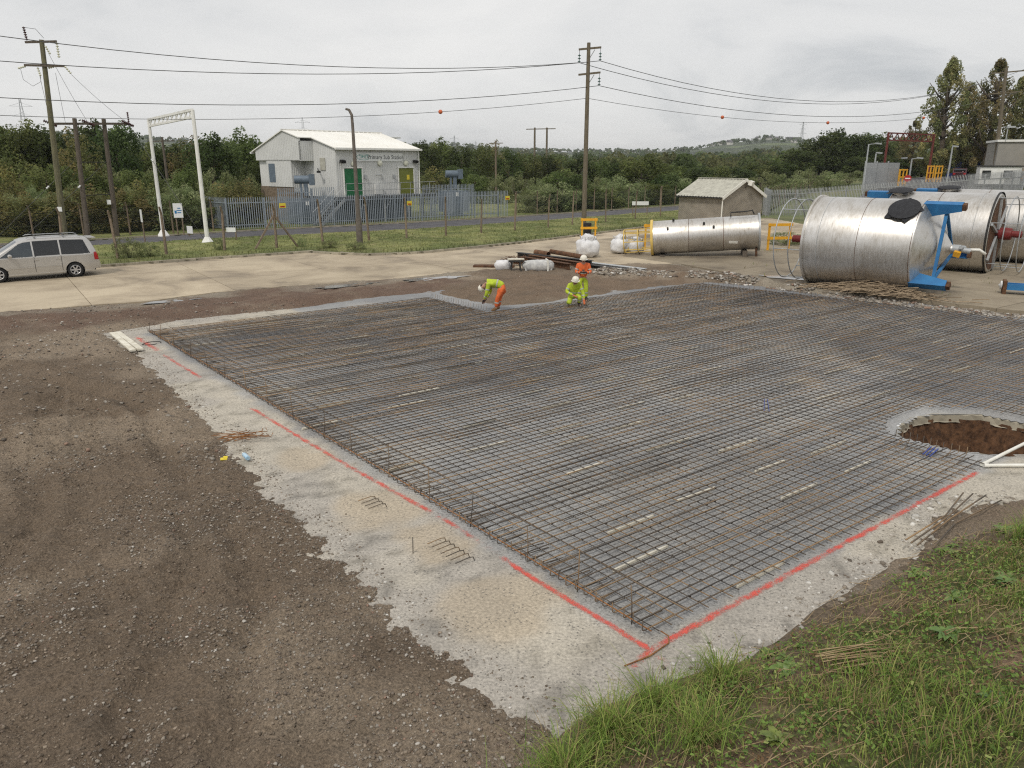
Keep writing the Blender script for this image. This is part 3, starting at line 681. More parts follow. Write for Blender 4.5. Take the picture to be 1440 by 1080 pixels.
def amax(b): return AMID if b > 16.1 else 20.8 + (15.5 - b) * .18
mat_root = empty('rebar_mat', (NC[0], NC[1], 0), 0, 'large mat of crossed brown reinforcing bars laid over the grey slab', 'rebar mat')
rb = random.Random(21)
def bar_pts(p, q, z, seg=1.3, wob=.006, sag=.006):
    l = math.hypot(q[0] - p[0], q[1] - p[1]); n = max(2, int(l / seg)); out = []
    for i in range(n + 1):
        t_ = i / n; x = p[0] + (q[0] - p[0]) * t_ + rb.uniform(-wob, wob); y = p[1] + (q[1] - p[1]) * t_ + rb.uniform(-wob, wob)
        out.append((x - NC[0], y - NC[1], z + rb.uniform(-sag, sag)))
    return out
low = MB(); SP = .15; nb = 0
def add_bar(p, q, z, r, own=True):
    if own: MB().tube(bar_pts(p, q, z), r, 5).build('bar', M['rebar'], mat_root, smooth=2)
    else: low.tube(bar_pts(p, q, z, 2.5), r, 4)
def cut(f, lo, hi):
    """parameter range blocked by the pit (plus a margin) along a bar"""
    q = np.arange(lo, hi, .05); pts = np.array([f(t) for t in q]); k = sdist(pts[:, 0], pts[:, 1], PIT) < .22
    return (q[k].min(), q[k].max()) if k.any() else None
for k in range(int(B_TOP / SP) + 1):
    b = .08 + k * SP + rb.uniform(-.012, .012)
    if b > B_TOP: break
    a0 = .02 + rb.uniform(-.03, .05); c_ = cut(lambda t: AB(t, b), 7.5, 12.5) if b < 3 else None
    if b < .35: add_bar(AB(a0, b), AB(8.25 + rb.uniform(-.2, .1), b), .086, .0095)
    elif c_:
        add_bar(AB(a0, b), AB(c_[0] + rb.uniform(-.12, .05), b), .086, .0095); add_bar(AB(c_[1] + rb.uniform(0, .1), b), AB(amax(b), b), .086, .0095)
    else: add_bar(AB(a0, b), AB(amax(b) - rb.uniform(0, .15), b), .086, .0095)
for k in range(110):
    a = .12 + k * .2 + rb.uniform(-.01, .01); b0 = .35 if a > 8.3 else -.02 + rb.uniform(-.06, .03); b1 = B_TOP if a < AMID else 16.1
    c_ = cut(lambda t: AB(a, t), -.5, 3) if 8.0 < a < 11.8 else None
    if c_: b0 = c_[1] + .05
    while b1 > b0 and a > amax(b1): b1 -= .3
    if b1 - b0 < .5: continue
    add_bar(AB(a, b0), AB(a, b1), .073, .0072, own=True)
# laps and the lower layer: shorter bars, joined
for k in range(int(B_TOP / SP)):
    b = .13 + k * SP + rb.uniform(-.03, .03); am = 8.2 if b < 2.3 else amax(b); a = rb.uniform(0, 2)
    while a < am - .6:
        l = min(rb.uniform(2.5, 6.0), am - a)
        if rb.random() < .42: low.tube(bar_pts(AB(a, b), AB(a + l, b), .05, 2.2), .0065, 4)
        a += l + rb.uniform(-.4, .5)
tag(low.build('lower_bars', M['rebar'], mat_root), kind='stuff')
# edge: rusty lacing bar, raised bar, bent-up hooks
for (a, z, r) in ((.03, .10, .008), (.62, .125, .007)):
    MB().tube(bar_pts(AB(a, 0), AB(a, 19.8), z, 1.0, .012), r, 5).build('lacing_bar', M['rust_bright'] if a < .1 else M['rebar'], mat_root, smooth=2)
hook = MB()
hook.tube([(0, 0, .17 + .03), (0, 0, .075), (E1[0] * .02, E1[1] * .02, .058), (E1[0] * .07, E1[1] * .07, .05), (E1[0] * .5, E1[1] * .5, .052)], .0065, 5)
hme = hook.mesh('bent_up_hook', 2); hme.materials.append(M['rebar'])
for k in range(132):
    p = AB(.0 + rb.uniform(-.015, .015), .1 + k * .15); link('bent_up_hook', hme, None, mat_root, (p[0] - NC[0], p[1] - NC[1], rb.uniform(-.012, .012)), (rb.uniform(-.1, .1), rb.uniform(-.1, .1), rb.uniform(-.12, .12)))
for k in range(24):                                     # hooks along the step by the bending worker and beside the pit
    p = AB(9.95, 16.3 + k * .15); link('bent_up_hook', hme, None, mat_root, (p[0] - NC[0], p[1] - NC[1], .03), (rb.uniform(-.1, .1), rb.uniform(-.1, .1), 3.1 + rb.uniform(-.12, .12)))
for k in range(11):
    p = AB(8.3 + rb.uniform(-.05, .05), .35 + k * .12); link('bent_up_hook', hme, None, mat_root, (p[0] - NC[0], p[1] - NC[1], .01), (0, 0, 3.14 + rb.uniform(-.3, .3)))
for k in range(60):
    p = AB(amax(15.8 - k * .22) - .05, 15.8 - k * .22); link('bent_up_hook', hme, None, mat_root, (p[0] - NC[0], p[1] - NC[1], .02), (rb.uniform(-.1, .1), rb.uniform(-.1, .1), 3.1 + rb.uniform(-.2, .2)))
pin = MB().tube([(0, 0, -.03), (.006, 0, .25), (0, .01, .52)], .0068, 5).mesh('marker_pin', 2); pin.materials.append(M['rebar'])
bpos = [.18, 1.25, 2.1, 3.35, 4.5, 5.6, 6.9, 8.0, 9.3, 10.6, 11.8, 13.2, 14.5, 15.9, 17.3, 18.6, 19.7]
for k, b in enumerate(bpos):
    p = AB(.06, b + rb.uniform(-.15, .15)); s_ = rb.uniform(.85, 1.1)
    o = link('upright_pin', pin, None, mat_root, (p[0] - NC[0], p[1] - NC[1], .02), (rb.uniform(-.06, .06), rb.uniform(-.06, .1), 0)); o.scale = (1, 1, s_)
tn = np.array([AB(.12 + (k % 50) * .2, .08 + (k // 50) * .15) for k in range(50 * 75) if (k * 7919) % 10 < 7 and not ((k % 50) > 40 and (k // 50) < 15)]); tn = np.c_[tn - np.array(NC) + rg.uniform(-.006, .006, tn.shape), np.full(len(tn), .086)]
tag(link('tie_wire', stones_mesh('tie_wire', tn, rg.uniform(.018, .032, len(tn)), np.tile((.05, .042, .036), (len(tn), 1)), 71), M['stone'], mat_root), kind='stuff')
# spacers under the bars
sp = MB().box((0, 0, 0), (.9, .028, .035)).mesh('spacer_strip'); sp.materials.append(M['white_dirty'])
ang = RAD(36.4); cnt = 0
for i in range(12):
    for j in range(21):
        a = .55 + i * 1.75 + (j % 3) * .55 + rb.uniform(-.25, .25); b = .14 + j * .95 + rb.uniform(-.2, .2)
        if b > 19.5 or a > amax(b) - .7 or (b < 2.4 and a > 7.6) or (a > 9.2 and b > 15.8) or rb.random() < .36: continue
        p = AB(a, b); cnt += 1
        o = link('spacer_strip', sp, None, None, (p[0], p[1], .025 + .003), (0, 0, ang + rb.uniform(-.03, .03))); o.scale = (rb.uniform(.7, 1.25), 1, 1)
        tag(o, 'cream spacer strip lying under the reinforcing mat', 'spacer', 'spacer strips under the reinforcing mat')
# ---------------------------------------------------------------- sprayed red setting-out lines
def paint_mat():
    m, t, b, o = new_mat('sprayed_red_paint'); vec = nd(t, 'ShaderNodeTexCoord').outputs['Object']
    b.inputs['Base Color'].default_value = (.72, .10, .07, 1); b.inputs['Roughness'].default_value = .7
    at_ = nd(t, 'ShaderNodeAttribute', attribute_name='gcol'); sp_ = nd(t, 'ShaderNodeSeparateXYZ', {0: at_.outputs['Vector']})
    n = mth(t, 'ADD', mth(t, 'MULTIPLY', noise(t, 150, 2, .9, vec), .85), mth(t, 'MULTIPLY', noise(t, 5, 5, .7, vec), .5))
    f = mth(t, 'GREATER_THAN', mth(t, 'ADD', sp_.outputs[0], mth(t, 'MULTIPLY', mth(t, 'SUBTRACT', n, .68), 3.2)), .5)
    tr = nd(t, 'ShaderNodeBsdfTransparent'); mx = nd(t, 'ShaderNodeMixShader', {0: f}); t.links.new(tr.outputs[0], mx.inputs[1]); t.links.new(b.outputs[0], mx.inputs[2]); t.links.new(mx.outputs[0], o.inputs[0])
    return m
M['paint'] = paint_mat()
def paint_line(pts, w, strength, name='red_paint_line'):
    P = resample(pts, max(8, int(sum(math.dist(pts[i], pts[i + 1]) for i in range(len(pts) - 1)) / .12)))
    prof = [(-1, 0), (-.5, .75), (0, 1.0), (.5, .75), (1, 0)]; vs = []; cs = []; n = len(P)
    for i, (x, y) in enumerate(P):
        x2, y2 = P[min(i + 1, n - 1)]; x1, y1 = P[max(i - 1, 0)]; l = math.hypot(x2 - x1, y2 - y1); nx, ny = -(y2 - y1) / l, (x2 - x1) / l
        e_ = strength * float(sstep(0, 3, min(i, n - 1 - i))); j = rb.uniform(-.006, .006)
        for (s_, c) in prof:
            px, py = x + nx * (s_ * w / 2 + j), y + ny * (s_ * w / 2 + j); vs.append((px, py, float(slab_h(px, py)) + .005)); cs.append(c * e_)
    fs = [(i * 5 + k, i * 5 + k + 1, i * 5 + k + 6, i * 5 + k + 5) for i in range(n - 1) for k in range(4)]
    me = raw_mesh(name, np.array(vs), np.array(fs), True); a_ = me.attributes.new('gcol', 'FLOAT_COLOR', 'POINT')
    col = np.ones((len(vs), 4)); col[:, 0] = cs; a_.data.foreach_set('color', col.ravel())
    return link(name, me, M['paint'])
tag(paint_line([(1.16, 6.50), (1.53, 6.87), (4.6, 9.2), (8.02, 11.76)], .13, .56), 'bold red spray line along the short edge of the mesh by the grass bank', 'paint line')
tag(paint_line([(1.62, 6.58), (1.45, 6.87), (.09, 8.48), (-.25, 8.95)], .12, .60), 'red spray line crossing at the slab corner beside the lowest pin', 'paint line')
tag(paint_line([(-.3, 9.0), (-.75, 9.6), (-1.2, 10.1)], .12, .42), 'short faint red spray dash beside the mesh edge', 'paint line')
tag(paint_line([(-1.1, 10.0), (-2.64, 11.68), (-5.61, 15.12)], .13, .50), 'long faded red spray line down the middle of the long slab edge', 'paint line')
tag(paint_line([(-7.4, 17.2), (-8.6, 18.6), (-9.6, 19.8)], .15, .48), 'pale red spray streak halfway to the timber planks', 'paint line')
tag(paint_line([(-9.7, 19.95), (-10.4, 20.8), (-11.3, 21.85)], .22, .48), 'wide faded red spray streak beside the timber planks', 'paint line')
# ---------------------------------------------------------------- small things lying about
pl = empty('timber_planks', (-11.1, 20.9, .05), math.atan2(-2.1, 1.65), 'pair of pale timber planks lying on the slab end', 'planks')
for k in (-1, 1): MB().box((0, k * .085, .03), (2.75, .15, .05), (0, 0, k * .008)).build('plank', M['white_dirty'], pl)
hose = MB().tube([(.16 * math.cos(a) * (1 + .25 * math.sin(2 * a)) * 1.4, .2 * math.sin(a), .012) for a in [q * .35 for q in range(17)]], .011, 5)
tag(hose.build('wire_coil', M['darksteel'], None, 2, (-10.35, 20.9, 0), (0, 0, .4)), 'small dark loop of wire beside the timber planks', 'wire')
bt = empty('plastic_bottle', (-4.66, 12.16, .075), 2.2, 'crumpled light blue plastic bottle at the slab edge', 'bottle')
M['bottle'] = pm('blue_plastic', (.25, .47, .66), (.5, .62, .7), 14, .2, spec=.6)
MB().lathe([(0, .005), (.0, .036), (.02, .042), (.07, .040), (.085, .036), (.10, .041), (.17, .041), (.185, .036), (.2, .041), (.235, .033), (.262, .016), (.285, .015)], (-.14, 0, 0), (1, 0, 0), 14).build('body', M['bottle'], bt, True)
MB().cyl((.142, 0, 0), (.165, 0, 0), .018, 10).build('cap', M['white_plastic'], bt, True)
tag(MB().box((0, 0, 0), (.11, .08, .012), (.1, .05, .3)).box((.02, .03, .02), (.07, .04, .01), (.5, .1, .3)).build('yellow_wrapper', M['signyellow'], None, False, (-4.98, 12.0, .085)), 'small bright yellow wrapper lying on the brown earth', 'wrapper')
rp = empty('offcut_pile', (-5.12, 13.05, .02), 0, 'little heap of bent rusty rebar offcuts on the slab edge', 'rebar offcuts')
for k in range(14):
    a = rb.uniform(-.5, .9); l = rb.uniform(.35, .85); cx, cy, z = rb.uniform(-.28, .28), rb.uniform(-.15, .15), .03 + k * .008
    dx, dy = math.cos(a) * l / 2, math.sin(a) * l / 2
    MB().tube([(cx - dx, cy - dy, z), (cx, cy + rb.uniform(-.02, .02), z + .02), (cx + dx, cy + dy, z + .01), (cx + dx + rb.uniform(-.08, .08), cy + dy + .07, z + rb.uniform(0, .06))], .0065, 5).build('offcut', M['rust_bright'], rp, 2)
lb = empty('loose_bars', (6.2, 9.62, .10), 0, 'four long loose rebars leaning on brown earth by the grass bank', 'loose bars')
for k, (x1, y1, x2, y2) in enumerate(((-.95, -.80, .85, .85), (-.90, -.86, 1.02, .80), (-.75, -.95, 1.14, .62), (-.98, -.72, .72, .88))):
    MB().tube([(x1, y1, .10), (0, (y1 + y2) / 2, .06), (x2, y2, .04)], .011, 6).build('bar', M['rebar'], lb, 2)
for k, (p, q, lab) in enumerate((((8.06, 11.86), (10.3, 13.45), 'white plastic pipe running from the red line along the pit edge'), ((8.07, 11.80), (9.8, 11.78), 'white plastic pipe lying flat from the end of the red line'))):
    x, y = p; dx, dy = q[0] - x, q[1] - y; l = math.hypot(dx, dy)
    t_ = empty('plastic_pipe', (x, y, .045), math.atan2(dy, dx), lab, 'pipe')
    MB().cyl((0, 0, 0), (l, 0, .02), .03, 10).build('pipe', M['white_plastic'], t_, True); MB().cyl((-.03, 0, 0), (.05, 0, 0), .036, 10).build('collar', M['white_plastic'], t_, True)
bs = MB()
for k in range(3): bs.bar((-.22, k * .06 - .1, .0), (.24, k * .06 - .02, .012), .02, .01)
M['bluestrap'] = pm('blue_strap', (.03, .06, .28), (.02, .04, .2), 8, .5)
tag(bs.build('blue_strapping', M['bluestrap'], None, False, (*AB(7.9, .75), .1), (0, 0, .62)), 'blue plastic strapping on the mesh corner beside the pit', 'strapping')
bs2 = MB()
for k in range(2): bs2.bar((-.4, k * .1 - .1, .0), (.4, k * .06 - .02, .012), .012, .008)
tag(bs2.build('blue_strapping', M['bluestrap'], None, False, (*AB(8.0, 4.1), .1), (0, 0, 1.2)), 'blue plastic strapping strewn on the mesh behind the pit', 'strapping')
cw = MB().tube([(1.62, 7.04, .1), (1.70, 6.99, .07), (1.69, 6.92, .03), (1.45, 6.72, .015), (1.16, 6.56, .015)], .008, 5)
tag(cw.build('bent_bar', M['rust_bright'], None, 2), 'bent orange rebar hooked over the mesh corner onto the red cross', 'rebar')
# starter bars cast in the apron
for k, (x, y, a, n_, lab) in enumerate(((-.55, 8.62, 2.25, 7, 'row of bent rebar hooks half sunk in the pale grout puddle'), (-1.95, 10.2, 2.25, 4, 'short row of rebar hooks poking from the slab beside the red line'))):
    t_ = empty('sunken_hooks', (x, y, 0), a, lab, 'rebar hooks')
    for j in range(n_): MB().tube([(j * .11, .22, .09), (j * .11, .0, .10), (j * .11, -.06, .085), (j * .11 + .01, -.085, .02)], .0065, 5).build('hook', M['rebar'], t_, 2)
tag(MB().tube([(0, 0, -.02), (.005, 0, .24)], .0065, 5).build('upright_rod', M['rebar'], None, 2, (-1.32, 8.9, 0)), 'lone thin rod standing upright in the pale grout puddle', 'rod')
# ---------------------------------------------------------------- people
def skin(name, J, bones, mat, parent, levels=2, smooth=True):
    names = list(J); idx = {n: i for i, n in enumerate(names)}
    me = bpy.data.meshes.new(name); me.from_pydata([J[n][0] for n in names], [(idx[a], idx[b]) for a, b in bones], [])
    o = bpy.data.objects.new(name, me); COL.objects.link(o)
    o.modifiers.new('skin', 'SKIN').use_smooth_shade = True
    for i, n in enumerate(names):
        r = J[n][1]; r = (r, r) if not isinstance(r, tuple) else r
        sv = me.skin_vertices[0].data[i]; sv.radius = r; sv.use_root = (i == 0)
    ss = o.modifiers.new('sub', 'SUBSURF'); ss.levels = levels; ss.render_levels = levels
    dg = bpy.context.evaluated_depsgraph_get(); m2 = bpy.data.meshes.new_from_object(o.evaluated_get(dg)); m2.name = name
    bpy.data.objects.remove(o); m2.materials.clear(); m2.materials.append(mat)
    return link(name, m2, None, parent)
def lerp(a, b, t): return tuple(a[i] + (b[i] - a[i]) * t for i in range(3))
def ring(a, b, t, r, w, parent, mat):
    p = Vector(lerp(a, b, t)); d = (Vector(b) - Vector(a)).normalized()
    MB().lathe([(-w / 2, r * .97), (-w / 2, r), (w / 2, r), (w / 2, r * .97)], p, d, 16).build('reflective_band', mat, parent, True)
def person(root, K, jacket, trousers, glove, boots, look=(0, -1, -.35)):
    """K: joint positions (local). Builds one continuous body, clothes, helmet, boots and gloves."""
    J = {}; B = []
    def j(n, p, r, par=None):
        J[n] = (p, r)
        if par: B.append((par, n))
    j('pel', K['pel'], .12); j('wai', K['wai'], .105, 'pel'); j('che', K['che'], .125, 'wai'); j('upp', K['upp'], .10, 'che')
    j('nec', K['nec'], .052, 'upp'); j('jaw', K['jaw'], .066, 'nec'); j('cra', K['cra'], .083, 'jaw')
    hd = Vector(K['cra']) - Vector(K['jaw']); hd.normalize(); lk = Vector(look).normalized(); lk = (lk - hd * lk.dot(hd)).normalized(); sd = hd.cross(lk)
    mid = Vector(lerp(K['jaw'], K['cra'], .35))
    j('nose', tuple(mid + lk * .105), .014, 'jaw'); j('ear1', tuple(mid + sd * .085 - lk * .01), .018, 'cra'); j('ear2', tuple(mid - sd * .085 - lk * .01), .018, 'cra')
    for s in 'LR':
        j('sho' + s, K['sho' + s], .058, 'upp'); j('elb' + s, K['elb' + s], .042, 'sho' + s); j('wri' + s, K['wri' + s], .03, 'elb' + s)
        d = (Vector(K['wri' + s]) - Vector(K['elb' + s])).normalized(); pl_ = Vector(K['wri' + s]) + d * .07
        up = Vector((0, 0, 1)) if abs(d.z) < .8 else Vector((0, 1, 0)); q = d.cross(up).normalized(); dn = q.cross(d)
        j('pal' + s, tuple(pl_), (.036, .02), 'wri' + s)
        for k, (off, l) in enumerate(((-.03, .07), (-.01, .08), (.01, .076), (.03, .06))):
            f1 = pl_ + q * off + d * .035; f2 = f1 + d * l * .55 + dn * .012; f3 = f2 + d * l * .35 + dn * .03
            j('f%d%sa' % (k, s), tuple(f1), .0095, 'pal' + s); j('f%d%sb' % (k, s), tuple(f2), .009, 'f%d%sa' % (k, s)); j('f%d%sc' % (k, s), tuple(f3), .008, 'f%d%sb' % (k, s))
        th = Vector(K['wri' + s]) + d * .04 - q * .035 * (1 if s == 'L' else -1); j('t' + s, tuple(th), .012, 'wri' + s); j('u' + s, tuple(th + d * .045 - q * .02 * (1 if s == 'L' else -1) + dn * .01), .01, 't' + s)
        j('hip' + s, K['hip' + s], .085, 'pel'); j('kne' + s, K['kne' + s], .06, 'hip' + s); j('ank' + s, K['ank' + s], .042, 'kne' + s); j('toe' + s, K['toe' + s], .038, 'ank' + s)
    body = skin('body', J, B, M['skin'], root)
    # jacket
    C = {n: (J[n][0], J[n][1] + .034) for n in ('wai', 'pel', 'che', 'upp', 'shoL', 'shoR', 'elbL', 'elbR')}
    C = {'che': (K['che'], .165), 'wai': (K['wai'], .15), 'hem': (K['pel'], .15), 'upp': (K['upp'], .135), 'col': (lerp(K['upp'], K['nec'], .8), .07)}
    CB = [('che', 'wai'), ('wai', 'hem'), ('che', 'upp'), ('upp', 'col')]
    for s in 'LR':
        C['s' + s] = (K['sho' + s], .088); C['e' + s] = (K['elb' + s], .068); C['c' + s] = (lerp(K['elb' + s], K['wri' + s], .88), .05)
        CB += [('upp', 's' + s), ('s' + s, 'e' + s), ('e' + s, 'c' + s)]
    jk = skin('jacket', C, CB, jacket, root)
    ring(K['wai'], K['che'], .35, .158, .05, jk, M['reflect'])
    for s in 'LR':
        ring(K['elb' + s], K['wri' + s], .45, .062, .04, jk, M['reflect']); ring(K['sho' + s], K['elb' + s], .55, .077, .04, jk, M['reflect'])
    T = {'pel': (K['pel'], .150), 'w': (lerp(K['pel'], K['wai'], .4), .135)}; TB = [('pel', 'w')]
    for s in 'LR':
        T['h' + s] = (K['hip' + s], .112); T['k' + s] = (K['kne' + s], .085); T['a' + s] = (lerp(K['kne' + s], K['ank' + s], .86), .072)
        TB += [('pel', 'h' + s), ('h' + s, 'k' + s), ('k' + s, 'a' + s)]
    tr = skin('trousers', T, TB, trousers, root)
    for s in 'LR': ring(K['kne' + s], K['ank' + s], .35, .086, .045, tr, M['reflect'])
    for s in 'LR':
        a = K['ank' + s]; b_ = K['toe' + s]
        skin('boot', {'a': (lerp(a, K['kne' + s], .22), .058), 'b': (a, .06), 'h': (tuple(Vector(a) - (Vector(b_) - Vector(a)) * .3 + Vector((0, 0, -.02))), .05), 'c': (lerp(a, b_, .6), (.05, .045)), 'd': (b_, (.048, .04))}, [('a', 'b'), ('b', 'h'), ('b', 'c'), ('c', 'd')], boots, root)
        d = (Vector(K['wri' + s]) - Vector(K['elb' + s])).normalized(); w = Vector(K['wri' + s])
        skin('glove', {'a': (tuple(w - d * .03), .042), 'b': (tuple(w + d * .04), (.045, .03)), 'c': (tuple(w + d * .10), (.042, .026)), 'd': (tuple(w + d * .16 + Vector((0, 0, -.015))), (.03, .02))}, [('a', 'b'), ('b', 'c'), ('c', 'd')], glove, root)
    c = Vector(K['cra']) + hd * .012
    hm = MB().lathe([(-.045, .118), (-.03, .128), (.0, .126), (.05, .115), (.085, .09), (.105, .05), (.112, .004)], c, hd, 20).build('helmet', M['helmet'], root, True)
    MB().lathe([(-.042, .120), (-.044, .150), (-.036, .150), (-.03, .126)], c + lk * .02, hd, 20).build('brim', M['helmet'], hm, True)
    MB().tube([c + lk * (.12 * math.cos(a)) + hd * (.118 * math.sin(a)) for a in [math.pi * (.06 + .88 * i / 10) for i in range(11)]], .009, 5).build('ridge', M['helmet'], hm, 2)
    skin('hair', {'a': (tuple(Vector(K['cra']) - lk * .035 - hd * .02), .075), 'b': (tuple(mid - lk * .065), .05), 'c': (tuple(Vector(K['jaw']) - lk * .05), .045)}, [('a', 'b'), ('b', 'c')], M['hair'], root, 1)
    fc = MB()
    for s in (-1, 1): fc.lathe([(-.009, .001), (-.006, .008), (.0, .010), (.006, .008), (.009, .001)], mid + hd * .035 + lk * .075 + sd * s * .032, lk, 8)
    fc.build('eyes', M['ink'], root, True)
    MB().bar(mid - hd * .055 + lk * .072 - sd * .025, mid - hd * .055 + lk * .072 + sd * .025, .012, .012).build('mouth', M['redprimer'], root)
    return root
# bending worker, facing left over the mat edge
r1 = empty('person', (-.62, 25.66, .02), RAD(-97), 'bending worker in yellow jacket, orange trousers and white helmet tying bars', 'person')
person(r1, dict(pel=(0, .33, .86), wai=(0, .20, .94), che=(0, -.06, 1.0), upp=(0, -.19, .985), nec=(0, -.29, .945), jaw=(0, -.36, .875), cra=(0, -.43, .80),
    shoL=(.19, -.17, .95), shoR=(-.19, -.17, .95), elbL=(.21, -.22, .66), elbR=(-.20, -.16, .66), wriL=(.10, -.34, .41), wriR=(-.10, -.30, .42),
    hipL=(.10, .31, .80), hipR=(-.10, .31, .80), kneL=(.13, .13, .46), kneR=(-.13, .17, .46), ankL=(.12, .08, .10), ankR=(-.13, .14, .10), toeL=(.13, -.09, .05), toeR=(-.14, -.03, .05)),
    M['hivis_y'], M['hivis_o'], M['glove'], M['boot'], look=(0, -.8, -1))
# kneeling worker
r2 = empty('person', (2.22, 26.5, .05), RAD(6), 'kneeling worker all in hi-vis yellow with white helmet at the mesh edge', 'person')
person(r2, dict(pel=(0, .16, .36), wai=(0, .12, .48), che=(0, .03, .65), upp=(.01, -.03, .765), nec=(.01, -.08, .84), jaw=(.01, -.13, .885), cra=(.01, -.15, .965),
    shoL=(.19, -.02, .75), shoR=(-.17, .0, .75), elbL=(.30, -.12, .50), elbR=(-.29, -.04, .52), wriL=(.31, -.27, .26), wriR=(-.06, -.25, .42),
    hipL=(.10, .13, .33), hipR=(-.10, .13, .33), kneL=(.17, -.24, .36), kneR=(-.21, -.20, .15), ankL=(.17, -.06, .09), ankR=(-.20, .22, .11), toeL=(.19, -.24, .05), toeR=(-.20, .36, .06)),
    M['hivis_y'], M['hivis_y'], M['orange_glove'], M['boot_dark'], look=(.1, -1, -.7))
# standing worker reading a phone
r3 = empty('person', (2.62, 27.5, .03), RAD(-4), 'standing worker in orange jacket and yellow trousers looking at a phone', 'person')
person(r3, dict(pel=(0, .02, .90), wai=(0, .02, 1.02), che=(0, .0, 1.21), upp=(0, -.02, 1.36), nec=(0, -.05, 1.455), jaw=(0, -.09, 1.52), cra=(0, -.10, 1.605),
    shoL=(.19, -.01, 1.35), shoR=(-.19, -.01, 1.35), elbL=(.26, -.06, 1.08), elbR=(-.26, -.06, 1.08), wriL=(.10, -.24, 1.12), wriR=(-.10, -.24, 1.12),
    hipL=(.10, .02, .86), hipR=(-.10, .02, .86), kneL=(.12, -.01, .48), kneR=(-.12, -.01, .48), ankL=(.13, .04, .10), ankR=(-.13, .04, .10), toeL=(.15, -.13, .05), toeR=(-.15, -.13, .05)),
    M['hivis_o'], M['hivis_y'], M['glove'], M['boot_dark'], look=(0, -1, -.6))
tag(MB().box((0, 0, 0), (.078, .012, .155), (-.75, 0, 0)).build('mobile_phone', M['black_trim'], None, False, (2.60, 27.19, 1.19)), 'dark mobile phone held by the standing worker in orange', 'phone')
# ---------------------------------------------------------------- silver people carrier
van = empty('parked_car', (-21.35, 33.62, .024), math.atan2(-.60, -.80), 'silver people carrier with dark rear glass parked on the concrete road', 'car')
SILH = [(-2.40, .30), (-2.44, .42), (-2.47, .62), (-2.44, .74), (-2.40, .95), (-2.34, 1.18), (-2.16, 1.60), (-2.05, 1.70), (-1.8, 1.755), (-1.0, 1.785), (0, 1.78), (.40, 1.74), (.62, 1.66), (1.52, 1.12), (1.66, 1.06), (2.10, .965), (2.32, .84), (2.43, .66), (2.46, .5), (2.40, .30)]
SA = np.array(SILH); XB, XF = -2.47, 2.46
topx = np.array([(p[0], p[1]) for p in SILH[2:18]])
def ztop(x): return np.interp(x, topx[:, 0], topx[:, 1])
def wid(x, z):
    w = .93 - .025 * np.clip((.62 - z) / .3, 0, 1) ** 2
    w = w - .235 * np.clip((z - .98) / .78, 0, 1.1) ** 1.25
    w = w - .20 * np.clip((np.abs(x) - 1.75) / .7, 0, 1) ** 2.2
    return w - .07 * np.clip(1 - (ztop(x) - z) / .10, 0, 1) ** 2
ARCH = ((1.50, .325), (-1.42, .325)); AR = .375
def in_glass(x, z):
    zt = ztop(x) - .115
    g = (z > 1.02 + .012 * (x < 0)) & (z < zt) & (x < 1.36 - (z - 1.02) * 1.42) & (x > -2.10 + (z - 1.02) * .33)
    k = np.where(x > .10, 0, np.where(x > -.93, 1, 2))
    pillar = (np.abs(x - .10) < .03) | (np.abs(x + .93) < .03)
    return np.where(g & ~pillar, k + 1, 0)
xs = np.linspace(XB, XF, 240); ts = np.linspace(0, 1, 66)
for side in (1, -1):
    X = np.repeat(xs[None], 66, 0); bot = .27 + .05 * (np.abs(X) > 2.2); Z = bot + (ztop(X) - bot) * ts[:, None]
    for (cx, cz) in ARCH:                                 # pull vertices near an arch onto its circle
        d = np.hypot(X - cx, Z - cz); k = (np.abs(d - AR) < .022)
        X = np.where(k, cx + (X - cx) * AR / d, X); Z = np.where(k, cz + (Z - cz) * AR / d, Z)
    Yw = wid(X, Z)
    cx_ = (X[:-1, :-1] + X[1:, 1:]) / 2; cz_ = (Z[:-1, :-1] + Z[1:, 1:]) / 2
    drop = np.zeros(cx_.shape, bool)
    for (cx, cz) in ARCH: drop |= np.hypot(cx_ - cx, cz_ - cz) < AR - .004
    cls = in_glass(cx_, cz_); cls = np.where((cx_ < -2.24) & (cz_ > .72) & (cz_ < 1.06), 9, cls); cls = np.where((cx_ > 2.1) & (cz_ > .68) & (cz_ < .82), 8, cls)
    seam = (np.abs(cx_ - 1.14) < .008) | (np.abs(cx_ - .10) < .008) | (np.abs(cx_ + .93) < .008); seam &= (cz_ < 1.02) & (cz_ > .36)
    cls = np.where(seam & (cls == 0), 7, cls); cls = np.where((np.abs(cz_ - .56) < .022) & (np.abs(cx_ - .1) < 1.02) & (cls == 0), 6, cls); cls[drop] = -1
    idx = np.arange(X.size).reshape(X.shape)
    for c, (nm, mt, off) in {0: ('body_side', M['silver'], 0), 1: ('front_window', M['glass'], -.012), 2: ('middle_window', M['glass_dark'], -.012), 3: ('rear_quarter_window', M['glass_dark'], -.012), 9: ('tail_light', M['lamp_red'], .006), 8: ('headlight', M['glass'], .004), 7: ('door_gap', M['black_trim'], -.006), 6: ('rub_strip', M['silver'], .014)}.items():
        kk = cls == c
        if not kk.any(): continue
        q = np.stack([idx[:-1, :-1][kk], idx[:-1, 1:][kk], idx[1:, 1:][kk], idx[1:, :-1][kk]], 1)
        if side > 0: q = q[:, ::-1]
        used, inv = np.unique(q, return_inverse=True)
        v = np.stack([X.ravel()[used], (Yw.ravel()[used] + off) * side, Z.ravel()[used]], 1)
        link(nm, raw_mesh(nm, v, inv.reshape(-1, 4), True), mt, van)
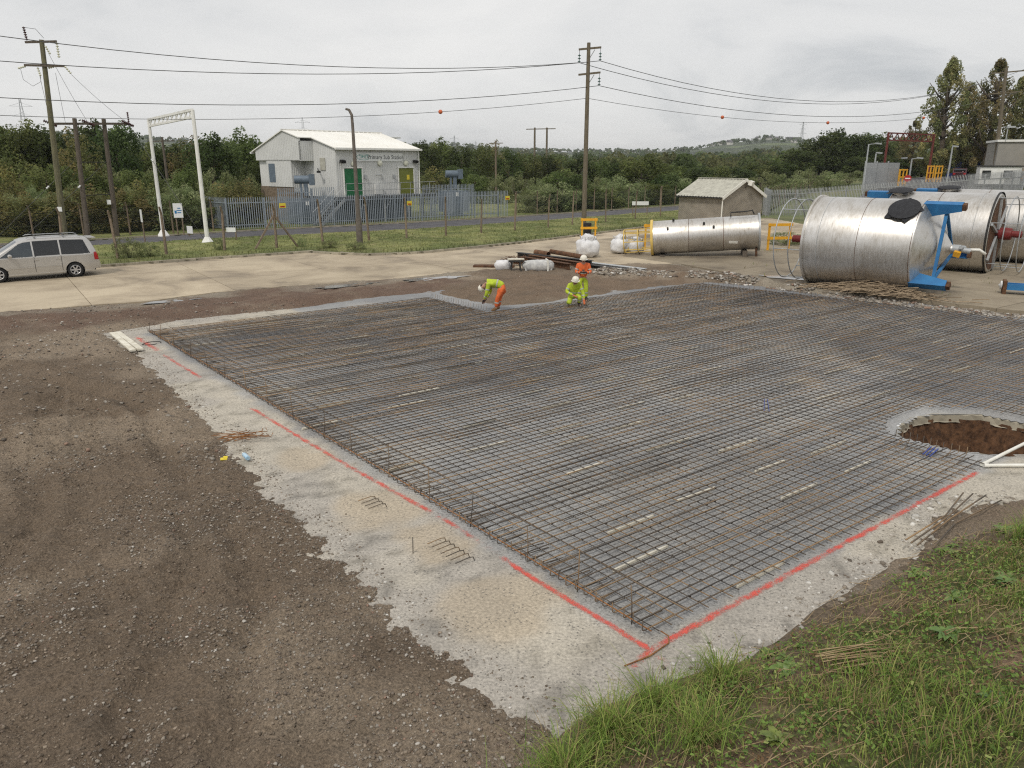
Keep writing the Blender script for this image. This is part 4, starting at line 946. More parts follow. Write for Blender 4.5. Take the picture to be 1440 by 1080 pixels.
# strip over the top: nose, bonnet, windscreen, roof, tailgate
sp_ = resample(SILH, 150); cls = []
for i in range(149):
    x = (sp_[i][0] + sp_[i + 1][0]) / 2; z = (sp_[i][1] + sp_[i + 1][1]) / 2
    cls.append(1 if (x > .64 and x < 1.5 and z > 1.13) else 2 if (x < -2.1 and 1.10 < z < 1.62) else 3 if z < .52 else 0)
for c, nm, mt in ((0, 'body_top', M['silver']), (1, 'windscreen', M['glass']), (2, 'rear_window', M['glass_dark']), (3, 'bumper', M['silver'])):
    vs = []; fs = []
    for i in range(149):
        if cls[i] != c: continue
        for half in ((-1, 1),):
            base = len(vs)
            for (x, z) in (sp_[i], sp_[i + 1]):
                w = float(wid(np.float64(np.clip(x, XB + .002, XF - .002)), np.float64(z)))
                for k in range(9):
                    s_ = -1 + k / 4; vs.append((x, w * s_, z + (.03 * (1 - s_ * s_) if z > 1.0 else 0) + (0)))
            fs += [(base + k, base + k + 1, base + 9 + k + 1, base + 9 + k) for k in range(8)]
    m_ = raw_mesh(nm, np.array(vs), np.array(fs), True); bm_ = bmesh.new(); bm_.from_mesh(m_); bmesh.ops.remove_doubles(bm_, verts=bm_.verts, dist=1e-4); bm_.to_mesh(m_); bm_.free(); link(nm, m_, mt, van)
MB().box((0, 0, .34), (4.5, 1.6, .16)).build('underbody', M['black_trim'], van)
MB().box((-2.5, 0, .86), (.02, .52, .12)).build('number_plate', M['signyellow'], van)
for (cx, cz) in ARCH:
    for s in (1, -1):
        MB().lathe([(0, AR - .006), (-.22, AR - .02), (-.22, .02)], (cx, s * .915, cz), (0, s, 0), 28).build('wheel_arch', M['black_trim'], van, True)
        w = empty('wheel', (cx, s * .80, .325)); w.parent = van
        MB().lathe([(-.1, .21), (-.105, .29), (-.085, .322), (.085, .322), (.105, .29), (.1, .215)], (0, 0, 0), (0, s, 0), 28).build('tyre', M['tyre'], w, True)
        rm = MB().lathe([(.095, .215), (.08, .20), (.02, .19), (.02, .03)], (0, 0, 0), (0, s, 0), 24, 1)
        rm.lathe([(.1, .214), (.104, .2), (.09, .185)], (0, 0, 0), (0, s, 0), 24)
        for k in range(6):
            a = k * math.pi / 3; rm.bar((.03 * math.cos(a), s * .085, .03 * math.sin(a)), (.195 * math.cos(a), s * .092, .195 * math.sin(a)), .058, .03, up=(0, 1, 0))
        rm.cyl((0, s * .05, 0), (0, s * .105, 0), .05, 12); rm.build('rim', [M['alloy'], M['black_trim']], w, True)
for s in (1, -1):
    MB().tube([(.25, s * .66, 1.80), (.15, s * .655, 1.85), (-1.7, s * .655, 1.845), (-1.85, s * .66, 1.785)], .018, 6).build('roof_rail', M['galv'], van, 2)
    MB().lathe([(-.10, .02), (-.08, .075), (0, .09), (.07, .08), (.10, .02)], (.98, s * 1.03, 1.10), (0, 1, 0), 12).build('wing_mirror', M['silver'], van, True)
    for x in (.02, -.78): MB().box((x, s * .935, .88), (.17, .03, .035)).build('door_handle', M['silver'], van)
for x in (-.1, -1.2): MB().bar((x, -.66, 1.865), (x, .66, 1.865), .05, .03).build('roof_bar', M['black_trim'], van)
MB().prism([(-2.13, -.62), (-2.42, -.60), (-2.44, .60), (-2.13, .62)], 1.655, 1.69).build('spoiler', M['silver'], van)
# ---------------------------------------------------------------- steel tanks
def steel_mat():
    m, t, b, o = new_mat('stained_stainless'); vec = nd(t, 'ShaderNodeTexCoord').outputs['Object']
    mp = nd(t, 'ShaderNodeMapping', {'Scale': (6, 1.1, 1.1)}); t.links.new(vec, mp.inputs[0])
    n = noise(t, .8, 6, .65, vec, .5); n2 = noise(t, 3, 5, .7, mp.outputs[0])
    col = ramp(t, mth(t, 'ADD', mth(t, 'MULTIPLY', n, .6), mth(t, 'MULTIPLY', n2, .4)), [(.32, (.32, .27, .21)), (.43, (.55, .52, .475)), (.54, (.65, .63, .60)), (.68, (.76, .745, .725))])
    t.links.new(col, b.inputs['Base Color']); b.inputs['Metallic'].default_value = .88
    t.links.new(mth(t, 'ADD', mth(t, 'MULTIPLY', n2, .25), .28), b.inputs['Roughness']); bump(t, b, n2, .06, .01); return m
M['steel'] = steel_mat()
def cyl_tank(name, p, ax, Ln, R, label, cone=True, spin=0.0, cover=None, group=None, cagefar=True):
    """local +X runs from the cage end (0) to the cone end (Ln); origin under the cage end"""
    t_ = empty(name, (p[0], p[1], p[2]), math.atan2(ax[1], ax[0]), label, 'tank', group); c = Vector((0, 0, R))
    MB().lathe([(0, R * .02), (0, R - .04), (.04, R), (Ln, R), (Ln + .03, R - .02)], c, (1, 0, 0), 64).build('shell', M['steel'], t_, True)
    for d in (.62, Ln * .52, Ln - .03):
        MB().tube([(d, (R + .004) * math.cos(a), R + (R + .004) * math.sin(a)) for a in [q * math.pi / 24 for q in range(48)]], .009, 5, closed=True).build('weld_seam', M['rust'] if d > .7 else M['galv'], t_, 2)
    MB().lathe([(Ln + .03, R - .02), (Ln + .75, .45), (Ln + .95, .16), (Ln + 1.05, .15)], c, (1, 0, 0), 64).build('cone_end', M['steel'], t_, True)
    for k, a in enumerate((RAD(90) + spin, RAD(210) + spin, RAD(330) + spin)):
        lg = MB(); ca, sa = math.cos(a), math.sin(a)
        rot = Matrix(((1, 0, 0), (0, ca, -sa), (0, sa, ca)))                # local y -> radial
        def W(x, r, w): return rot @ Vector((x, r, w)) + c
        z0 = Ln - .04; hw = .15
        vs = [W(z0, R + .012, -hw), W(z0 + 1.25, R + .01, -hw), W(z0 + 1.25, R - .24, -hw), W(z0 + .02, R - .52, -hw), W(z0, R + .012, hw), W(z0 + 1.25, R + .01, hw), W(z0 + 1.25, R - .24, hw), W(z0 + .02, R - .52, hw)]
        lg.add(vs[:4], [(0, 1, 2, 3)]); lg.add(vs[4:], [(3, 2, 1, 0)]); lg.add(vs, [(0, 4, 5, 1)])
        for xx in (.0, .65, 1.24): lg.add([W(z0 + xx, R, -hw), W(z0 + xx, R, hw), W(z0 + xx, R - .52 + .21 * xx, hw), W(z0 + xx, R - .52 + .21 * xx, -hw)], [(0, 1, 2, 3)])
        L_ = lg.build('leg', M['bluepaint'], t_)
        MB().box(tuple(W(z0 + 1.31, R - .12, 0)), (.13, .22, .22), rot.to_4x4().to_3x3()).build('foot_plate', M['rust'], L_)
        b2 = a + RAD(120); q = lambda x, r, an: Vector((x, r * math.cos(an), R + r * math.sin(an)))
        MB().bar(q(z0 + .75, R - .3, a), q(z0 + .75, R - .3, b2), .11, .07).build('brace', M['bluepaint'], t_)
    v = MB().cyl((Ln + 1.0, 0, R), (Ln + 1.25, 0, R), .17, 14).cyl((Ln + 1.25, 0, R), (Ln + 1.55, .1, R - .05), .1, 12).cyl((Ln + 1.3, -.25, R + .1), (Ln + 1.3, .35, R + .05), .07, 10); v.build('outlet_valve', M['galv'], t_, True)
    MB().tube([(Ln + 1.5, .1, R), (Ln + 1.8, .3, R + .0), (Ln + 2.0, .4, R - .15)], .055, 8).build('outlet_pipe', M['white_plastic'], t_, 2)
    MB().box((Ln + 1.2, -.2, R - .15), (.22, .14, .2), (.3, .2, 0)).build('valve_handle', M['yellow'], t_)
    # cage end
    for d in (.55, 1.15):
        MB().tube([(-d, R * .93 * math.cos(a), R + R * .93 * math.sin(a)) for a in [q * math.pi / 20 for q in range(40)]], .024, 6, closed=True).build('cage_hoop', M['galv'], t_, 2)
    for a in [RAD(q) for q in (20, 75, 130, 190, 250, 310)]:
        MB().cyl((0, R * .93 * math.cos(a), R + R * .93 * math.sin(a)), (-1.17, R * .93 * math.cos(a), R + R * .93 * math.sin(a)), .02, 6).build('cage_rail', M['galv'], t_)
    MB().lathe([(.0, R + .07), (.09, R + .07), (.09, R - .01)], c, (1, 0, 0), 48).build('rim_flange', M['darksteel'] if cagefar else M['steel'], t_, True)
    if cagefar:
        MB().lathe([(-.012, .2), (-.012, R - .12)], c, (1, 0, 0), 40).build('dark_top_plate', M['rust'], t_)
        for k in range(6):
            a = k * math.pi / 3 + .3; MB().bar((-.06, .2 * math.cos(a), R + .2 * math.sin(a)), (-.06, (R - .1) * math.cos(a), R + (R - .1) * math.sin(a)), .10, .09, up=(1, 0, 0)).build('top_rib', M['galv'], t_)
    g = MB().lathe([(0, .16), (-.15, .16), (-.15, .26), (-.4, .28), (-.62, .25), (-.64, .15), (-1.0, .15), (-1.02, .05)], c, (1, 0, 0), 20); g.build('agitator_motor', M['redpaint'], t_, True)
    if cover:
        a, d = cover; nrm = Vector((0, math.cos(a), math.sin(a))); pos = Vector((d, 0, R)) + nrm * (R + .03)
        hs = MB().lathe([(0, .40), (.14, .40)], pos - nrm * .1, nrm, 24).build('manway', M['steel'], t_, True)
        cv = MB().lathe([(.0, .54), (.035, .55), (.07, .42), (.10, .15), (.105, .002)], pos + nrm * .04, nrm, 22)
        tg = nrm.cross(Vector((1, 0, 0)))
        rq = random.Random(int(d * 100))
        for k in range(4):
            an = k * 1.3 + .4 + d; dr = Vector((1, 0, 0)) * math.cos(an) + tg * math.sin(an); sd_ = dr.cross(nrm)
            cv.add([pos + dr * .5 + sd_ * .18 + nrm * .05, pos + dr * .5 - sd_ * .18 + nrm * .05, pos + dr * rq.uniform(.62, .82) + nrm * rq.uniform(-.12, .06) + sd_ * rq.uniform(-.1, .1)], [(0, 1, 2)])
        cv.build('manway_cover', M['black_rubber'], t_, 1)
    return t_
AX = Vector((.745, -.667, 0)).normalized()
cyl_tank('steel_tank', (12.62, 31.3, .16), AX, 4.0, 1.75, 'large stainless tank lying on its side behind the twig heap', spin=RAD(18), cover=(RAD(128), 3.45), cagefar=False)
p2 = Vector((21.9, 34.35, .16))
cyl_tank('steel_tank', p2, -AX, 4.4, 1.75, 'stainless tank with dark caged end turned to the yard, between two others', spin=RAD(-10), cover=(RAD(78), 4.1))
p3 = Vector((26.2, 37.6, .16))
cyl_tank('steel_tank', p3, -AX, 4.6, 1.75, 'rearmost stainless tank in front of the grey palisade fence', spin=RAD(-10), cover=(RAD(82), 4.3))
# wedges under the tanks
for k, (q, lab) in enumerate((((13.5, 30.5), 'timber wedge under the large tank by the twigs'), ((15.2, 29.1), 'timber chock under the cone end of the large tank'))):
    tag(MB().prism([(-.5, -.1), (.5, -.1), (.5, .1), (-.5, .1)], 0, .1).build('timber_chock', M['wood_dark'], None, False, (q[0], q[1], .16), (0, 0, -.78)), lab, 'chock')
# slender tank with yellow ladder cage
sx0, sy0, sx1, sy1 = 7.75, 42.0, 13.3, 40.7
axs = Vector((sx1 - sx0, sy1 - sy0, .45)); ln = axs.length
st = empty('slender_tank', (sx0, sy0, .05), math.atan2(sy1 - sy0, sx1 - sx0), 'slender stained steel tank with yellow cage lying tilted on the yard', 'tank')
al = math.asin(.45 / ln); ca_, sa_ = math.cos(al), math.sin(al)
def SL(x, y, z): return Vector((x * ca_ - z * sa_, y, .92 + x * sa_ + z * ca_))
o_, x_ = SL(0, 0, 0), Vector((ca_, 0, sa_))
MB().lathe([(0, .05), (0, .86), (.02, .90), (2.0, .905), (2.02, .9), (3.8, .905), (3.82, .9), (5.6, .9)], o_, x_, 48).build('shell', M['steel'], st, True)
for d in (2.0, 3.8): MB().lathe([(d - .012, .9), (d - .01, .912), (d + .01, .912), (d + .012, .9)], o_, x_, 48).build('weld_seam', M['rust'], st, True)
MB().lathe([(5.6, .9), (5.6, 1.0), (5.69, 1.0), (5.69, .03)], o_, x_, 48).build('end_flange', M['galv'], st, True)
for d in (0.0, ): MB().lathe([(d - .03, .92), (d - .03, .99), (d + .1, .99), (d + .1, .9)], o_, x_, 40).build('yellow_rim', M['paleyellow'], st, True)
for (d, a) in ((.9, 1.0), (2.8, .8), (3.3, 1.05), (1.2, .3)):
    an = math.pi + a; MB().cyl(SL(d, -.88 * math.sin(a), .88 * math.cos(a)), SL(d, -1.03 * math.sin(a), 1.03 * math.cos(a)), .06, 8).build('nozzle', M['darksteel'], st, True)
MB().tube([SL(4.2, -.2, .9), SL(4.2, -.2, 1.12), SL(5.0, -.2, 1.13), SL(5.3, -.2, 1.17), SL(5.4, -.2, .95)], .035, 6).build('top_pipe', M['darksteel'], st, 2)
MB().box(SL(4.3, -.83, -.40), (.45, .02, .12), (.4, 0, 0)).build('name_plate', M['white_plastic'], st)
MB().cyl(SL(5.5, -.45, -.8), SL(5.5, -.45, -1.4), .06, 8).build('drain_pipe', M['rust'], st, True)
for d in (-.75, -1.5):
    MB().tube([SL(d, .62 * math.cos(a), .62 * math.sin(a) - .1) for a in [q * math.pi / 16 for q in range(32)]], .03, 6, closed=True).build('cage_hoop', M['paleyellow'], st, 2)
for a in [q * math.pi / 4 for q in range(8)]:
    MB().bar(SL(-.02, .62 * math.cos(a), .62 * math.sin(a) - .1), SL(-1.52, .62 * math.cos(a), .62 * math.sin(a) - .1), .03, .05).build('cage_strap', M['paleyellow'], st)
for q, lab in (((8.4, 41.9), 'rusty bearer under the yellow cage end of the slender tank'), ((12.6, 40.9), 'timber bearer propping the flanged end of the slender tank')):
    tag(MB().box((0, 0, .03 + .17 * (q[0] > 10)), (.25, 1.7, .06 + .34 * (q[0] > 10))).build('bearer', M['wood_dark'], None, False, (q[0], q[1], .05), (0, 0, -.23)), lab, 'bearer')
# twig heap
tw = MB(); rt = random.Random(9)
for k in range(520):
    cx, cy = rt.gauss(0, 1.0), rt.gauss(0, .33); l = rt.uniform(.3, 1.1); a = rt.gauss(.0, .5); h = max(0, .42 - .26 * abs(cx) * .6 - abs(cy) * .35) * rt.random()
    dx, dy = math.cos(a) * l / 2, math.sin(a) * l / 2
    tw.tube([(cx - dx, cy - dy, h + .02), (cx + rt.uniform(-.06, .06), cy + rt.uniform(-.06, .06), h + rt.uniform(.02, .12)), (cx + dx, cy + dy, h + rt.uniform(0, .2))], rt.uniform(.008, .02), 4)
tag(tw.build('twig_heap', M['twig'], None, False, (13.9, 28.6, .17), (0, 0, -.75)), 'low heap of dry bare twigs in front of the large tank', 'twigs', kind='stuff')
# blue steel frame at the right, partly out of view
bf = empty('blue_channel_section', (18.9, 28.6, .16), -.5, 'rusty ended blue steel channel lying on the yard concrete', 'steel channel')
MB().box((.75, 0, .2), (1.3, .5, .06)).box((.75, .23, .28), (1.3, .06, .22)).box((.75, -.23, .28), (1.3, .06, .22)).build('channel', M['bluepaint'], bf)
MB().box((.03, 0, .25), (.12, .6, .5)).build('end_plate', M['rust'], bf)
MB().lathe([(0, .02), (0, .16), (.06, .17), (.07, .08), (.12, .02)], (-.05, 0, .3), (-1, 0, 0), 10).build('rag', M['bag'], bf, True)
# ---------------------------------------------------------------- site clutter beyond the mat
def lump(name, mat, parent, c, d, seed, n=18, m=10, amp=.16, flat=True):
    """a soft filled shape (bag, wrapped load): squashed box-sphere with folds"""
    r_ = np.random.RandomState(seed); vs = []
    for i in range(m + 1):
        ph = -math.pi / 2 + math.pi * i / m
        for j in range(n):
            th = 2 * math.pi * j / n; x, y, z = math.cos(ph) * math.cos(th), math.cos(ph) * math.sin(th), math.sin(ph)
            q = (abs(x) ** 3.2 + abs(y) ** 3.2 + abs(z) ** 3.2) ** (1 / 3.2); k = 1 + r_.uniform(-amp, amp) * (i not in (0, m))
            vs.append((c[0] + x / q * d[0] / 2 * k, c[1] + y / q * d[1] / 2 * k, max(c[2] + z / q * d[2] / 2 * k, .0)))
    fs = [(i * n + j, i * n + (j + 1) % n, (i + 1) * n + (j + 1) % n, (i + 1) * n + j) for i in range(m) for j in range(n)]
    return link(name, raw_mesh(name, np.array(vs), np.array(fs), False), mat, parent)
def jumbo(loc, rz, lab, seed, s=1.0):
    t_ = empty('bulk_bag', loc, rz, lab, 'bulk bag')
    lump('sack', M['bag'], t_, (0, 0, .42 * s), (1.05 * s, 1.0 * s, .86 * s), seed, 22, 12, .10)
    lump('gathered_top', M['bag'], t_, (.05, 0, .88 * s), (.6 * s, .55 * s, .42 * s), seed + 1, 14, 8, .3)
    for k, a in enumerate((.6, 2.2, 3.9, 5.4)):
        MB().tube([(.34 * s * math.cos(a), .34 * s * math.sin(a), .78 * s), (.42 * s * math.cos(a), .42 * s * math.sin(a), 1.0 * s), (.3 * s * math.cos(a + .5), .3 * s * math.sin(a + .5), .98 * s), (.32 * s * math.cos(a + .6), .32 * s * math.sin(a + .6), .78 * s)], .025, 5).build('lifting_loop', M['bag'], t_, 2)
jumbo((4.12, 41.2, .03), .4, 'white bulk bag standing alone beside the rusty beams', 41, 1.12)
jumbo((6.15, 43.0, .03), .9, 'slumped white bulk bag next to the yellow tank cage', 47, .95)
jumbo((7.05, 42.9, .03), .2, 'white bulk bag partly behind the yellow tank cage', 53, .85)
for k, (p, s, lab) in enumerate((((-.45, 35.9, .0), (.75, .6, .5), 'small white sack beside the saw trestle'),)):
    t_ = empty('white_sack', p, .2, lab, 'sack'); lump('sack', M['bag'], t_, (0, 0, s[2] / 2), s, 61, 16, 8, .12)
pw = empty('wrapped_blocks', (1.25, 35.75, .0), .12, 'grey blocks in clear plastic wrap with white strap', 'block pack')
for r_ in range(3):
    for k in range(4):
        MB().box((-.5 + k * .33, 0, .12 + r_ * .145), (.31, .42, .135)).build('block', M['wrap'], pw)
lump('plastic_wrap', M['wrap'], pw, (0, 0, .27), (1.5, .62, .54), 67, 26, 10, .05)
MB().box((.42, 0, .275), (.06, .66, .58)).build('strap', M['white_plastic'], pw)
tr_ = empty('saw_trestle', (.18, 35.55, .0), .1, 'dark saw trestle with a pale board on top between the bags', 'trestle')
MB().box((0, 0, .60), (.78, .35, .05)).build('top_board', M['white_dirty'], tr_)
MB().prism([(-.36, -.15), (.36, -.15), (.26, .15), (-.26, .15)], .48, .57).build('tray', M['darksteel'], tr_)
for sx in (-.18, .18):
    for sy in (-.14, .14): MB().bar((sx, sy, .5), (sx * 1.3, sy * 1.3, 0), .05, .05).build('leg', M['darksteel'], tr_)
# stack of rusty beams, sheet piles and pipes
def ibeam(mb, a, b, w, h, t=.02):
    a, b = Vector(a), Vector(b); mb.bar(a + Vector((0, 0, h / 2)), b + Vector((0, 0, h / 2)), w, t); mb.bar(a - Vector((0, 0, h / 2)), b - Vector((0, 0, h / 2)), w, t); mb.bar(a, b, t * 1.2, h - t * 1.1)
beams = [((.5, 38.6, .20), (2.75, 35.7, .20), .26, .32, 'rust', 'rusty steel beam at the front of the stack behind the workers'),
         ((.9, 39.3, .20), (3.35, 36.2, .20), .26, .32, 'rust', 'rusty steel beam second in the stack behind the workers'),
         ((.3, 40.3, .20), (3.9, 36.7, .22), .30, .34, 'darksteel', 'dark steel beam lying behind the two rusty beams'),
         ((2.9, 37.4, .14), (6.2, 34.4, .10), .36, .16, 'darksteel', 'long dark steel section pointing at the rubble'),
         ((3.3, 38.2, .12), (6.3, 35.4, .09), .34, .14, 'galv', 'grey steel section lying flat beside the rubble')]
for (a, b, w, h, mt, lab) in beams:
    mb = MB(); c = Vector(a).lerp(Vector(b), .5); c.z = 0; ibeam(mb, Vector(a) - c, Vector(b) - c, w, h); tag(mb.build('steel_beam', M[mt], None, False, c), lab, 'beam')
for k, (a, b, r, lab) in enumerate((((1.25, 39.9, .42), (1.9, 39.1, .40), .15, 'short fat rusty pipe on top of the beam stack'), ((2.05, 40.1, .45), (3.6, 38.8, .32), .12, 'long rusty pipe leaning along the beam stack'))):
    c = Vector(a).lerp(Vector(b), .5); c.z = 0
    n = 16; mb = MB(); d = (Vector(b) - Vector(a)); mb.lathe([(0, r - .02), (0, r), (d.length, r), (d.length, r - .02), (0, r - .02)], Vector(a) - c, d, 18); tag(mb.build('rusty_pipe', M['rust'], None, True, c), lab, 'pipe')
for k, (a, b, lab) in enumerate((((3.6, 35.6, .06), (6.2, 32.6, .05), 'single thin rusty bar pointing from the stack to the mesh'), ((-1.9, 37.2, .06), (.1, 37.0, .08), 'flat bundle of rusty mesh left of the white sack'), ((-.1, 27.9, .03), (1.5, 29.2, .03), 'thin rusty bar lying on the brown dirt between the workers'), ((-.6, 27.4, .03), (1.35, 29.4, .03), 'second thin rusty bar on the brown dirt, crossing near its tip'))):
    c = Vector(a).lerp(Vector(b), .5); c.z = 0; wd = (.05, .5, .02, .018)[k]
    tag(MB().bar(Vector(a) - c, Vector(b) - c, wd, (.05, .10, .02, .018)[k]).build('rusty_bar', M['rust'], None, False, c), lab, 'bar')
cg = MB(); rq = random.Random(4)
for k in range(46): cg.tube([(rq.uniform(-.7, .7), rq.uniform(-.3, .3), .05 + rq.uniform(0, .3)), (rq.uniform(-.7, .7), rq.uniform(-.3, .3), .12 + rq.uniform(0, .45))], .012, 4)
tag(cg.build('scrap_rebar', M['rust'], None, False, (.1, 37.6, 0)), 'tangle of rusty scrap rebar behind the saw trestle', 'scrap', kind='stuff')
# yellow barrier and guard frames
def barrier(loc, rz, w, h, lab, mat='yellow', n=2):
    t_ = empty('yellow_barrier', loc, rz, lab, 'barrier')
    for s in (-1, 1): MB().box((s * w / 2, 0, h / 2), (.10, .10, h)).build('post', M[mat], t_)
    for k in range(n): MB().box((0, -.065, h - .09 - k * (h * .48)), (w + .24, .03, .16)).build('rail', M[mat], t_)
    return t_
barrier((5.36, 53.1, .06), .1, .95, 1.2, 'yellow timber barrier at the foot of the tall wooden pole')
tb_ = MB().cyl((0, 0, 0), (0, 0, .8), .28, 14); tag(tb_.build('black_drum', M['black_rubber'], None, True, (5.35, 53.9, .08)), 'dark drum behind the yellow timber barrier', 'drum')
barrier((10.6, 44.2, .04), -.05, 5.6, 1.5, 'long yellow guard rail behind the slender tank', n=1)
barrier((15.3, 43.4, .12), .2, 1.3, 1.55, 'yellow guard frame past the flanged end of the slender tank', n=3)
# ---------------------------------------------------------------- brick hut
def brick_mat(name, c1, c2, mortar, sx=1.0):
    m, t, b, o = new_mat(name); vec = nd(t, 'ShaderNodeTexCoord').outputs['UV']
    br = nd(t, 'ShaderNodeTexBrick', {'Scale': 1.0, 'Mortar Size': .012, 'Brick Width': .225, 'Row Height': .075, 'Color1': c1 + (1,), 'Color2': c2 + (1,), 'Mortar': mortar + (1,)}); t.links.new(vec, br.inputs['Vector'])
    n = noise(t, 1.2, 5, .6, nd(t, 'ShaderNodeTexCoord').outputs['Object']); f = mth(t, 'ADD', mth(t, 'MULTIPLY', n, .7), .65)
    t.links.new(mixc(t, 1, br.outputs['Color'], nd(t, 'ShaderNodeCombineXYZ', {0: f, 1: f, 2: f}).outputs[0], 'MULTIPLY'), b.inputs['Base Color'])
    b.inputs['Roughness'].default_value = .9; bump(t, b, br.outputs['Fac'], -.5, .01); return m
M['brick'] = brick_mat('grey_brown_brick', (.20, .165, .125), (.12, .10, .078), (.42, .39, .33))
def wall_quad(name, pts, mat, parent, u0=0.0):
    """planar wall polygon given in 3-D, with UVs in metres"""
    me = bpy.data.meshes.new(name); me.from_pydata([tuple(p) for p in pts], [], [tuple(range(len(pts)))]); uv = me.uv_layers.new(name='UVMap')
    a = Vector(pts[0]); d = (Vector(pts[1]) - a); d.z = 0; d.normalize()
    for l in me.loops: p = Vector(pts[l.vertex_index]); uv.data[l.index].uv = ((p - a).dot(d) + u0, p.z)
    me.materials.append(mat); return link(name, me, None, parent)
hut = empty('brick_hut', (17.0, 62.0, .04), RAD(36), 'small brick hut with grey corrugated roof beside the palisade fence', 'hut')
Wd, Ld, He, Hr = 5.2, 4.6, 2.35, 3.55      # gable along +x, length along +y (local)
wall_quad('front_gable', [(0, 0, 0), (Wd, 0, 0), (Wd, 0, He), (Wd / 2, 0, Hr), (0, 0, He)], M['brick'], hut)
wall_quad('side_wall', [(0, Ld, 0), (0, 0, 0), (0, 0, He), (0, Ld, He)], M['brick'], hut)
wall_quad('side_wall', [(Wd, 0, 0), (Wd, Ld, 0), (Wd, Ld, He), (Wd, 0, He)], M['brick'], hut)
wall_quad('back_gable', [(Wd, Ld, 0), (0, Ld, 0), (0, Ld, He), (Wd / 2, Ld, Hr), (Wd, Ld, He)], M['brick'], hut)
for s in (0, 1):
    vs = []; n = 64; rs = 8
    for i in range(n + 1):
        y = -.18 + (Ld + .36) * i / n
        for k in range(rs + 1):
            u = k / rs; x = (-.22 + (Wd / 2 + .22) * u) if s == 0 else (Wd + .22 - (Wd / 2 + .22) * u); z = He - .10 + (Hr + .06 - He + .10) * u + .03 * math.cos(i * math.pi / 2)
            vs.append((x, y, z + (.05 if k == rs else 0)))
    fs = [(i * (rs + 1) + k, i * (rs + 1) + k + 1, (i + 1) * (rs + 1) + k + 1, (i + 1) * (rs + 1) + k) for i in range(n) for k in range(rs)]
    link('roof_sheet', raw_mesh('roof_sheet', np.array(vs), np.array(fs), True), M['asbestos'], hut)
MB().bar((Wd / 2, -.2, Hr + .11), (Wd / 2, Ld + .2, Hr + .11), .3, .05).build('ridge_cap', M['asbestos'], hut)
for a, b in (((-.25, -.2, He - .2), (Wd / 2, -.2, Hr)), ((Wd + .25, -.2, He - .2), (Wd / 2, -.2, Hr))): MB().bar(a, b, .05, .24).build('barge_board', M['white_plastic'], hut)
MB().bar((-.28, -.15, He - .16), (-.28, Ld + .15, He - .16), .12, .1).build('gutter', M['darksteel'], hut)
MB().cyl((-.06, -.05, 0), (-.06, -.05, He - .15), .05, 8).build('downpipe', M['white_plastic'], hut)
MB().box((Wd / 2 + .35, -.42, Hr - .25), (.5, .32, .36), (.3, 0, .3)).build('floodlight', M['white_plastic'], hut); MB().bar((Wd / 2 + .1, 0, Hr - .6), (Wd / 2 + .3, -.35, Hr - .4), .06, .06).build('lamp_bracket', M['darksteel'], hut)
# ---------------------------------------------------------------- wooden poles and lines
def pole(name, base, top, r0, r1, mat, lab, cat='pole', n=10):
    b = Vector(base); t_ = empty(name, base, 0, lab, cat)
    MB().tube([Vector((0, 0, -.2))] + [(Vector(top) - b) * k for k in (.25, .5, .75, 1.0)], [r0] + [r0 + (r1 - r0) * k for k in (.25, .5, .75, 1.0)], n).build('pole', mat, t_, True); return t_
def insul(t_, p, l, mat, nd_=5, r=.085, d=(0, 0, -1), name='insulator'):
    prof = [(0, .02)]
    for k in range(nd_): z = l * (k + .5) / nd_; prof += [(z - .05, .03), (z, r), (z + .025, r * .9), (z + .04, .03)]
    prof += [(l, .02)]; MB().lathe(prof, p, d, 10).build(name, mat, t_, True)
cb = Vector((5.66, 60, 0)); cp = pole('power_pole', cb, (5.67, 60, 13.45), .20, .13, M['wood'], 'tall wooden power pole with two crossarms behind the yellow barrier', 'power pole')
def rel(t_, p): return Vector(p) - t_.location
for (a, b) in (((4.93, 59.7, 12.95), (6.62, 60.35, 13.18)), ((4.95, 59.7, 11.22), (6.62, 60.35, 11.45))):
    MB().bar(rel(cp, a), rel(cp, b), .10, .14).build('crossarm', M['wood'], cp)
    MB().bar(rel(cp, (5.8, 60.05, a[2] - .5)), rel(cp, (6.15, 60.2, a[2] + .05)), .03, .05).build('arm_brace', M['galv'], cp)
for p in ((4.97, 59.72, 12.9), (6.58, 60.33, 13.1), (6.56, 60.33, 11.38)):
    MB().cyl(rel(cp, p), rel(cp, (p[0], p[1], p[2] - .3)), .015, 5).build('hanger', M['darksteel'], cp); insul(cp, rel(cp, (p[0], p[1], p[2] - .25)), .62, M['ceramic_green'], 3, .12)
lp = pole('power_pole', (-28.73, 48.63, 0), (-27.75, 48.0, 11.92), .19, .13, M['wood_green'], 'leaning green stained power pole with brown insulators behind the car', 'power pole')
for (a, b) in (((-28.6, 47.75, 11.75), (-26.95, 48.15, 11.85)), ((-28.85, 47.7, 10.5), (-26.75, 48.2, 10.5))): MB().bar(rel(lp, a), rel(lp, b), .10, .12).build('crossarm', M['wood_dark'], lp)
insul(lp, rel(lp, (-28.5, 47.8, 11.85)), .75, M['ceramic_brown'], 6, .09, (-.1, 0, 1)); insul(lp, rel(lp, (-26.97, 48.15, 11.8)), .85, M['fairwhite'], 6, .09)
for (p, d) in (((-28.8, 47.75, 10.45), (-.8, 0, -.2)), ((-28.2, 47.9, 10.4), (.2, 0, -1)), ((-27.2, 48.1, 10.5), (-.8, 0, -.2)), ((-26.75, 48.2, 10.5), (.45, .3, -.75)), ((-27.6, 48, 11.6), (.3, .2, -.8))): insul(lp, rel(lp, p), .5, M['fairwhite'], 4, .07, d)
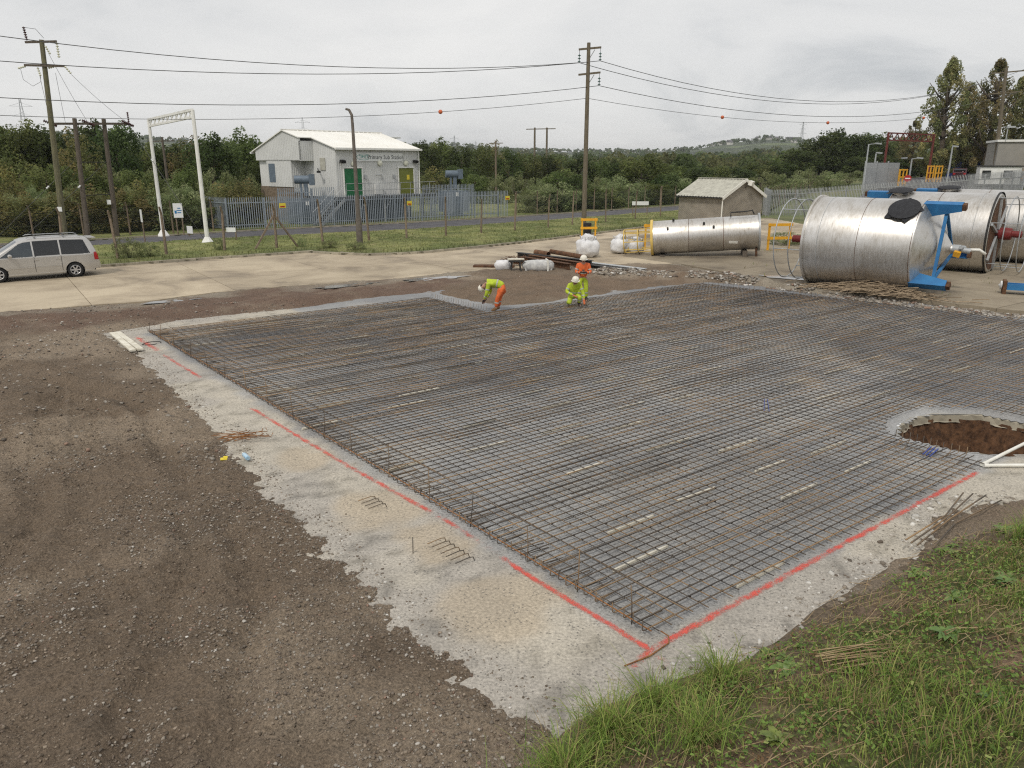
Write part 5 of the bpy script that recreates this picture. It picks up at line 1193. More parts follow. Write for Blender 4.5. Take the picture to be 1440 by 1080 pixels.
MB().tube([rel(lp, q) for q in ((-29.1, 47.7, 10.3), (-29.05, 47.7, 9.7), (-28.6, 47.8, 9.35), (-28.15, 47.9, 9.6), (-28.1, 47.9, 10.0))], .012, 4).build('jumper_wire', M['wire'], lp)
MB().tube([rel(lp, q) for q in ((-28.5, 47.8, 12.55), (-28.0, 48, 12.5), (-27.6, 48.0, 12.0))], .012, 4).build('jumper_wire', M['wire'], lp)
MB().box(rel(lp, (-28.55, 48.32, 2.15)), (.28, .03, .28)).build('number_plate', M['signwhite'], lp)
hp = empty('h_pole', (-27.8, 51.4, 0), 0, 'H frame of two dark wooden poles with a crossbar', 'power pole')
for (b, t_) in (((-28.26, 50.46, 0), (-28.2, 51.0, 7.7)), ((-27.31, 52.42, 0), (-27.1, 52.5, 7.75))): MB().tube([rel(hp, b), rel(hp, t_)], [.17, .13], 10).build('pole', M['wood_dark'], hp, True)
MB().bar(rel(hp, (-29.2, 50.0, 7.33)), rel(hp, (-25.95, 53.6, 7.5)), .10, .14).build('crossbar', M['wood_dark'], hp)
MB().bar(rel(hp, (-28.22, 50.8, 5.0)), rel(hp, (-27.15, 52.5, 5.0)), .05, .06).build('tie_bar', M['darksteel'], hp); MB().bar(rel(hp, (-28.25, 50.6, 2.9)), rel(hp, (-27.25, 52.4, 2.9)), .04, .05).build('tie_bar', M['darksteel'], hp)
for k, p in enumerate(((-29.2, 50.0, 7.35), (-27.7, 51.7, 7.45), (-26.0, 53.5, 7.5))): insul(hp, rel(hp, p), .42, M['ceramic_brown'], 4, .10, (-.55, -.5, .3)); insul(hp, rel(hp, p), .38, M['ceramic_brown'], 4, .10, (.6, .1, -.3))
insul(hp, rel(hp, (-25.95, 53.5, 7.45)), .8, M['ceramic_brown'], 6, .08, (0, 0, 1)); MB().box(rel(hp, (-27.36, 52.1, 2.4)), (.26, .03, .3)).build('number_plate', M['signwhite'], hp)
def wire(a, b, sag, lab, r=.023, n=22, grp=None, thin=1.0):
    a, b = Vector(a), Vector(b); c = a.lerp(b, .5); c.z = 0
    pts = [a.lerp(b, k / n) - c - Vector((0, 0, sag * 4 * (k / n) * (1 - k / n))) for k in range(n + 1)]
    return tag(MB().tube(pts, r, 5).build('overhead_wire', M['wire'], None, 2, c), lab, 'wire', grp)
# to the left: past the leaning pole and out of view
wire((4.97, 59.72, 12.05), (-46, 35.2, 14.4), 2.2, 'overhead wire from the inner insulator of the tall pole past the leaning pole')
wire((6.58, 60.33, 12.25), (-46, 36.5, 11.8), 1.8, 'overhead wire from the outer insulator of the tall pole past the leaning pole')
wire((6.56, 60.33, 10.52), (-46, 36.5, 9.8), 1.8, 'overhead wire from the lower crossarm of the tall pole past the leaning pole')
wire((5.6, 60.0, 9.6), (-46, 36.5, 8.6), 1.6, 'thin lowest overhead wire left of the tall pole carrying one orange ball', .017)
# to the right: towards the pole among the poplars
rp_ = pole('power_pole', (59.2, 95, .8), (58.3, 95, 15.7), .26, .17, M['wood'], 'leaning wooden power pole in front of the tall poplars', 'power pole')
for z_ in (15.2, 12.9): MB().bar(rel(rp_, (57.0, 95.6, z_ - .1)), rel(rp_, (60.2, 94.4, z_ + .1)), .12, .14).build('crossarm', M['wood'], rp_)
wire((6.58, 60.33, 12.25), (60.0, 94.4, 15.4), 3.2, 'overhead wire from the outer insulator of the tall pole to the poplars')
wire((4.97, 59.72, 12.05), (57.2, 95.5, 14.4), 2.8, 'overhead wire from the inner insulator of the tall pole to the poplars')
wire((6.56, 60.33, 10.52), (60.0, 94.4, 13.0), 2.5, 'overhead wire from the lower crossarm of the tall pole to the poplars')
wire((5.7, 60.0, 9.6), (58.6, 95, 11.6), 1.9, 'thin lowest overhead wire right of the tall pole carrying orange balls', .017)
def on_wire(a, b, sag, t_): p = Vector(a).lerp(Vector(b), t_); p.z -= sag * 4 * t_ * (1 - t_); return p
for (p, lab) in ((on_wire((5.6, 60.0, 9.6), (-46, 36.5, 8.6), 1.6, .205), 'orange marker ball on the thin wire above the substation side'), (on_wire((5.7, 60, 9.6), (58.6, 95, 11.6), 1.9, .235), 'orange marker ball on the wire nearest the tall pole, right side'), (on_wire((5.7, 60, 9.6), (58.6, 95, 11.6), 1.9, .47), 'orange marker ball on the wire above the dark round tree'), (on_wire((5.7, 60, 9.6), (58.6, 95, 11.6), 1.9, .735), 'orange marker ball on the wire just before the poplars')):
    mb = MB(); n = 10; prof = [(-.15 * math.cos(math.pi * k / n), max(.005, .15 * math.sin(math.pi * k / n))) for k in range(n + 1)]; mb.lathe(prof, (0, 0, 0), (.83, .55, 0), 16)
    tag(mb.build('marker_ball', M['orange_ball'], None, 2, p), lab, 'marker ball')
for k, (a, b) in enumerate((((-28.15, 47.9, 9.95), (-29.2, 50.0, 7.45)), ((-27.5, 48.05, 11.2), (-27.75, 51.65, 7.55)), ((-27.3, 48.1, 10.1), (-28.6, 50.6, 7.4)), ((-26.5, 48.35, 10.05), (-26.05, 53.4, 7.6)))):
    wire(a, b, .12, 'slack wire dropping from the leaning pole to the H frame', .010, 8, 'drop wires from the leaning pole to the H frame')
for k, (a, b, lab) in enumerate((((-28.5, 50.6, 5.0), (-32.4, 46.9, .1), 'guy wire from the H frame running down behind the car'), ((-27.3, 52.4, 5.0), (-30.4, 46.2, .1), 'guy wire from the right leg of the H frame'), ((-25.95, 53.5, 7.4), (-20.6, 50.6, .1), 'guy wire running from the H frame down past the white gantry'))):
    wire(a, b, 0, lab, .014, 4); 
    pp = Vector(a).lerp(Vector(b), .3); insul_t = empty('guy_insulator', pp, 0, 'white guy insulator on the stay wire ' + ('behind the car' if k == 0 else 'of the right H frame leg' if k == 1 else 'beside the white gantry'), 'insulator')
    insul(insul_t, Vector((0, 0, 0)), .25, M['signwhite'], 2, .07, Vector(b) - Vector(a), 'disc')
# distant H pole
fh = empty('h_pole', (5.5, 150, 0), 0, 'pale H frame power poles standing in the scrub beyond the road', 'power pole')
for x in (-1.17, 1.15): MB().tube([(x, 0, 0), (x, 0, 11.3)], [.24, .17], 8).build('pole', M['wood'], fh, True)
MB().bar((-2.8, 0, 11.0), (2.8, 0, 11.1), .16, .16).build('crossarm', M['wood'], fh)
for z_ in (3.2, 4.6, 2.6): MB().bar((-1.6 - .4 * (z_ > 3), 0, z_), (1.7 + .3 * (z_ > 3), 0, z_), .12, .14).build('tie_bar', M['wood'], fh)
for x, lab in ((-2.45, 'slim pale pole in front of the woods right of the substation'),):
    q = pole('wooden_pole', (x, 118, 0), (x, 118, 8.1), .17, .12, M['concpost'], lab); MB().bar((-1.0, 0, 7.7), (1.1, 0, 7.75), .1, .12).build('crossarm', M['wood'], q)
q = pole('wooden_pole', (-33.4, 75, 0), (-33.4, 75, 7.3), .15, .1, M['wood_dark'], 'thin dark pole with small crossarm seen through the white gantry'); MB().bar((-1.1, 0, 6.9), (1.1, 0, 6.95), .08, .08).build('crossarm', M['wood_dark'], q)
# lamp column without lantern
M['column'] = pm('dark_concrete', (.15, .13, .11), (.095, .082, .07), 5, .9, bmp=.3)
lc = empty('lamp_column', (-9.5, 47.2, .05), 0, 'old concrete lamp column with bent head in front of the substation', 'lamp column')
MB().tube([(0, 0, 0), (0, .0, 1.6), (-.02, 0, 1.65)], [.20, .19, .17], 10).build('base', M['column'], lc, True)
MB().tube([(-.02, 0, 1.6), (-.1, .4, 4.5), (-.19, .8, 7.0), (-.25, 1.0, 7.7), (-.42, 1.1, 8.0), (-.62, 1.1, 8.05)], [.14, .115, .09, .085, .08, .07], 10).build('shaft', M['column'], lc, True)
# white height gantry over the road
gt = empty('height_gantry', (-21.8, 50.4, .03), 0, 'tall white height gantry straddling the tarmac road', 'gantry')
gl, gr = Vector((-24.36, 53.0, 0)) - gt.location, Vector((-19.28, 47.9, 0)) - gt.location; gl.z = gr.z = 0; tl, trr = gl + Vector((0, 0, 7.7)), gr + Vector((0, 0, 8.0))
for a, b in ((gl, tl), (gr, trr)):
    MB().tube([a + Vector((0, 0, .3)), b], [.14, .11], 8).build('leg', M['white_paint'], gt, True); MB().lathe([(0, .42), (.06, .42), (.45, .15)], a, (0, 0, 1), 8).build('foot', M['white_paint'], gt)
dn = Vector((0, 0, -.42))
gtb = MB().bar(tl, trr, .14, .14).bar(tl + dn, trr + dn, .12, .12)
for k in range(10):
    a, b = tl.lerp(trr, k / 10), tl.lerp(trr, (k + 1) / 10); gtb.bar(a, b + dn, .05, .06); gtb.bar(a + dn, b, .05, .06)
gtb.build('lattice_beam', M['white_paint'], gt)
# signs by the road
def text_mesh(s, size, mat, parent, loc, rot, name='lettering', align='CENTER', ext=.004):
    c = bpy.data.curves.new(name, 'FONT'); c.body = s; c.size = size; c.align_x = align; c.align_y = 'CENTER'; c.extrude = ext; c.resolution_u = 2
    o = bpy.data.objects.new(name, c); COL.objects.link(o); dg = bpy.context.evaluated_depsgraph_get(); me = bpy.data.meshes.new_from_object(o.evaluated_get(dg)); me.name = name
    bpy.data.objects.remove(o); me.materials.clear(); me.materials.append(mat); return link(name, me, None, parent, loc, rot)
def sign(loc, rz, w, h, z, lab, posts=(-.3, .3), mat='signwhite', text=None, tm='signblue', ts=.3, name='road_sign', thick=.04):
    t_ = empty(name, loc, rz, lab, 'sign'); b_ = MB().box((0, 0, z), (w, thick, h)).build('panel', M[mat], t_)
    for x in posts: MB().cyl((x, .05, 0), (x, .05, z + h / 2), .045, 8).build('post', M['concpost'], t_)
    if text:
        for k, s in enumerate(text): text_mesh(s, ts, M[tm], t_, (0, -thick / 2 - .004, z + (len(text) - 1) * ts * .6 - k * ts * 1.2), (math.pi / 2, 0, 0))
    return t_
sg = sign((-23.4, 53.6, .05), .15, .62, .98, 1.7, posts=(-.2, .2), lab= 'white road sign with blue print beside the gantry leg'); MB().box((-.16, -.026, 1.6), (.14, .012, .2)).build('blue_mark', M['signblue'], sg)
for k, w in enumerate((.2, .32, .26)): MB().box((.08, -.026, 1.86 - k * .15), (w, .012, .06)).build('blue_text_line', M['signblue'], sg)
sign((-22.35, 52.7, .05), -.5, .55, .5, .45, 'low white board leaning at the foot of the gantry', posts=(-.2,))
sign((-23.75, 48.9, .05), -.9, .35, .78, 1.65, 'narrow white sign on a pale post before the gantry', posts=(-.1,))
sign((-18.2, 49.2, .05), -.1, .62, .28, .75, 'small white street name board on posts beside the road', posts=(.28,), text=None)
sign((12.2, 72.9, .1), .1, 1.6, .35, 1.15, 'white street name board on two posts by the road bend', posts=(-.7, .7))
# old concrete fence posts along the verge (no netting left)
def cpost_mesh(h=2.3):
    mb = MB(); mb.tube([(0, 0, -.1), (0, 0, h)], [.085, .065], 4); mb.tube([(0, 0, h - .02), (-.10, -.16, h + .36)], [.066, .05], 4); me = mb.mesh('post'); me.materials.append(M['concpost']); return me
cpm = cpost_mesh()
POSTS = [(-23.2, 38.9), (-20.75, 39.6), (-19.05, 41.5), (-16.5, 43.3), (-11.7, 46.8), (-9.25, 49.0), (-7.05, 50.7), (-4.55, 52.2), (-2.2, 54.1), (.2, 56.2), (2.8, 59.0), (4.85, 61.3), (7.9, 64.3), (11.0, 68.2), (13.9, 71.6)]
rp2 = random.Random(8)
for k, (x, y) in enumerate(POSTS):
    o = link('fence_post', cpm, None, None, (x, y, .05), (rp2.uniform(-.06, .06), rp2.uniform(-.06, .06), RAD(38) + rp2.uniform(-.2, .2))); o.scale = (1, 1, rp2.uniform(.93, 1.06))
    tag(o, 'old cranked concrete fence post standing in the grass verge', 'fence post', 'old fence posts along the verge')
bp = empty('braced_post', (-13.9, 44.6, .05), RAD(35), 'old fence post with two slanting braces on the grass verge', 'fence post')
link('post', cpm, None, bp)
for s in (-1, 1): MB().bar((0, 0, 2.0), (s * 1.35, 0, -.05), .10, .10).build('brace', M['concpost'], bp)
# chain-link fence behind the road: posts + woven wire bays
def net_mesh(w, h, pitch=.11, r=.0028):
    mb_v = []; mb_f = []; n = int(w / pitch); m = int(h / (pitch / 2) / 1.0)
    for c in range(n + 1):
        for sgn in (1, -1):
            pts = [(c * pitch + (pitch / 2 * (k % 2)) * sgn, .002 * sgn, k * pitch / 2 * 1.25) for k in range(int(h / (pitch / 2 * 1.25)) + 1)]
            b = len(mb_v)
            for p in pts:
                for a in range(3): mb_v.append((p[0] + r * math.cos(a * 2.094), p[1] + r * math.sin(a * 2.094), p[2]))
            for k in range(len(pts) - 1):
                for a in range(3): a2 = (a + 1) % 3; mb_f.append((b + k * 3 + a, b + k * 3 + a2, b + k * 3 + 3 + a2, b + k * 3 + 3 + a))
    for z in (.05, h * .5, h): 
        b = len(mb_v)
        for x in (0, w):
            for a in range(3): mb_v.append((x, .004 * math.cos(a * 2.094), z + .004 * math.sin(a * 2.094)))
        for a in range(3): mb_f.append((b + a, b + (a + 1) % 3, b + 3 + (a + 1) % 3, b + 3 + a))
    me = raw_mesh('wire_mesh', np.array(mb_v), np.array(mb_f)); me.materials.append(M['netting']); return me
M['netting'] = pm('chain_link_wire', (.20, .22, .20), (.14, .16, .14), 4, .6, .3)
BAY = 2.9; netm = net_mesh(BAY, 1.85)
def chain_fence(poly, lab, z0=.05):
    st_ = along(poly, BAY); t_ = empty('chain_link_fence', (st_[0][0], st_[0][1], z0), 0, lab, 'fence')
    for k, (x, y, a) in enumerate(st_):
        o = link('post', cpm, None, t_, (x - st_[0][0], y - st_[0][1], -.05), (0, 0, a)); o.scale = (.8, .8, .88)
        if k < len(st_) - 1: x2, y2, _ = st_[k + 1]; q = link('wire_mesh', netm, None, t_, (x - st_[0][0], y - st_[0][1], .02), (0, 0, math.atan2(y2 - y, x2 - x))); q.scale = (math.hypot(x2 - x, y2 - y) / BAY, 1, 1)
    return t_
chain_fence([(-46, 40.3), (-35, 46.9), (-29.8, 50.5), (-26.2, 53.6), (-22.0, 57.3)], 'chain link fence behind the road, left of the substation')
chain_fence([(.4, 73.2), (9.0, 81.6), (18.5, 90.4), (28, 99)], 'chain link fence behind the road, right of the substation')
chain_fence([(24.5, 76), (32, 92), (42, 108), (56, 124)], 'chain link fence beyond the brick hut')
# ---------------------------------------------------------------- palisade fences
def palisade(poly, lab, mat, zf=lambda x, y: 0.0, h=2.35, sp=.16, signs=()):
    st_ = along(poly, sp); o0 = st_[0]; t_ = empty('palisade_fence', (o0[0], o0[1], zf(o0[0], o0[1])), 0, lab, 'fence'); zb = zf(o0[0], o0[1])
    mb = MB(); w = .034
    mb.add([(-w, 0, .05), (-w * .4, -.016, .05), (w * .4, -.016, .05), (w, 0, .05), (-w, 0, h - .16), (-w * .4, -.016, h - .16), (w * .4, -.016, h - .16), (w, 0, h - .16), (-w * .75, -.004, h), (0, -.014, h - .06), (w * .75, -.004, h), (0, -.012, h + .03)],
           [(0, 1, 5, 4), (1, 2, 6, 5), (2, 3, 7, 6), (4, 5, 9, 8), (5, 6, 11), (6, 7, 10, 9)])
    pm_ = mb.mesh('pale'); pm_.materials.append(mat)
    for (x, y, a) in st_: link('pale', pm_, None, t_, (x - o0[0], y - o0[1], zf(x, y) - zb), (0, 0, a))
    st2 = along(poly, 2.75)
    for k, (x, y, a) in enumerate(st2):
        MB().box((x - o0[0] - .06 * -math.sin(a) * -1, y - o0[1] + .06 * math.cos(a), zf(x, y) - zb + h * .47), (.11, .06, h * .98), (0, 0, a)).build('post', mat, t_)
        if k < len(st2) - 1:
            x2, y2, _ = st2[k + 1]
            for z in (.35, h - .42): MB().bar((x - o0[0] - math.sin(a) * .025, y - o0[1] + math.cos(a) * .025, zf(x, y) - zb + z), (x2 - o0[0] - math.sin(a) * .025, y2 - o0[1] + math.cos(a) * .025, zf(x2, y2) - zb + z), .03, .06).build('rail', mat, t_)
    for (d, z) in signs:
        i = min(len(st_) - 1, int(d / sp)); x, y, a = st_[i]; p = MB().box((x - o0[0] + math.sin(a) * .03, y - o0[1] - math.cos(a) * .03, z), (.5, .012, .36), (0, 0, a)).build('warning_sign', M['signyellow'], t_)
        MB().box((x - o0[0] + math.sin(a) * .04, y - o0[1] - math.cos(a) * .04, z - .08), (.36, .006, .1), (0, 0, a)).build('red_strip', M['lamp_red'], p)
    return t_
palisade([(-21.3, 57.2), (-16.74, 60.0), (-12.07, 63.1), (-7.45, 66.9), (-.33, 72.3)], 'blue grey palisade fence in front of the substation', M['palblue'], lambda x, y: .08, 2.4, .165, signs=((4.2, 1.7), (15.2, 1.55), (26.2, 1.7)))
palisade([(-21.3, 57.2), (-26.5, 62.6)], 'blue grey palisade side run left of the substation', M['palblue'], lambda x, y: .08, 2.4, .165)
palisade([(-18.6, 61.3), (-14.7, 64.0)], 'taller inner palisade screening the left transformer', M['palblue'], lambda x, y: .3, 2.75, .165)
palisade([(-8.0, 69.6), (-3.6, 73.4)], 'taller inner palisade screening the right transformer', M['palblue'], lambda x, y: .3, 2.75, .165)
rz_ = lambda x, y: float(np.interp(y, (42, 52, 60, 70, 75), (2.25, 1.85, 1.2, .25, .0)))
palisade([(21.9, 66.6), (24.2, 71.8), (26.3, 69.5), (30.2, 60.4), (31.2, 52), (29.4, 46), (27.3, 41.5), (25.8, 38)][0:2] + [(25.6, 70.4), (29.9, 60.6), (30.6, 52), (28.9, 45.4), (26.9, 40.6)], 'long galvanised palisade fence climbing behind the steel tanks', M['galv'], rz_, 2.4, .16)
# ---------------------------------------------------------------- substation
sb = empty('substation', (-14.5, 64.0, 0), math.atan2(.75, .66), 'cream clad substation building with green and olive doors and white roof', 'building')
FL, SD, Z0, ZE, ZR, RS = 9.0, 10.0, 2.2, 6.1, 7.6, 5.3
def zr(s): return ZE + (ZR - ZE) * min(1, (s + .25) / (RS + .25)) if s <= RS else ZR - (ZR - 5.95) * (s - RS) / (SD + .3 - RS)
fw = MB().box((FL / 2, .06, (Z0 + ZE) / 2), (FL, .12, ZE - Z0))
x = .1
while x < FL:
    if not (.55 < x < 2.55 and False): fw.box((x, -.012, (Z0 + ZE) / 2), (.045, .024, ZE - Z0 - .02))
    x += .2
fw.build('front_wall', M['cladding'], sb)
def gable(f, s0, s1, zb, name, ribs=True, thick=.12, face=-1):
    mb = MB(); S = [s0 + (s1 - s0) * k / 12 for k in range(13)]
    if s0 < RS < s1: S = sorted(S + [RS])
    top = [(s, zr(s) - .06) for s in S]; poly = [(s0, zb)] + [(s1, zb)] + top[::-1]
    n = len(poly); vs = [(f, s, z) for s, z in poly] + [(f + thick, s, z) for s, z in poly]
    mb.add(vs, [tuple(range(n)), tuple(range(2 * n - 1, n - 1, -1))] + [(i, (i + 1) % n, n + (i + 1) % n, n + i) for i in range(n)])
    s = s0 + .12
    while s < s1 - .05:
        mb.box((f - .010, s, (zb + zr(s) - .1) / 2), (.02, .04, zr(s) - .1 - zb - .04)); s += .25
    return mb.build(name, M['cladding'], sb)
gable(0.0, 0.13, SD, Z0, 'gable_wall'); gable(FL - .12, .13, SD, Z0, 'gable_wall')
MB().box((FL / 2, SD - .06, (Z0 + 5.9) / 2), (FL - .3, .12, 5.9 - Z0)).build('back_wall', M['cladding'], sb)
# projecting bay at the left gable
bx = -1.35
gable(bx, 3.0, SD - .1, 5.15, 'bay_upper_wall')
bw = MB().box((bx / 2, 3.06, 5.9), (-bx, .12, 1.6)); 
for k in range(6): bw.box((bx + .15 + k * .2, 2.99, 5.9), (.04, .02, 1.58))
bw.box((bx / 2, 6.45, 5.17), (-bx, 6.8, .06)); bw.build('bay_upper_side', M['cladding'], sb)
lw = MB().box((bx + .1, 6.4, 4.05), (.12, 3.8, 2.2)); s = 4.6
while s < 8.2: lw.box((bx + .03, s, 4.05), (.02, .04, 2.18)); s += .25
lw.build('bay_lower_wall', M['cladding'], sb)
ls_ = MB().box((bx / 2 + .1, 4.55, 3.85), (-bx - .2, .12, 2.6))
for k in range(6): ls_.box((bx + .25 + k * .2, 4.48, 3.85), (.04, .02, 2.58))
ls_.build('bay_lower_side', M['cladding'], sb)
MB().box((bx / 2, 9.1, 4.05), (-bx - .5, 1.4, 2.2)).build('bay_return', M['cladding'], sb)
pb = MB().box((bx / 2 + .05, 7.1, 1.5), (-bx - .1, 5.2, 2.9)).build('brick_plinth', M['concpost'], sb)
MB().box((FL / 2 + .1, SD / 2 + .4, 1.1), (FL - .4, SD - 1.2, 2.2)).build('basement', M['bluegrey'], sb)
# roof: two slopes with overhang and raised seams
rf = MB()
def slope(x0, x1, s0, s1, z0_, z1_, th=.08):
    rf.add([(x0, s0, z0_), (x1, s0, z0_), (x1, s1, z1_), (x0, s1, z1_), (x0, s0, z0_ - th), (x1, s0, z0_ - th), (x1, s1, z1_ - th), (x0, s1, z1_ - th)], [(0, 1, 2, 3), (7, 6, 5, 4), (0, 4, 5, 1), (1, 5, 6, 2), (2, 6, 7, 3), (3, 7, 4, 0)])
slope(-.18, FL + .18, -.3, RS, ZE + .02, ZR + .03); slope(-.18, FL + .18, RS, SD + .35, ZR + .03, 5.93)
slope(bx - .12, -.18, 2.9, RS, zr(2.9) + .05, ZR + .03); slope(bx - .12, -.18, RS, SD + .35, ZR + .03, 5.93)
x = 0.0
while x < FL + .1:
    rf.bar((x, -.28, ZE + .04), (x, RS, ZR + .05), .04, .03); x += .5
roof = rf.build('roof', M['cladroof'], sb)
MB().bar((bx - .15, RS, ZR + .06), (FL + .2, RS, ZR + .06), .3, .07).build('ridge_cap', M['cladroof'], roof)
MB().bar((-.2, -.36, ZE - .04), (FL + .2, -.36, ZE - .04), .14, .16).build('gutter', M['white_paint'], roof)
MB().bar((bx - .2, SD + .42, 5.8), (FL, SD + .42, 5.8), .14, .16).build('gutter', M['white_paint'], roof)
for xx in (FL - .06,): MB().cyl((xx, -.2, Z0 - 1.6), (xx, -.2, ZE - .1), .055, 8).build('downpipe', M['white_paint'], sb)
MB().box((FL + .9, 6.5, 6.5), (1.5, 3.2, 1.3)).box((FL + .9, 6.3, 7.22), (1.9, 3.8, .12)).build('rear_bay', M['cladding'], sb)
MB().box((bx + .03, 7.5, 4.1), (.05, .95, 1.55)).build('louvre', M['bluegrey'], sb); MB().box((-.04, 1.75, 4.85), (.05, .7, 1.0)).build('louvre', M['asbestos'], sb)
def door(x0, x1, mat, nm):
    d_ = MB().box(((x0 + x1) / 2, -.035, Z0 + 1.12 + .05), (x1 - x0, .05, 2.2)).build(nm, M[mat], sb)
    MB().box(((x0 + x1) / 2, -.075, Z0 + 2.36), (x1 - x0 + .2, .1, .1)).build('lintel', M['white_paint'], d_)
    for s in (x0 - .05, x1 + .05): MB().box((s, -.06, Z0 + 1.15), (.08, .09, 2.3)).build('frame', M['white_paint'], d_)
    MB().box(((x0 + x1) / 2 + .22, -.068, Z0 + 1.5), (.3, .012, .42)).build('warning_sign', M['signyellow'], d_)
    MB().box((x1 - .15, -.09, Z0 + 1.05), (.05, .06, .16)).build('handle', M['darksteel'], d_)
door(.75, 2.55, 'green_door', 'green_door'); door(6.65, 8.35, 'olive_door', 'olive_door')
sgn = MB().box((4.62, -.06, 5.42), (5.0, .05, .72)).build('sign_board', M['signwhite'], sb)
text_mesh('Primary Sub Station', .50, M['ink'], sgn, (5.25, -.09, 5.40), (math.pi / 2, 0, 0)); text_mesh('TIMET', .36, M['teal'], sgn, (2.85, -.09, 5.42), (math.pi / 2, 0, 0))
MB().tube([(2.85 + .72 * math.cos(a), -.088, 5.42 + .24 * math.sin(a)) for a in [q * math.pi / 12 for q in range(24)]], .014, 4, closed=True).build('logo_ring', M['teal'], sgn)
for x in (1.75, 4.55, 7.5): MB().lathe([(0, .24), (.08, .25), (.16, .2), (.2, .02)], (x, -.03, 4.86 + .05 * (x > 2)), (0, -1, 0), 16).build('bulkhead_lamp', M['fairwhite'], sb, True)
for x in (.55, 8.55): MB().box((x, -.25, 5.05), (.42, .3, .22), (.3, 0, 0)).build('floodlight', M['black_trim'], sb)
MB().bar((-.1, 2.4, 4.5), (-.55, 1.7, 4.25), .07, .07).box((-.6, 1.6, 4.22), (.2, .3, .16)).build('security_camera', M['black_trim'], sb)
MB().box((4.2, -.14, Z0 + .55), (.75, .25, .85)).build('wall_cabinet', M['cladding'], sb)
MB().tube([(4.1, -.1, Z0 + 1.75), (4.7, -.1, Z0 + 1.75), (4.8, -.1, Z0 + 1.3)], .03, 6).build('conduit', M['galv'], sb)
for x in (2.95, 6.1): MB().box((x, -.08, Z0 + 1.6), (.2, .12, .3)).build('switch_box', M['galv'], sb)
# walkway, railing, stairs
MB().box((FL / 2 + .3, -.75, Z0 - .05), (FL + 1.0, 1.35, .14)).build('walkway', M['darksteel'], sb)
for x in np.arange(-.1, FL + .9, 1.15): MB().cyl((x, -1.38, Z0), (x, -1.38, Z0 + 1.1), .022, 6).build('railing_post', M['galv'], sb)
for z in (.55, 1.1): MB().cyl((-.1, -1.38, Z0 + z), (FL + .8, -1.38, Z0 + z), .022, 6).build('handrail', M['galv'], sb)
for k in range(9): MB().box((-.35 - k * .27, -.75, Z0 - .2 - k * .235), (.27, 1.0, .05)).build('stair_tread', M['darksteel'], sb)
for y in (-1.25, -.25): MB().bar((-.1, y, Z0 - .05), (-2.7, y, .05), .05, .22).build('stair_stringer', M['galv'], sb); MB().cyl((-.1, y, Z0 + 1.0), (-2.7, y, 1.1), .022, 6).build('stair_rail', M['galv'], sb)
for x in (1.2, 3.9, 6.6, 9.2): MB().cyl((x, -1.3, 0), (x, -1.3, Z0 - .1), .06, 6).build('support', M['galv'], sb); MB().bar((x, -1.25, 1.0), (x + .9, -1.25, Z0 - .1), .05, .05).build('support_brace', M['galv'], sb)
def transformer(loc, rz, lab):
    t_ = empty('transformer', loc, rz, lab, 'transformer')
    MB().box((0, 0, 1.3), (2.2, 1.5, 2.5)).build('tank', M['bluegrey'], t_)
    for s in (-1, 1):
        for k in range(7): MB().box((s * 1.45, -.6 + k * .2, 1.5), (.6, .05, 2.1)).build('radiator_fin', M['bluegrey'], t_)
    MB().cyl((-.9, 0, 4.2), (.75, 0, 4.2), .36, 18).build('conservator', M['bluegrey'], t_, True); MB().box((.85, 0, 4.2), (.55, .75, .95)).build('conservator_end_box', M['bluegrey'], t_)
    MB().box((.2, 0, 3.4), (.4, .35, 1.2)).box((-.3, 0, 3.2), (.2, .3, 1.4)).build('stand', M['bluegrey'], t_)
    for x in (-.6, 0, .6): insul(t_, Vector((x, .3, 2.55)), .55, M['fairwhite'], 4, .09, (0, 0, 1), 'bushing')
    MB().box((.3, -.765, 2.2), (.4, .02, .4)).build('rating_plate', M['signwhite'], t_); t_.scale = (.8, .8, .92)
transformer((-17.2, 63.8, -.25), RAD(10), 'grey blue transformer with drum on top before the left gable')
transformer((-5.6, 73.6, .05), RAD(15), 'grey blue transformer with drum on top right of the building')
# ---------------------------------------------------------------- right: access road, gantry, barriers, office
LZ = lambda x, y: float(land_h(np.array([float(x)]), np.array([float(y)]))[0])
ar = MB(); A_ = [(33, 78), (44, 96), (60, 120), (84, 152), (112, 186), (150, 230)]; B_ = [(40, 66), (54, 88), (74, 112), (100, 142), (130, 174), (170, 214)]
qa, qb = resample(A_, 30), resample(B_, 30); n = 30
ar.add([(x, y, LZ(x, y) + .30) for x, y in qa] + [(x, y, LZ(x, y) + .30) for x, y in qb] + [(x, y, LZ(x, y) - .2) for x, y in qa] + [(x, y, LZ(x, y) - .2) for x, y in qb], [(i, i + 1, n + i + 1, n + i) for i in range(n - 1)] + [(i, 2 * n + i, 2 * n + i + 1, i + 1) for i in range(n - 1)])
STR(ar.build('access_road', M['tarmac']))
rg_ = empty('height_gantry', (53.5, 107, 2.0), 0, 'dark red lattice height gantry over the access road', 'gantry')
for (x, y, z) in ((-3.75, -3, 6.75), (5.55, 3, 6.75)): MB().bar((x, y, -.2), (x, y, z), .22, .22).build('leg', M['redprimer'], rg_)
g1, g2 = Vector((-3.75, -3, 6.7)), Vector((5.55, 3, 6.65)); gb = MB().bar(g1, g2, .17, .17).bar(g1 - Vector((0, 0, .9)), g2 - Vector((0, 0, .9)), .17, .17)
for k in range(16): a, b = g1.lerp(g2, k / 16), g1.lerp(g2, (k + 1) / 16); d = Vector((0, 0, .9)); gb.bar(*((a, b - d) if k % 2 else (a - d, b)), .09, .09)
gb.build('lattice_beam', M['redprimer'], rg_)
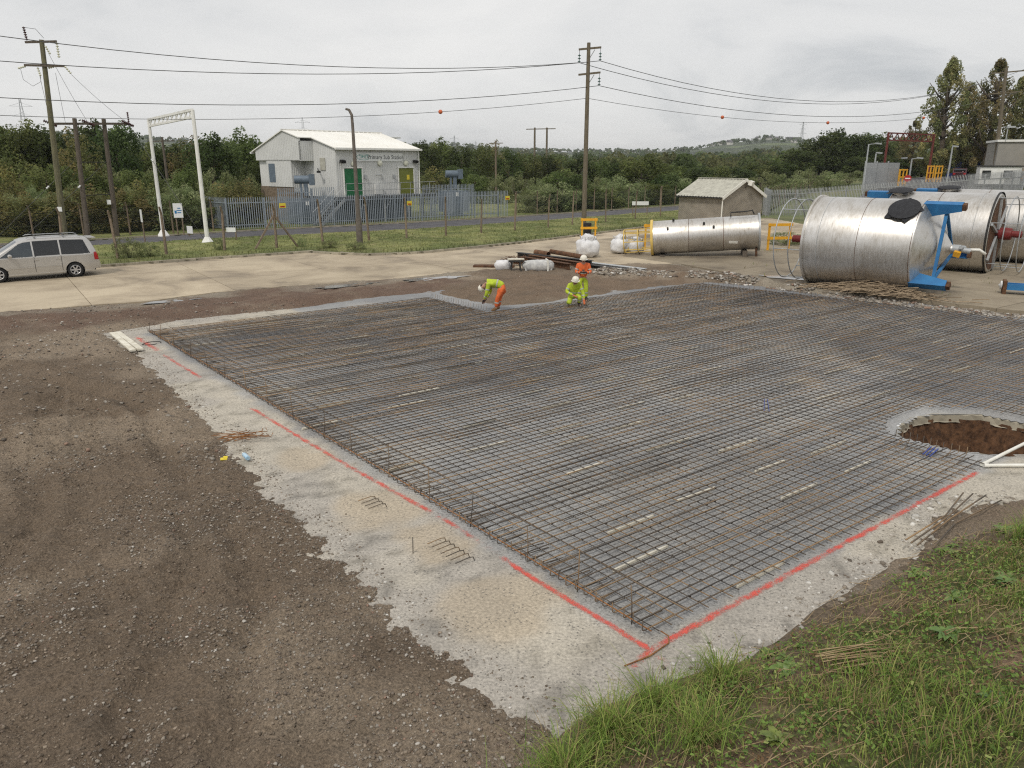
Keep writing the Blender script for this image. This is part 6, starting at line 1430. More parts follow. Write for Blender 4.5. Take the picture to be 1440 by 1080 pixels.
for k, (x, y, lab) in enumerate(((50.9, 102, 'yellow guard cage at the left leg of the red gantry'), (58.8, 108, 'yellow guard cage at the right leg of the red gantry'))):
    t_ = empty('guard_cage', (x, y, LZ(x, y)), .5, lab, 'guard cage')
    for sx in (-.7, 0, .7):
        for sy in (-.6, .6): MB().box((sx, sy, 1.2), (.13, .13, 2.4)).build('post', M['yellow'], t_)
    for z in (.6, 1.4, 2.3):
        for sy in (-.6, .6): MB().box((0.0, sy * 1.02, z), (1.55, .1, .16)).build('rail', M['yellow'], t_)
cabm = empty('mesh_panels', (47.6, 101, LZ(47.6, 101)), .35, 'pale grey screen of panels left of the yellow cage', 'screen')
for k in range(3): MB().box((-1.2 + k * 1.9, 0, 1.75), (1.8, .1, 3.5)).build('panel', M['galv'], cabm); MB().box((-2.15 + k * 1.9, .06, 1.85), (.12, .12, 3.7)).build('post', M['galv'], cabm)
def slamp(x, y, h, lab, arm=0.0, col='galv', both=False):
    z0 = LZ(x, y); t_ = empty('street_lamp', (x, y, z0), 0, lab, 'street lamp'); s_ = max(1, y / 70)
    MB().tube([(0, 0, 0), (0, 0, h)], [.09 * s_, .06 * s_], 8).build('column', M[col], t_, True)
    if arm: MB().bar((0, 0, h), (arm, 0, h + .1), .06 * s_, .06 * s_).build('arm', M[col], t_)
    for s in ((1, -1) if both else (1,)): MB().box((s * (arm + .3), 0, h + .1), (.5 * s_, .3, .12 * s_), (0, .1 * s, 0)).build('lantern', M['galv'], t_)
slamp(44.6, 98, 6.0, 'tall grey street lamp left of the red gantry', .9); slamp(49.4, 106, 4.5, 'slim grey lamp column without arm left of the red gantry', .1); slamp(55.4, 108, 3.4, 'short twin lamp inside the red gantry', .8, both=True); slamp(63.0, 112, 4.9, 'grey street lamp right of the red gantry', .1)
ns = empty('no_entry_sign', (50.6, 99.0, 2.0), -.5, 'round red no entry sign on the access road', 'sign'); MB().cyl((0, 0, 1.0), (0, -.06, 1.0), .42, 20).build('disc', M['lamp_red'], ns); MB().box((0, -.075, 1.0), (.6, .02, .14)).build('white_bar', M['signwhite'], ns); MB().cyl((0, .05, 0), (0, .05, 1.3), .05, 6).build('post', M['galv'], ns)
fc_ = empty('parked_car', (64.6, 112, 2.5), 1.05, 'dark red car on the access road by the poplars', 'car')
M['darkred'] = pm('dark_red_paint', (.06, .02, .025), (.04, .015, .02), 4, .3, .3)
body = [(-2.1, .35), (-2.1, .95), (-1.9, 1.05), (-1.5, 1.62), (.5, 1.66), (1.15, 1.1), (2.0, .95), (2.1, .4)]
mb = MB(); nb_ = len(body); mb.add([(x, -.85, z) for x, z in body] + [(x, .85, z) for x, z in body], [tuple(range(nb_)), tuple(range(2 * nb_ - 1, nb_ - 1, -1))] + [(i, nb_ + i, nb_ + (i + 1) % nb_, (i + 1) % nb_) for i in range(nb_)]); mb.build('body', M['darkred'], fc_)
MB().box((-1.72, 0, 1.33), (.3, 1.4, .38), (0, -.6, 0)).build('rear_window', M['glass_dark'], fc_); MB().box((-.4, 0, 1.35), (1.6, 1.74, .36)).build('side_window', M['glass_dark'], fc_)
for x in (-1.3, 1.3):
    for y in (-.8, .8): MB().cyl((x, y - .1, .32), (x, y + .1, .32), .32, 14).build('wheel', M['tyre'], fc_, True)
for y in (-.65, .65): MB().box((-2.11, y, .9), (.04, .3, .2)).build('tail_light', M['lamp_red'], fc_)
M['officegrey'] = pm('office_cladding', (.30, .285, .255), (.25, .24, .215), 1, .7)
of = empty('site_office', (59.5, 92, 2.6), RAD(-22), 'grey flat roofed office building with white cabin and yellow stair by the poplars', 'building')
MB().box((5.2, 5, 2.5), (14, 7, 4.6)).build('block', M['officegrey'], of); MB().box((5.2, 5, 4.85), (14.4, 7.4, .25)).build('parapet', M['white_paint'], of)
for k in range(4): MB().box((1.9 + k * 1.3, 1.47, 3.6), (1.0, .08, .5)).build('window', M['glass'], of); MB().box((1.9 + k * 1.3, 1.44, 3.3), (1.1, .12, .06)).build('sill', M['white_paint'], of)
for k in range(5): MB().box((1.2 + k * 1.7, 1.47, .6), (1.4, .08, .8)).build('window', M['glass_dark'], of)
cb_ = MB().box((-1.6, 0, .9), (4.2, 2.4, 2.0)).build('cabin', M['white_paint'], of); MB().box((-1.6, 0, 1.95), (4.5, 2.7, .14)).build('cabin_roof', M['darksteel'], cb_)
for x in (-3.0, -.8): MB().box((x, -1.21, 1.0), (.9, .05, .9)).build('cabin_window', M['glass_dark'], cb_)
for k in range(7): MB().box((.9 + k * .3, -.6, .3 + k * .38), (.3, .9, .06)).build('stair_tread', M['yellow'], of)
for y in (-1.05, -.15): MB().bar((.8, y, .5), (3.0, y, 3.3), .07, .2).build('stair_side', M['yellow'], of); MB().bar((.8, y, 1.4), (3.0, y, 4.2), .06, .06).build('stair_rail', M['yellow'], of)
MB().cyl((-1.2, 1.2, 4.9), (-1.2, 1.2, 6.4), .05, 6).box((-.9, 1.2, 6.4), (.9, .3, .2)).build('roof_lamp', M['galv'], of)
bl = empty('blue_container', (73.8, 125, 2.1), .3, 'blue container under the poplars', 'container'); MB().box((0, 0, 1.5), (7, 2.6, 2.8)).build('box', M['bluestrap'], bl)
for k in range(22): MB().box((-3.4 + k * .32, -1.31, 1.5), (.1, .06, 2.6)).build('rib', M['bluestrap'], bl)
# electricity pylons on the skyline
def pylon(x, y, z, h, lab, w=None):
    t_ = empty('pylon', (x, y, z), .3, lab, 'pylon'); w = w or h * .14; mb = MB(); q = .012 * h ** .5 * 2.2 * (y / 600) ** .5
    lv = [0, .25, .45, .6, .72, .82, .9, 1.0]; wd = lambda k: w * (1 - k) ** 1.15 + h * .018
    cr = [[Vector((sx * wd(k) / 2, sy * wd(k) / 2, k * h)) for sx, sy in ((-1, -1), (1, -1), (1, 1), (-1, 1))] for k in lv]
    for i in range(len(lv) - 1):
        for c in range(4): mb.bar(cr[i][c], cr[i + 1][c], q, q); mb.bar(cr[i][c], cr[i + 1][(c + 1) % 4], q * .6, q * .6); mb.bar(cr[i + 1][c], cr[i + 1][(c + 1) % 4], q * .6, q * .6)
    mb.build('tower', M['galv'], t_)
    for k, l in ((.62, .17), (.76, .13), (.9, .15)):
        MB().bar((-l * h, 0, k * h), (l * h, 0, k * h), q, q).bar((-l * h, 0, k * h), (0, 0, (k + .05) * h), q * .7, q * .7).bar((l * h, 0, k * h), (0, 0, (k + .05) * h), q * .7, q * .7).build('arm', M['galv'], t_)
pylon(-309, 500, 0, 43, 'lattice pylon above the trees behind the leaning pole'); pylon(-159, 600, 0, 37.5, 'small lattice pylon behind the substation ridge'); pylon(-66, 900, 0, 34, 'tiny pylon behind the right end of the substation roof'); pylon(332, 900, 16, 33, 'pylon on the hill crest behind the hut'); pylon(-60, 1300, 10, 28, 'faint far pylon left of the tall pole')
# ---------------------------------------------------------------- trees and scrub
M['leaf'] = tint_mat('leaves', .75, 0, 0, .5, .4)
def leaf_quads(C, N, S, rg_, up=0.0, asp=1.0):
    """C centres (n,3), N outward normals, S sizes -> quad verts/faces"""
    n = len(C); d = N + rg_.normal(0, .75, (n, 3)); d /= np.linalg.norm(d, axis=1)[:, None] + 1e-9
    r = rg_.normal(0, 1, (n, 3)); r[:, 2] += up * 4; a = np.cross(d, r); a /= np.linalg.norm(a, axis=1)[:, None] + 1e-9; b = np.cross(d, a)
    s = S[:, None] / 2; k = rg_.uniform(.55, 1, (n, 1))
    v = np.stack([C - a * s * k / asp - b * s * .6, C + a * s * .35 / asp - b * s, C + a * s * k / asp + b * s * .5, C - a * s * .3 / asp + b * s], 1)
    return v.reshape(-1, 3), (np.arange(n * 4).reshape(n, 4))
COLS = {'d': [(.07, .095, .03), (.095, .118, .04), (.055, .075, .024)], 'm': [(.13, .155, .05), (.165, .18, .062), (.10, .122, .038)], 'a': [(.16, .15, .058), (.19, .155, .066), (.13, .135, .048)],
        'w': [(.21, .235, .11), (.25, .265, .135), (.165, .19, .08)], 'p': [(.21, .20, .09), (.27, .225, .11), (.16, .165, .068)]}
def tree_proto(kind, seed):
    """unit-size prototype: height 1, crown half-width 1 (scaled per tree)"""
    rg_ = np.random.RandomState(seed); P = {'d': (60, 100, .2), 'm': (60, 100, .2), 'a': (56, 90, .2), 'w': (60, 75, .0), 'p': (150, 85, .12)}[kind]
    nc, nl, z0 = P; C = []; N = []; S = []; K = []
    cols = np.array(COLS[kind]); cc = []
    for i in range(nc):
        if kind == 'p':
            t = rg_.uniform(.10, 1.0); prof = np.interp(t, (.1, .3, .55, .8, 1.0), (.55, .95, .9, .6, .08)); an = rg_.uniform(0, 6.28); rr = prof * math.sqrt(rg_.uniform(.05, 1)); ctr = np.array((rr * math.cos(an), rr * math.sin(an), t)); cs = rg_.uniform(.09, .17); cz = .042
        elif kind == 'w':
            an = rg_.uniform(0, 6.28); rr = math.sqrt(rg_.uniform(0, 1)) * .9; t = rg_.uniform(.15, 1) * (1 - .45 * rr * rr); ctr = np.array((rr * math.cos(an), rr * math.sin(an), t)); cs = rg_.uniform(.14, .24); cz = .10
        else:
            an = rg_.uniform(0, 6.28); ph = math.asin(rg_.uniform(-1, 1)); r = rg_.uniform(.6, 1.0); ctr = np.array((r * max(math.cos(ph), .75 * (ph < 0)) * math.cos(an), r * max(math.cos(ph), .75 * (ph < 0)) * math.sin(an), .52 + .48 * r * math.sin(ph) * (.9 + .2 * rg_.rand()))); cs = rg_.uniform(.2, .36); cz = .13
        nn = int(nl * rg_.uniform(.6, 1.4)); q = rg_.normal(0, 1, (nn, 3)); q /= np.linalg.norm(q, axis=1)[:, None]; q *= rg_.uniform(.45, 1, (nn, 1)) ** .5
        pts = ctr + q * np.array((cs, cs, cz)); C.append(pts); N.append(q + np.array((0, 0, .35))); S.append(rg_.uniform(.6, 1.3, nn)); c0 = cols[rg_.randint(len(cols))] * rg_.uniform(.8, 1.25); cc.append(c0 * 1.15 * rg_.uniform(.75, 1.3, (nn, 1)))
    return np.concatenate(C), np.concatenate(N), np.concatenate(S), np.concatenate(cc), rg_
def make_tree(kind, H, Wd_, seed):
    C, N, S, cc, rg_ = tree_proto(kind, seed); C = C * np.array((Wd_, Wd_, H)); k = C[:, 2] > .05; C, N, S, cc = C[k], N[k], S[k], cc[k]
    ls = {'d': .30, 'm': .30, 'a': .28, 'w': .24, 'p': .20}[kind] * (H / 9) ** .35
    v, f = leaf_quads(C, N, S * ls, rg_, .6 if kind in 'wp' else 0, 2.0 if kind == 'w' else 1.25)
    crown = raw_mesh('crown', v, f, False, np.repeat(cc, 4, 0)); crown.materials.append(M['leaf'])
    mb = MB(); r_ = random.Random(seed); tr = .035 * H ** .9 / (3 if kind == 'w' else 1.5)
    if kind == 'w':
        for q in range(7): a = r_.uniform(0, 6.28); mb.tube([(0, 0, -.3), (math.cos(a) * Wd_ * .25, math.sin(a) * Wd_ * .25, H * .4), (math.cos(a) * Wd_ * .5, math.sin(a) * Wd_ * .5, H * .75)], [tr * 1.2, tr * .8, tr * .3], 5)
    else:
        top = H * (.93 if kind == 'p' else .75)
        mb.tube([(0, 0, -.3), (.05 * H * .3, 0, H * .25), (0, .02 * H, top * .7), (.02 * H, 0, top)], [tr * 1.5, tr * 1.1, tr * .7, tr * .15], 7)
        for q in range(14 if kind == 'p' else 8):
            z = H * r_.uniform(.22, .7); a = r_.uniform(0, 6.28); l = Wd_ * r_.uniform(.5, .85); dz = l * (1.3 if kind == 'p' else .55)
            mb.tube([(0, 0, z), (math.cos(a) * l * .5, math.sin(a) * l * .5, z + dz * .4), (math.cos(a) * l, math.sin(a) * l, min(z + dz, H * .95))], [tr * .6, tr * .4, tr * .12], 5)
    tm = mb.mesh('trunk', 2); tm.materials.append(M['bark']); return crown, tm
TREES = [(-51.0, 76, 8.4, 2.5, 'm'), (-49.77, 78, 8.4, 2.2, 'm'), (-49.11, 80, 8.8, 2.1, 'm'), (-47.07, 80, 8.1, 2.3, 'd'), (-41.48, 74, 7.4, 1.8, 'a'), (-43.73, 82, 8.7, 2.3, 'd'), (-40.37, 80, 8.5, 2.4, 'd'), (-40.46, 84, 7.3, 2.1, 'm'), (-40.35, 88, 6.6, 2.0, 'd'), (-37.22, 86, 6.8, 2.1, 'd'), (-33.43, 82, 7.1, 2.0, 'a'), (-30.69, 80, 7.4, 2.3, 'd'), (-29.99, 84, 7.8, 2.4, 'm'), (-28.66, 86, 7.3, 2.1, 'd'), (-28.18, 90, 6.8, 2.1, 'm'), (-42.11, 66, 5.3, 2.1, 'a'), (-38.49, 64, 4.8, 1.7, 'm'), (-36.38, 65, 4.6, 1.7, 'm'), (-34.9, 67, 4.8, 1.7, 'w'), (-32.02, 66, 4.4, 1.8, 'm'), (-30.34, 67, 4.5, 1.7, 'w'), (-27.67, 66, 4.4, 1.6, 'm'), (-25.6, 66, 4.5, 1.8, 'w'), (-24.16, 68, 4.3, 1.6, 'w'), (-24.02, 72, 4.8, 1.5, 'd'), (-39.67, 60, 3.8, 1.5, 'a'), (-36.06, 58, 3.3, 1.1, 'w'), (-33.96, 58, 3.0, 1.1, 'a'), (-30.45, 61, 3.2, 1.2, 'w'), (-26.93, 62, 3.4, 1.3, 'w'), (-23.88, 63, 3.3, 1.2, 'w'), (-31.84, 59, 2.9, 0.9, 'a'), (-13.83, 125, 7.8, 2.4, 'd'), (-11.54, 130, 8.3, 2.5, 'm'), (-8.37, 128, 7.3, 2.4, 'd'), (-5.88, 135, 7.9, 2.3, 'm'), (-3.05, 140, 8.0, 2.4, 'a'), (-0.59, 130, 6.9, 2.0, 'd'), (2.21, 135, 6.3, 2.3, 'm'), (5.74, 140, 6.1, 2.4, 'd'), (9.19, 140, 5.7, 2.7, 'm'), (12.33, 138, 5.7, 2.4, 'd'), (15.97, 140, 5.2, 2.7, 'm'), (18.85, 136, 5.5, 2.6, 'd'), (-9.69, 98, 4.1, 2.1, 'a'), (-6.86, 100, 4.3, 2.1, 'd'), (-4.58, 96, 3.6, 1.5, 'm'), (-1.76, 96, 3.5, 1.6, 'w'), (0.72, 98, 3.6, 1.9, 'w'), (3.24, 98, 3.1, 1.7, 'w'), (5.86, 100, 4.0, 1.9, 'm'), (7.88, 100, 3.8, 1.5, 'w'), (10.61, 98, 3.3, 1.9, 'w'), (13.62, 102, 4.5, 2.1, 'd'), (16.86, 100, 5.5, 3.0, 'm'), (20.13, 102, 4.6, 2.3, 'm'), (23.07, 104, 3.5, 2.0, 'w'), (31.52, 130, 4.1, 2.5, 'd'), (36.03, 135, 4.4, 2.8, 'm'), (39.52, 135, 4.0, 2.6, 'd'), (44.52, 140, 4.5, 2.9, 'm'), (47.93, 140, 5.0, 2.7, 'd'), (25.29, 108, 2.9, 1.9, 'w'), (28.57, 108, 2.7, 1.9, 'w'), (34.46, 106, 3.9, 2.4, 'w'), (37.18, 104, 3.5, 2.2, 'w'), (42.27, 110, 4.2, 2.5, 'w'), (45.64, 112, 3.8, 2.1, 'w'), (50.13, 115, 3.8, 2.0, 'w'), (55.64, 150, 7.1, 3.4, 'd'), (61.4, 155, 9.8, 3.8, 'd'), (65.89, 158, 11.0, 3.9, 'd'), (70.58, 160, 10.3, 3.7, 'd'), (76.37, 165, 10.4, 3.5, 'd'), (82.76, 170, 10.0, 3.6, 'm'), (81.6, 160, 8.2, 3.0, 'a'), (79.26, 150, 6.0, 2.9, 'a'), (71.06, 150, 6.0, 3.1, 'd'), (66.1, 148, 5.8, 2.8, 'd'), (75.53, 150, 5.4, 2.6, 'd'), (76.88, 140, 5.4, 2.1, 'm'), (76.67, 150, 12.2, 2.3, 'p'), (64.62, 118, 19.1, 3.1, 'p'), (71.71, 125, 16.5, 2.6, 'p'), (70.3, 116, 18.7, 3.3, 'p'), (76.57, 120, 16.8, 2.7, 'p'), (66.04, 122, 13.2, 2.3, 'p'), (72.41, 122, 14.2, 2.6, 'p'), (77.03, 115, 18.4, 3.3, 'p'), (72.6, 128, 7.6, 2.7, 'd'), (77.17, 130, 8.2, 2.7, 'd'), (78.33, 126, 7.5, 2.6, 'd'), (81.02, 124, 7.5, 2.6, 'd'), (84.04, 122, 8.0, 3.0, 'd')]
PROTO = {}
for kk, Hh, Ww, n in (('d', 9, 3.0, 3), ('m', 9, 3.0, 3), ('a', 9, 3.0, 2), ('w', 4, 2.2, 3), ('p', 18, 3.4, 3)):
    for i in range(n): PROTO[kk, i] = (make_tree(kk, Hh, Ww, 100 + 17 * i + ord(kk)), Hh, Ww)
NPR = {'d': 3, 'm': 3, 'a': 2, 'w': 3, 'p': 3}
KINDN = {'d': ('broadleaf_tree', 'tree', 'dark green'), 'm': ('broadleaf_tree', 'tree', 'mid green'), 'a': ('broadleaf_tree', 'tree', 'brownish turning'), 'w': ('willow_scrub', 'shrub', 'pale grey green'), 'p': ('poplar_tree', 'tree', 'tall yellowing')}
rt_ = random.Random(31)
_r = random.Random(41)
for q in range(34):                       # low scrub right behind the chain link fences
    t = q / 33; 
    TREES.append((-44 + 22 * t + _r.uniform(-1, 1), 45.5 + 14.5 * t + _r.uniform(.3, 4), _r.uniform(1.7, 3.4), _r.uniform(1.3, 2.2), _r.choice('waw')))
    TREES.append((2 + 26 * t + _r.uniform(-1, 1), 76.5 + 26 * t + _r.uniform(.5, 7), _r.uniform(1.8, 3.6), _r.uniform(1.4, 2.6), _r.choice('wwmd')))
for i, (x, y, H, w, k) in enumerate(TREES):
    (cr_, tk), Hh, Ww = PROTO[k, i % NPR[k]]; nm, cat, look = KINDN[k]
    place = 'behind the road left of the substation' if x < -8 else 'beyond the road between substation and brick hut' if x < 28 else 'behind the access road and red gantry'
    kind_w = {'d': 'tree', 'm': 'tree', 'a': 'tree', 'w': 'willow bush', 'p': 'poplar'}[k]
    sz = 'low' if H < 4.2 and k != 'w' else 'full'
    t_ = empty(nm, (x, y, LZ(x, y)), rt_.uniform(0, 6.28), '%s%s %s %s' % ('' if k in 'wp' else ('low ' if sz == 'low' else 'leafy '), look, kind_w, place), cat, '%s %s %s' % (look, kind_w + ('es' if kind_w.endswith('sh') else 's'), place))
    H = max(H - LZ(x, y), 1.6); a, b = max(w * 1.18 / Ww, .35), (H + .1) / Hh
    for nm2, me_ in (('trunk', tk), ('crown', cr_)): o = link(nm2, me_, None, t_); o.scale = (a * rt_.uniform(.95, 1.1), a * rt_.uniform(.95, 1.1), b)
# ---------------------------------------------------------------- far hills and the woods on them
HP = ([-700, -200, 0, 190, 330, 480, 640, 700, 870, 960, 1010, 1060, 1130, 1300, 1700, 2200], [50, 55, 58, 60, 44, 42, 46, 34, 27, 33, 48, 58, 50, 46, 48, 50])
def hill_h(th, r):
    px = 720 + np.tan(th) * 1050 / 1.0; base = np.interp(px, HP[0], HP[1]); n = fbm(th * 14, r / 420., 4, 301) - .5
    return base * (.12 * sstep(260, 700, r) + .88 * sstep(600, 2000, r)) + n * 14 * sstep(500, 1500, r) - .3 + 60 * 0
th = np.linspace(-.95, .95, 150); rr_ = np.concatenate([np.linspace(240, 900, 26), np.linspace(950, 2300, 30)])
TH, RR = np.meshgrid(th, rr_); HH = hill_h(TH, RR) * np.where(RR > 2150, .7, 1)
vs = np.stack([(RR * np.sin(TH)).ravel(), (RR * np.cos(TH)).ravel(), HH.ravel()], 1); ii = np.arange(vs.shape[0]).reshape(TH.shape)
fs = np.stack([ii[:-1, :-1].ravel(), ii[:-1, 1:].ravel(), ii[1:, 1:].ravel(), ii[1:, :-1].ravel()], 1)
STR(link('hills', raw_mesh('hills', vs, fs, True), M['hill']))
def wood(name, n, r0, r1, hh, nl, ls, seed, lab, gap=.36):
    rg_ = np.random.RandomState(seed); t = rg_.uniform(-.8, .8, n * 2); r = r0 + (r1 - r0) * rg_.uniform(0, 1, n * 2) ** .8
    x, y = r * np.sin(t), r * np.cos(t); k = (fbm(x / 90, y / 90, 3, 311) > gap); t, r, x, y = t[k][:n], r[k][:n], x[k][:n], y[k][:n]; n = len(x)
    z = np.maximum(hill_h(t, r), 0) * (r > 250) - .2; H = hh * rg_.uniform(.6, 1.25, n); Wd_ = H * rg_.uniform(.38, .6, n)
    pal = np.array([(.07, .092, .032), (.09, .115, .04), (.115, .14, .048), (.13, .13, .052)])[rg_.randint(0, 4, n)] * rg_.uniform(.8, 1.2, (n, 1))
    q = rg_.normal(0, 1, (n, nl, 3)); q /= np.linalg.norm(q, axis=2)[:, :, None]; q[:, :, 2] = np.abs(q[:, :, 2]) * 1.0 - .35; q *= rg_.uniform(.7, 1, (n, nl, 1))
    C = np.stack([x, y, z + H * .45], 1)[:, None] + q * np.stack([Wd_, Wd_, H * .55], 1)[:, None]; Nn = q + np.array((0, 0, .5)); cols = np.repeat(pal[:, None], nl, 1) * rg_.uniform(.75, 1.3, (n, nl, 1))
    v, f = leaf_quads(C.reshape(-1, 3), Nn.reshape(-1, 3), rg_.uniform(.7, 1.3, n * nl) * ls, rg_)
    tag(link(name, raw_mesh(name, v, f, False, np.repeat(cols.reshape(-1, 3), 4, 0)), M['leaf']), lab, 'woodland', kind='stuff')
wood('far_woodland', 620, 165, 320, 8.0, 170, 1.0, 321, 'mass of dark woodland beyond the road and substation')
wood('far_woodland', 900, 300, 750, 9.0, 80, 1.7, 323, 'distant wooded valley below the hills', .32)
wood('far_woodland', 1500, 700, 2100, 10.0, 26, 3.6, 325, 'faint woods covering the far hillsides', .44)
rh = random.Random(77)
hm_ = MB().box((0, 0, 2.4), (9, 7, 4.8)).mesh('wall'); hm_.materials.append(M['house']); hr_ = MB(); hr_.add([(-4.9, -3.9, 4.7), (4.9, -3.9, 4.7), (4.9, 3.9, 4.7), (-4.9, 3.9, 4.7), (-4.9, 0, 7.6), (4.9, 0, 7.6)], [(0, 1, 5, 4), (2, 3, 4, 5), (0, 4, 3), (1, 2, 5)]); hr_ = hr_.mesh('roof'); hr_.materials.append(M['slate'])
for k in range(16):
    px = rh.uniform(985, 1125); r = rh.uniform(1450, 1950); t = math.atan((px - 720) / 1050); z = float(hill_h(np.array(t), np.array(r)))
    t_ = empty('house', (r * math.sin(t), r * math.cos(t), z), rh.uniform(0, 3), 'tiny pale house on the distant hillside behind the brick hut', 'house', 'far houses on the hillside'); link('wall', hm_, None, t_); link('roof', hr_, None, t_)
# ---------------------------------------------------------------- grass, weeds
M['grass'] = tint_mat('grass_blades', .7, 0, 0, .3)
def blades(name, x, y, z, Lh, wd, cols, seed, lean=.5):
    rg_ = np.random.RandomState(seed); n = len(x); a = rg_.uniform(0, 6.28, n); d = np.stack([np.cos(a), np.sin(a), np.zeros(n)], 1); s = np.stack([-np.sin(a), np.cos(a), np.zeros(n)], 1)
    b = np.stack([x, y, z], 1); ln = rg_.uniform(.15, 1, n)[:, None] * lean * Lh[:, None]; up = np.array((0, 0, 1.0)) * Lh[:, None]; w = wd[:, None] / 2
    p1 = b + up * .5 + d * ln * .35; p2 = b + up * .82 + d * ln * .8; p3 = b + up * (1 - .45 * lean * rg_.rand(n, 1)) + d * ln * 1.3
    v = np.stack([b - s * w * .7, b + s * w * .7, p1 - s * w, p1 + s * w, p2 - s * w * .7, p2 + s * w * .7, p3 - s * w * .15, p3 + s * w * .15], 1).reshape(-1, 3); o = np.arange(n) * 8
    f = np.concatenate([np.stack([o + i, o + i + 1, o + i + 3, o + i + 2], 1) for i in (0, 2, 4)])
    return link(name, raw_mesh(name, v, f, True, np.repeat(cols, 8, 0)), M['grass'])
def gcols(n, seed, straw=.15, bright=1.0):
    rg_ = np.random.RandomState(seed); g = np.array([(.14, .215, .038), (.20, .285, .055), (.105, .165, .034), (.28, .30, .09)]); c = g[rg_.randint(0, 4, n)] * rg_.uniform(.75, 1.25, (n, 1)) * bright * 1.12
    k = rg_.rand(n) < straw; c[k] = np.array((.27, .21, .10)) * rg_.uniform(.6, 1.2, (k.sum(), 1)); return c
def bank_ok(dens):
    def f(x, y):
        e_ = np.where(inpoly(x, y, BANK), pdist(x, y, GEDGE, False), -1); p = fbm(x * 1.1, y * 1.1, 4, 155); pr = (.3 + .7 * sstep(.62, .42, p)) * sstep(-.05, .4, e_ + (fbm(x * 2, y * 2, 3, 401) - .5) * .5) * (e_ > 0)
        return np.random.RandomState(401).uniform(0, 1, x.shape) < pr * dens
    return f
x, y = scatter(150000, (-1.2, 11), (2.2, 11.2), lambda x, y: (y > .72 * x + 1.6) & bank_ok(.8)(x, y), 403); n = len(x); r_ = np.random.RandomState(404); tall = fbm(x * .9, y * .9, 3, 405)
tag(blades('bank_grass', x, y, bank_h(x, y) - .01, (.04 + .12 * r_.uniform(.2, 1, n) ** 1.5) * (.6 + 1.1 * sstep(.45, .7, tall)), r_.uniform(.004, .009, n), gcols(n, 406, .3), 407, .9), 'rough green grass covering the bank', 'grass', kind='stuff')
# long grass tussocks at the foot of the bank
tx, ty = [], []; rq2 = random.Random(12)
for (cx, cy, r, m) in ((.85, 5.4, .32, 700), (1.3, 5.75, .22, 450), (.4, 4.9, .35, 700), (2.0, 6.1, .22, 280), (6.6, 8.6, .25, 260), (-.2, 4.4, .3, 400), (1.5, 5.0, .4, 400)):
    for q in range(m): a, d = rq2.uniform(0, 6.28), abs(rq2.gauss(0, r * .5)); tx.append(cx + math.cos(a) * d); ty.append(cy + math.sin(a) * d)
x, y = np.array(tx), np.array(ty); n = len(x); r_ = np.random.RandomState(414)
tag(blades('grass_tussocks', x, y, bank_h(x, y) - .01, r_.uniform(.16, .42, n), r_.uniform(.004, .008, n), gcols(n, 416, .12, 1.05), 417, 1.1), 'long arching grass tussocks along the foot of the bank', 'grass', kind='stuff')
# small leaves of bramble, clover and nettle; dry brown litter
def litter(name, cnt, seed, size, pal, lab, cond, hgt=(.02, .14), cat='weeds'):
    x, y = scatter(cnt, (-.8, 11), (2.4, 11.2), lambda x, y: (y > .72 * x + 1.7) & cond(x, y), seed); n = len(x); rg_ = np.random.RandomState(seed + 1)
    C = np.stack([x, y, bank_h(x, y) + rg_.uniform(*hgt, n)], 1); v, f = leaf_quads(C, np.tile((0, 0, 1.6), (n, 1)) + rg_.normal(0, .2, (n, 3)), rg_.uniform(*size, n), rg_, 0, 1.5)
    cols = np.array(pal)[rg_.randint(0, len(pal), n)] * rg_.uniform(.75, 1.25, (n, 1)); tag(link(name, raw_mesh(name, v, f, False, np.repeat(cols, 4, 0)), M['grass']), lab, cat, kind='stuff')
inb = lambda x, y: inpoly(x, y, BANK) & (pdist(x, y, GEDGE, False) > .15)
litter('low_weeds', 80000, 421, (.014, .052), [(.14, .23, .05), (.19, .29, .065), (.10, .17, .04), (.27, .31, .10), (.21, .13, .07)], 'low leafy weeds and bramble leaves on the bank', lambda x, y: inb(x, y) & (fbm(x * 1.7 + 3, y * 1.7, 4, 423) > .40))
litter('leaf_litter', 30000, 425, (.012, .035), [(.16, .10, .055), (.24, .17, .09), (.10, .065, .04), (.30, .24, .14)], 'brown dead leaves and debris on the bank', lambda x, y: inb(x, y) & (fbm(x * 1.1, y * 1.1, 4, 155) > .44), (.0, .04), 'leaf litter')
ds = MB(); rd = random.Random(19)
for k in range(2600):
    x, y = rd.uniform(.3, 10), rd.uniform(3.0, 11)
    if y < .72 * x + 1.9 or not inpoly(np.array([x]), np.array([y]), BANK)[0]: continue
    z = float(bank_h(np.array([x]), np.array([y]))[0]); a = rd.gauss(.35, .7); l = rd.uniform(.08, .42) * (1.6 if rd.random() < .08 else 1); dx, dy = math.cos(a) * l / 2, math.sin(a) * l / 2
    f_ = lambda px, py: float(bank_h(np.array([px]), np.array([py]))[0])
    ds.tube([(x - dx, y - dy, f_(x - dx, y - dy) + .03), (x, y, z + rd.uniform(.03, .11)), (x + dx, y + dy, f_(x + dx, y + dy) + rd.uniform(.02, .12))], rd.uniform(.0018, .0045), 4)
M['straw'] = pm('dry_stalk', (.40, .31, .18), (.22, .15, .085), 6, .9)
tag(ds.build('dry_stalks', M['straw'], None), 'pale dry stalks strewn over the bank', 'stalks', kind='stuff')
sk = empty('stalk_bundle', (3.35, 6.05, float(bank_h(np.array([3.35]), np.array([6.05]))[0]) + .05), .1, 'bundle of thick pale cut stalks lying on the bank', 'stalks')
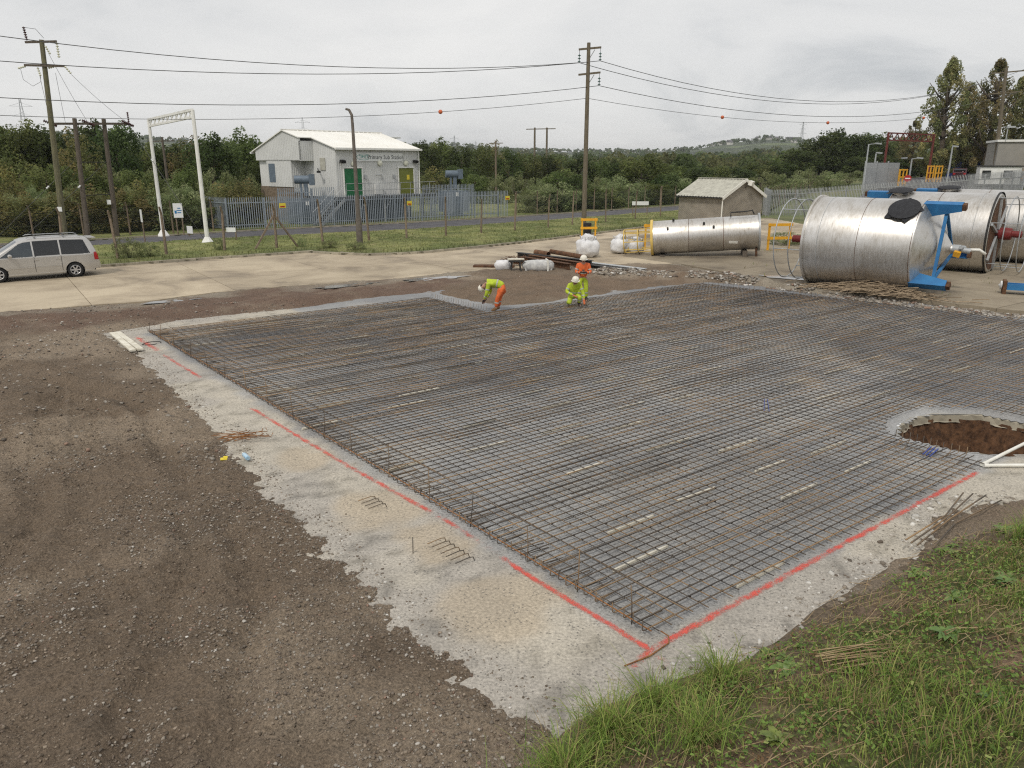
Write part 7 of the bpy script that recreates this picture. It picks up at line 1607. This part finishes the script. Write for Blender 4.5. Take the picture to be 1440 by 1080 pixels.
for k in range(13): yy = -.14 + k * .022; MB().tube([(-.38 + rd.uniform(-.12, .1), yy * 1.1, .02 + rd.uniform(0, .06)), (0, yy + rd.uniform(-.02, .02), .06 + rd.uniform(0, .05)), (.36 + rd.uniform(-.15, .15), yy * 1.5, .03 + rd.uniform(-.03, .08))], .0062, 5).build('stalk', M['straw'], sk, 2)
# broad-leaved dock plants, one by one
def dock(seed, n=10, L0=.2):
    r_ = random.Random(seed); mb = MB(); cols = []
    for k in range(n):
        a = k * 2.4 + r_.uniform(-.3, .3); l = L0 * r_.uniform(.7, 1.25); w = l * r_.uniform(.16, .26); el = r_.uniform(.5, 1.25); pts = []
        for i, (t, ww) in enumerate(((0, .15), (.25, .8), (.55, 1.0), (.82, .6), (1.0, .05))):
            r = l * t * math.cos(el * (1 - .55 * t)); z = l * t * math.sin(el * (1 - .8 * t)); c = Vector((math.cos(a) * r, math.sin(a) * r, z)); s = Vector((-math.sin(a), math.cos(a), 0)) * w * ww; pts += [c - s + Vector((0, 0, w * .25 * ww)), c, c + s + Vector((0, 0, w * .25 * ww))]
        mb.add(pts, [(3 * i + j, 3 * i + j + 1, 3 * i + j + 4, 3 * i + j + 3) for i in range(4) for j in range(2)])
    me = mb.mesh('leaf_rosette', 2); me.materials.append(M['dock']); return me
def dock_mat():
    m, t, b, o = new_mat('broad_leaf'); vec = nd(t, 'ShaderNodeTexCoord').outputs['Object']; oi = nd(t, 'ShaderNodeObjectInfo'); col = ramp(t, noise(t, 9, 4, .6, vec), [(.35, (.07, .13, .028)), (.65, (.15, .225, .05))])
    hs = nd(t, 'ShaderNodeHueSaturation', {'Color': col}); t.links.new(mth(t, 'ADD', mth(t, 'MULTIPLY', oi.outputs['Random'], .06), .46), hs.inputs['Hue']); t.links.new(hs.outputs[0], b.inputs['Base Color']); b.inputs['Roughness'].default_value = .5; return m
M['dock'] = dock_mat(); DK = [dock(i, 9 + 2 * i, .11 + .025 * i) for i in range(4)]; rk = random.Random(5); nk = 0
for k in range(400):
    x, y = rk.uniform(.2, 9), rk.uniform(3.2, 10.4)
    if y < .72 * x + 2.0 or nk >= 40: continue
    if not bool(inb(np.array([x]), np.array([y]))[0]): continue
    z = float(bank_h(np.array([x]), np.array([y]))[0]); t_ = empty('broadleaf_weed', (x, y, z), rk.uniform(0, 6.28), 'broad leaved green weed growing on the grass bank', 'weed', 'broad leaved weeds on the bank'); o = link('leaf_rosette', DK[nk % 4], None, t_); s_ = rk.uniform(.4, .9); o.scale = (s_, s_, s_); nk += 1
# verge grass and weeds
x, y = scatter(90000, (-30, 30), (33, 90), lambda x, y: inpoly(x, y, VERGE) & (x > -.62 * y - 2), 431); x, y = x[:34000], y[:34000]; n = len(x); r_ = np.random.RandomState(432); ke = sstep(1.6, .3, pdist(x, y, KERB, False)) * (fbm(x * .7, y * .7, 3, 433) > .42)
vc = verge_c(x, y) * r_.uniform(.7, 1.35, (n, 1)); tag(blades('verge_grass', x, y, verge_h(x, y) - .01, r_.uniform(.05, .13, n) + ke * r_.uniform(0, .25, n), r_.uniform(.015, .03, n), vc, 434, .6), 'short grass on the verge between kerb and road', 'grass', kind='stuff')
(wc, wt), Hh, Ww = PROTO['w', 1]; (mc, mt2), _, _ = PROTO['m', 0]
for k, (x, y, s, h, lab) in enumerate(((-20.3, 39.9, .8, 1.25, 'bushy weeds at the kerb just behind the parked car'), (-19.4, 40.3, .55, .9, 'smaller weed clump beside the bushes behind the car'), (-16.9, 43.6, .4, .8, 'sparse weeds around the verge post by the gantry'), (-10.8, 44.6, .5, .6, 'low weeds at the kerb below the lamp column'), (-9.0, 43.6, .6, .55, 'low scrub by the kerb bulge in front of the substation'), (-12.6, 45.3, .35, .6, 'small weed tuft beside the braced fence post'), (17.0, 46.3, 1.3, .9, 'rough weeds beyond the yellow guard frame'), (18.6, 44.4, 1.2, .8, 'rough weeds between the slender tank and the tanks'))):
    t_ = empty('verge_weeds', (x, y, .08), k, lab, 'weeds'); o = link('foliage', wc, None, t_); o.scale = (s / Ww, s / Ww, h / Hh); o = link('stems', wt, None, t_); o.scale = (s / Ww, s / Ww, h / Hh)
# yard grass tufts and a puddle near the tanks
x, y = scatter(4000, (8, 24), (28, 48), lambda x, y: inpoly(x, y, HARD) & (fbm(x * .9, y * .9, 3, 441) > .69), 442); x, y = x[:1300], y[:1300]; n = len(x); r_ = np.random.RandomState(443)
tag(blades('yard_grass', x, y, np.array([yard_z(a, b) for a, b in zip(x, y)]), r_.uniform(.05, .18, n), r_.uniform(.012, .025, n), gcols(n, 444, .3), 445, .8), 'tufts of grass growing through the yard concrete', 'grass', kind='stuff')
M['water'] = pm('standing_water', (.16, .15, .14), (.13, .12, .11), 2, .06, spec=.7)
for k, (x, y, a, b, r, lab) in enumerate(((12.0, 32.6, 1.1, .45, -.6, 'pale puddle at the yard edge under the cage hoops'), (-6.9, 31.0, 1.3, .35, .6, 'shallow puddle in the churned earth by the road'), (-3.4, 33.0, 1.5, .4, .5, 'wide shallow puddle on the smeared concrete'), (-12.6, 27.4, 1.0, .25, .6, 'thin puddle at the edge of the reddish earth'))):
    po = [(a * math.cos(q * .35) * (1 + .25 * math.sin(q * 1.7 + k)), b * math.sin(q * .35) * (1 + .2 * math.cos(q * 2.1))) for q in range(18)]
    z = yard_z(x, y) + .012 if k == 0 else .075
    me = bpy.data.meshes.new('puddle'); me.from_pydata([(p[0], p[1], 0) for p in po], [], [tuple(range(18))]); o = link('puddle', me, M['water'], None, (x, y, z), (0, 0, r)); STR(o)
# ---------------------------------------------------------------- damp autumn air
hz = MB().box((0, 2480, 36), (8300, 7200, 80)); hme2 = hz.mesh('haze'); hm2 = bpy.data.materials.new('damp_air'); hm2.use_nodes = True; t = hm2.node_tree; t.nodes.clear()
ho = t.nodes.new('ShaderNodeOutputMaterial'); pv = t.nodes.new('ShaderNodeVolumePrincipled'); pv.inputs['Density'].default_value = .00016; pv.inputs['Color'].default_value = (.85, .88, .92, 1); pv.inputs['Anisotropy'].default_value = .2; t.links.new(pv.outputs[0], ho.inputs['Volume'])
hme2.materials.append(hm2); tag(link('haze', hme2), kind='stuff')
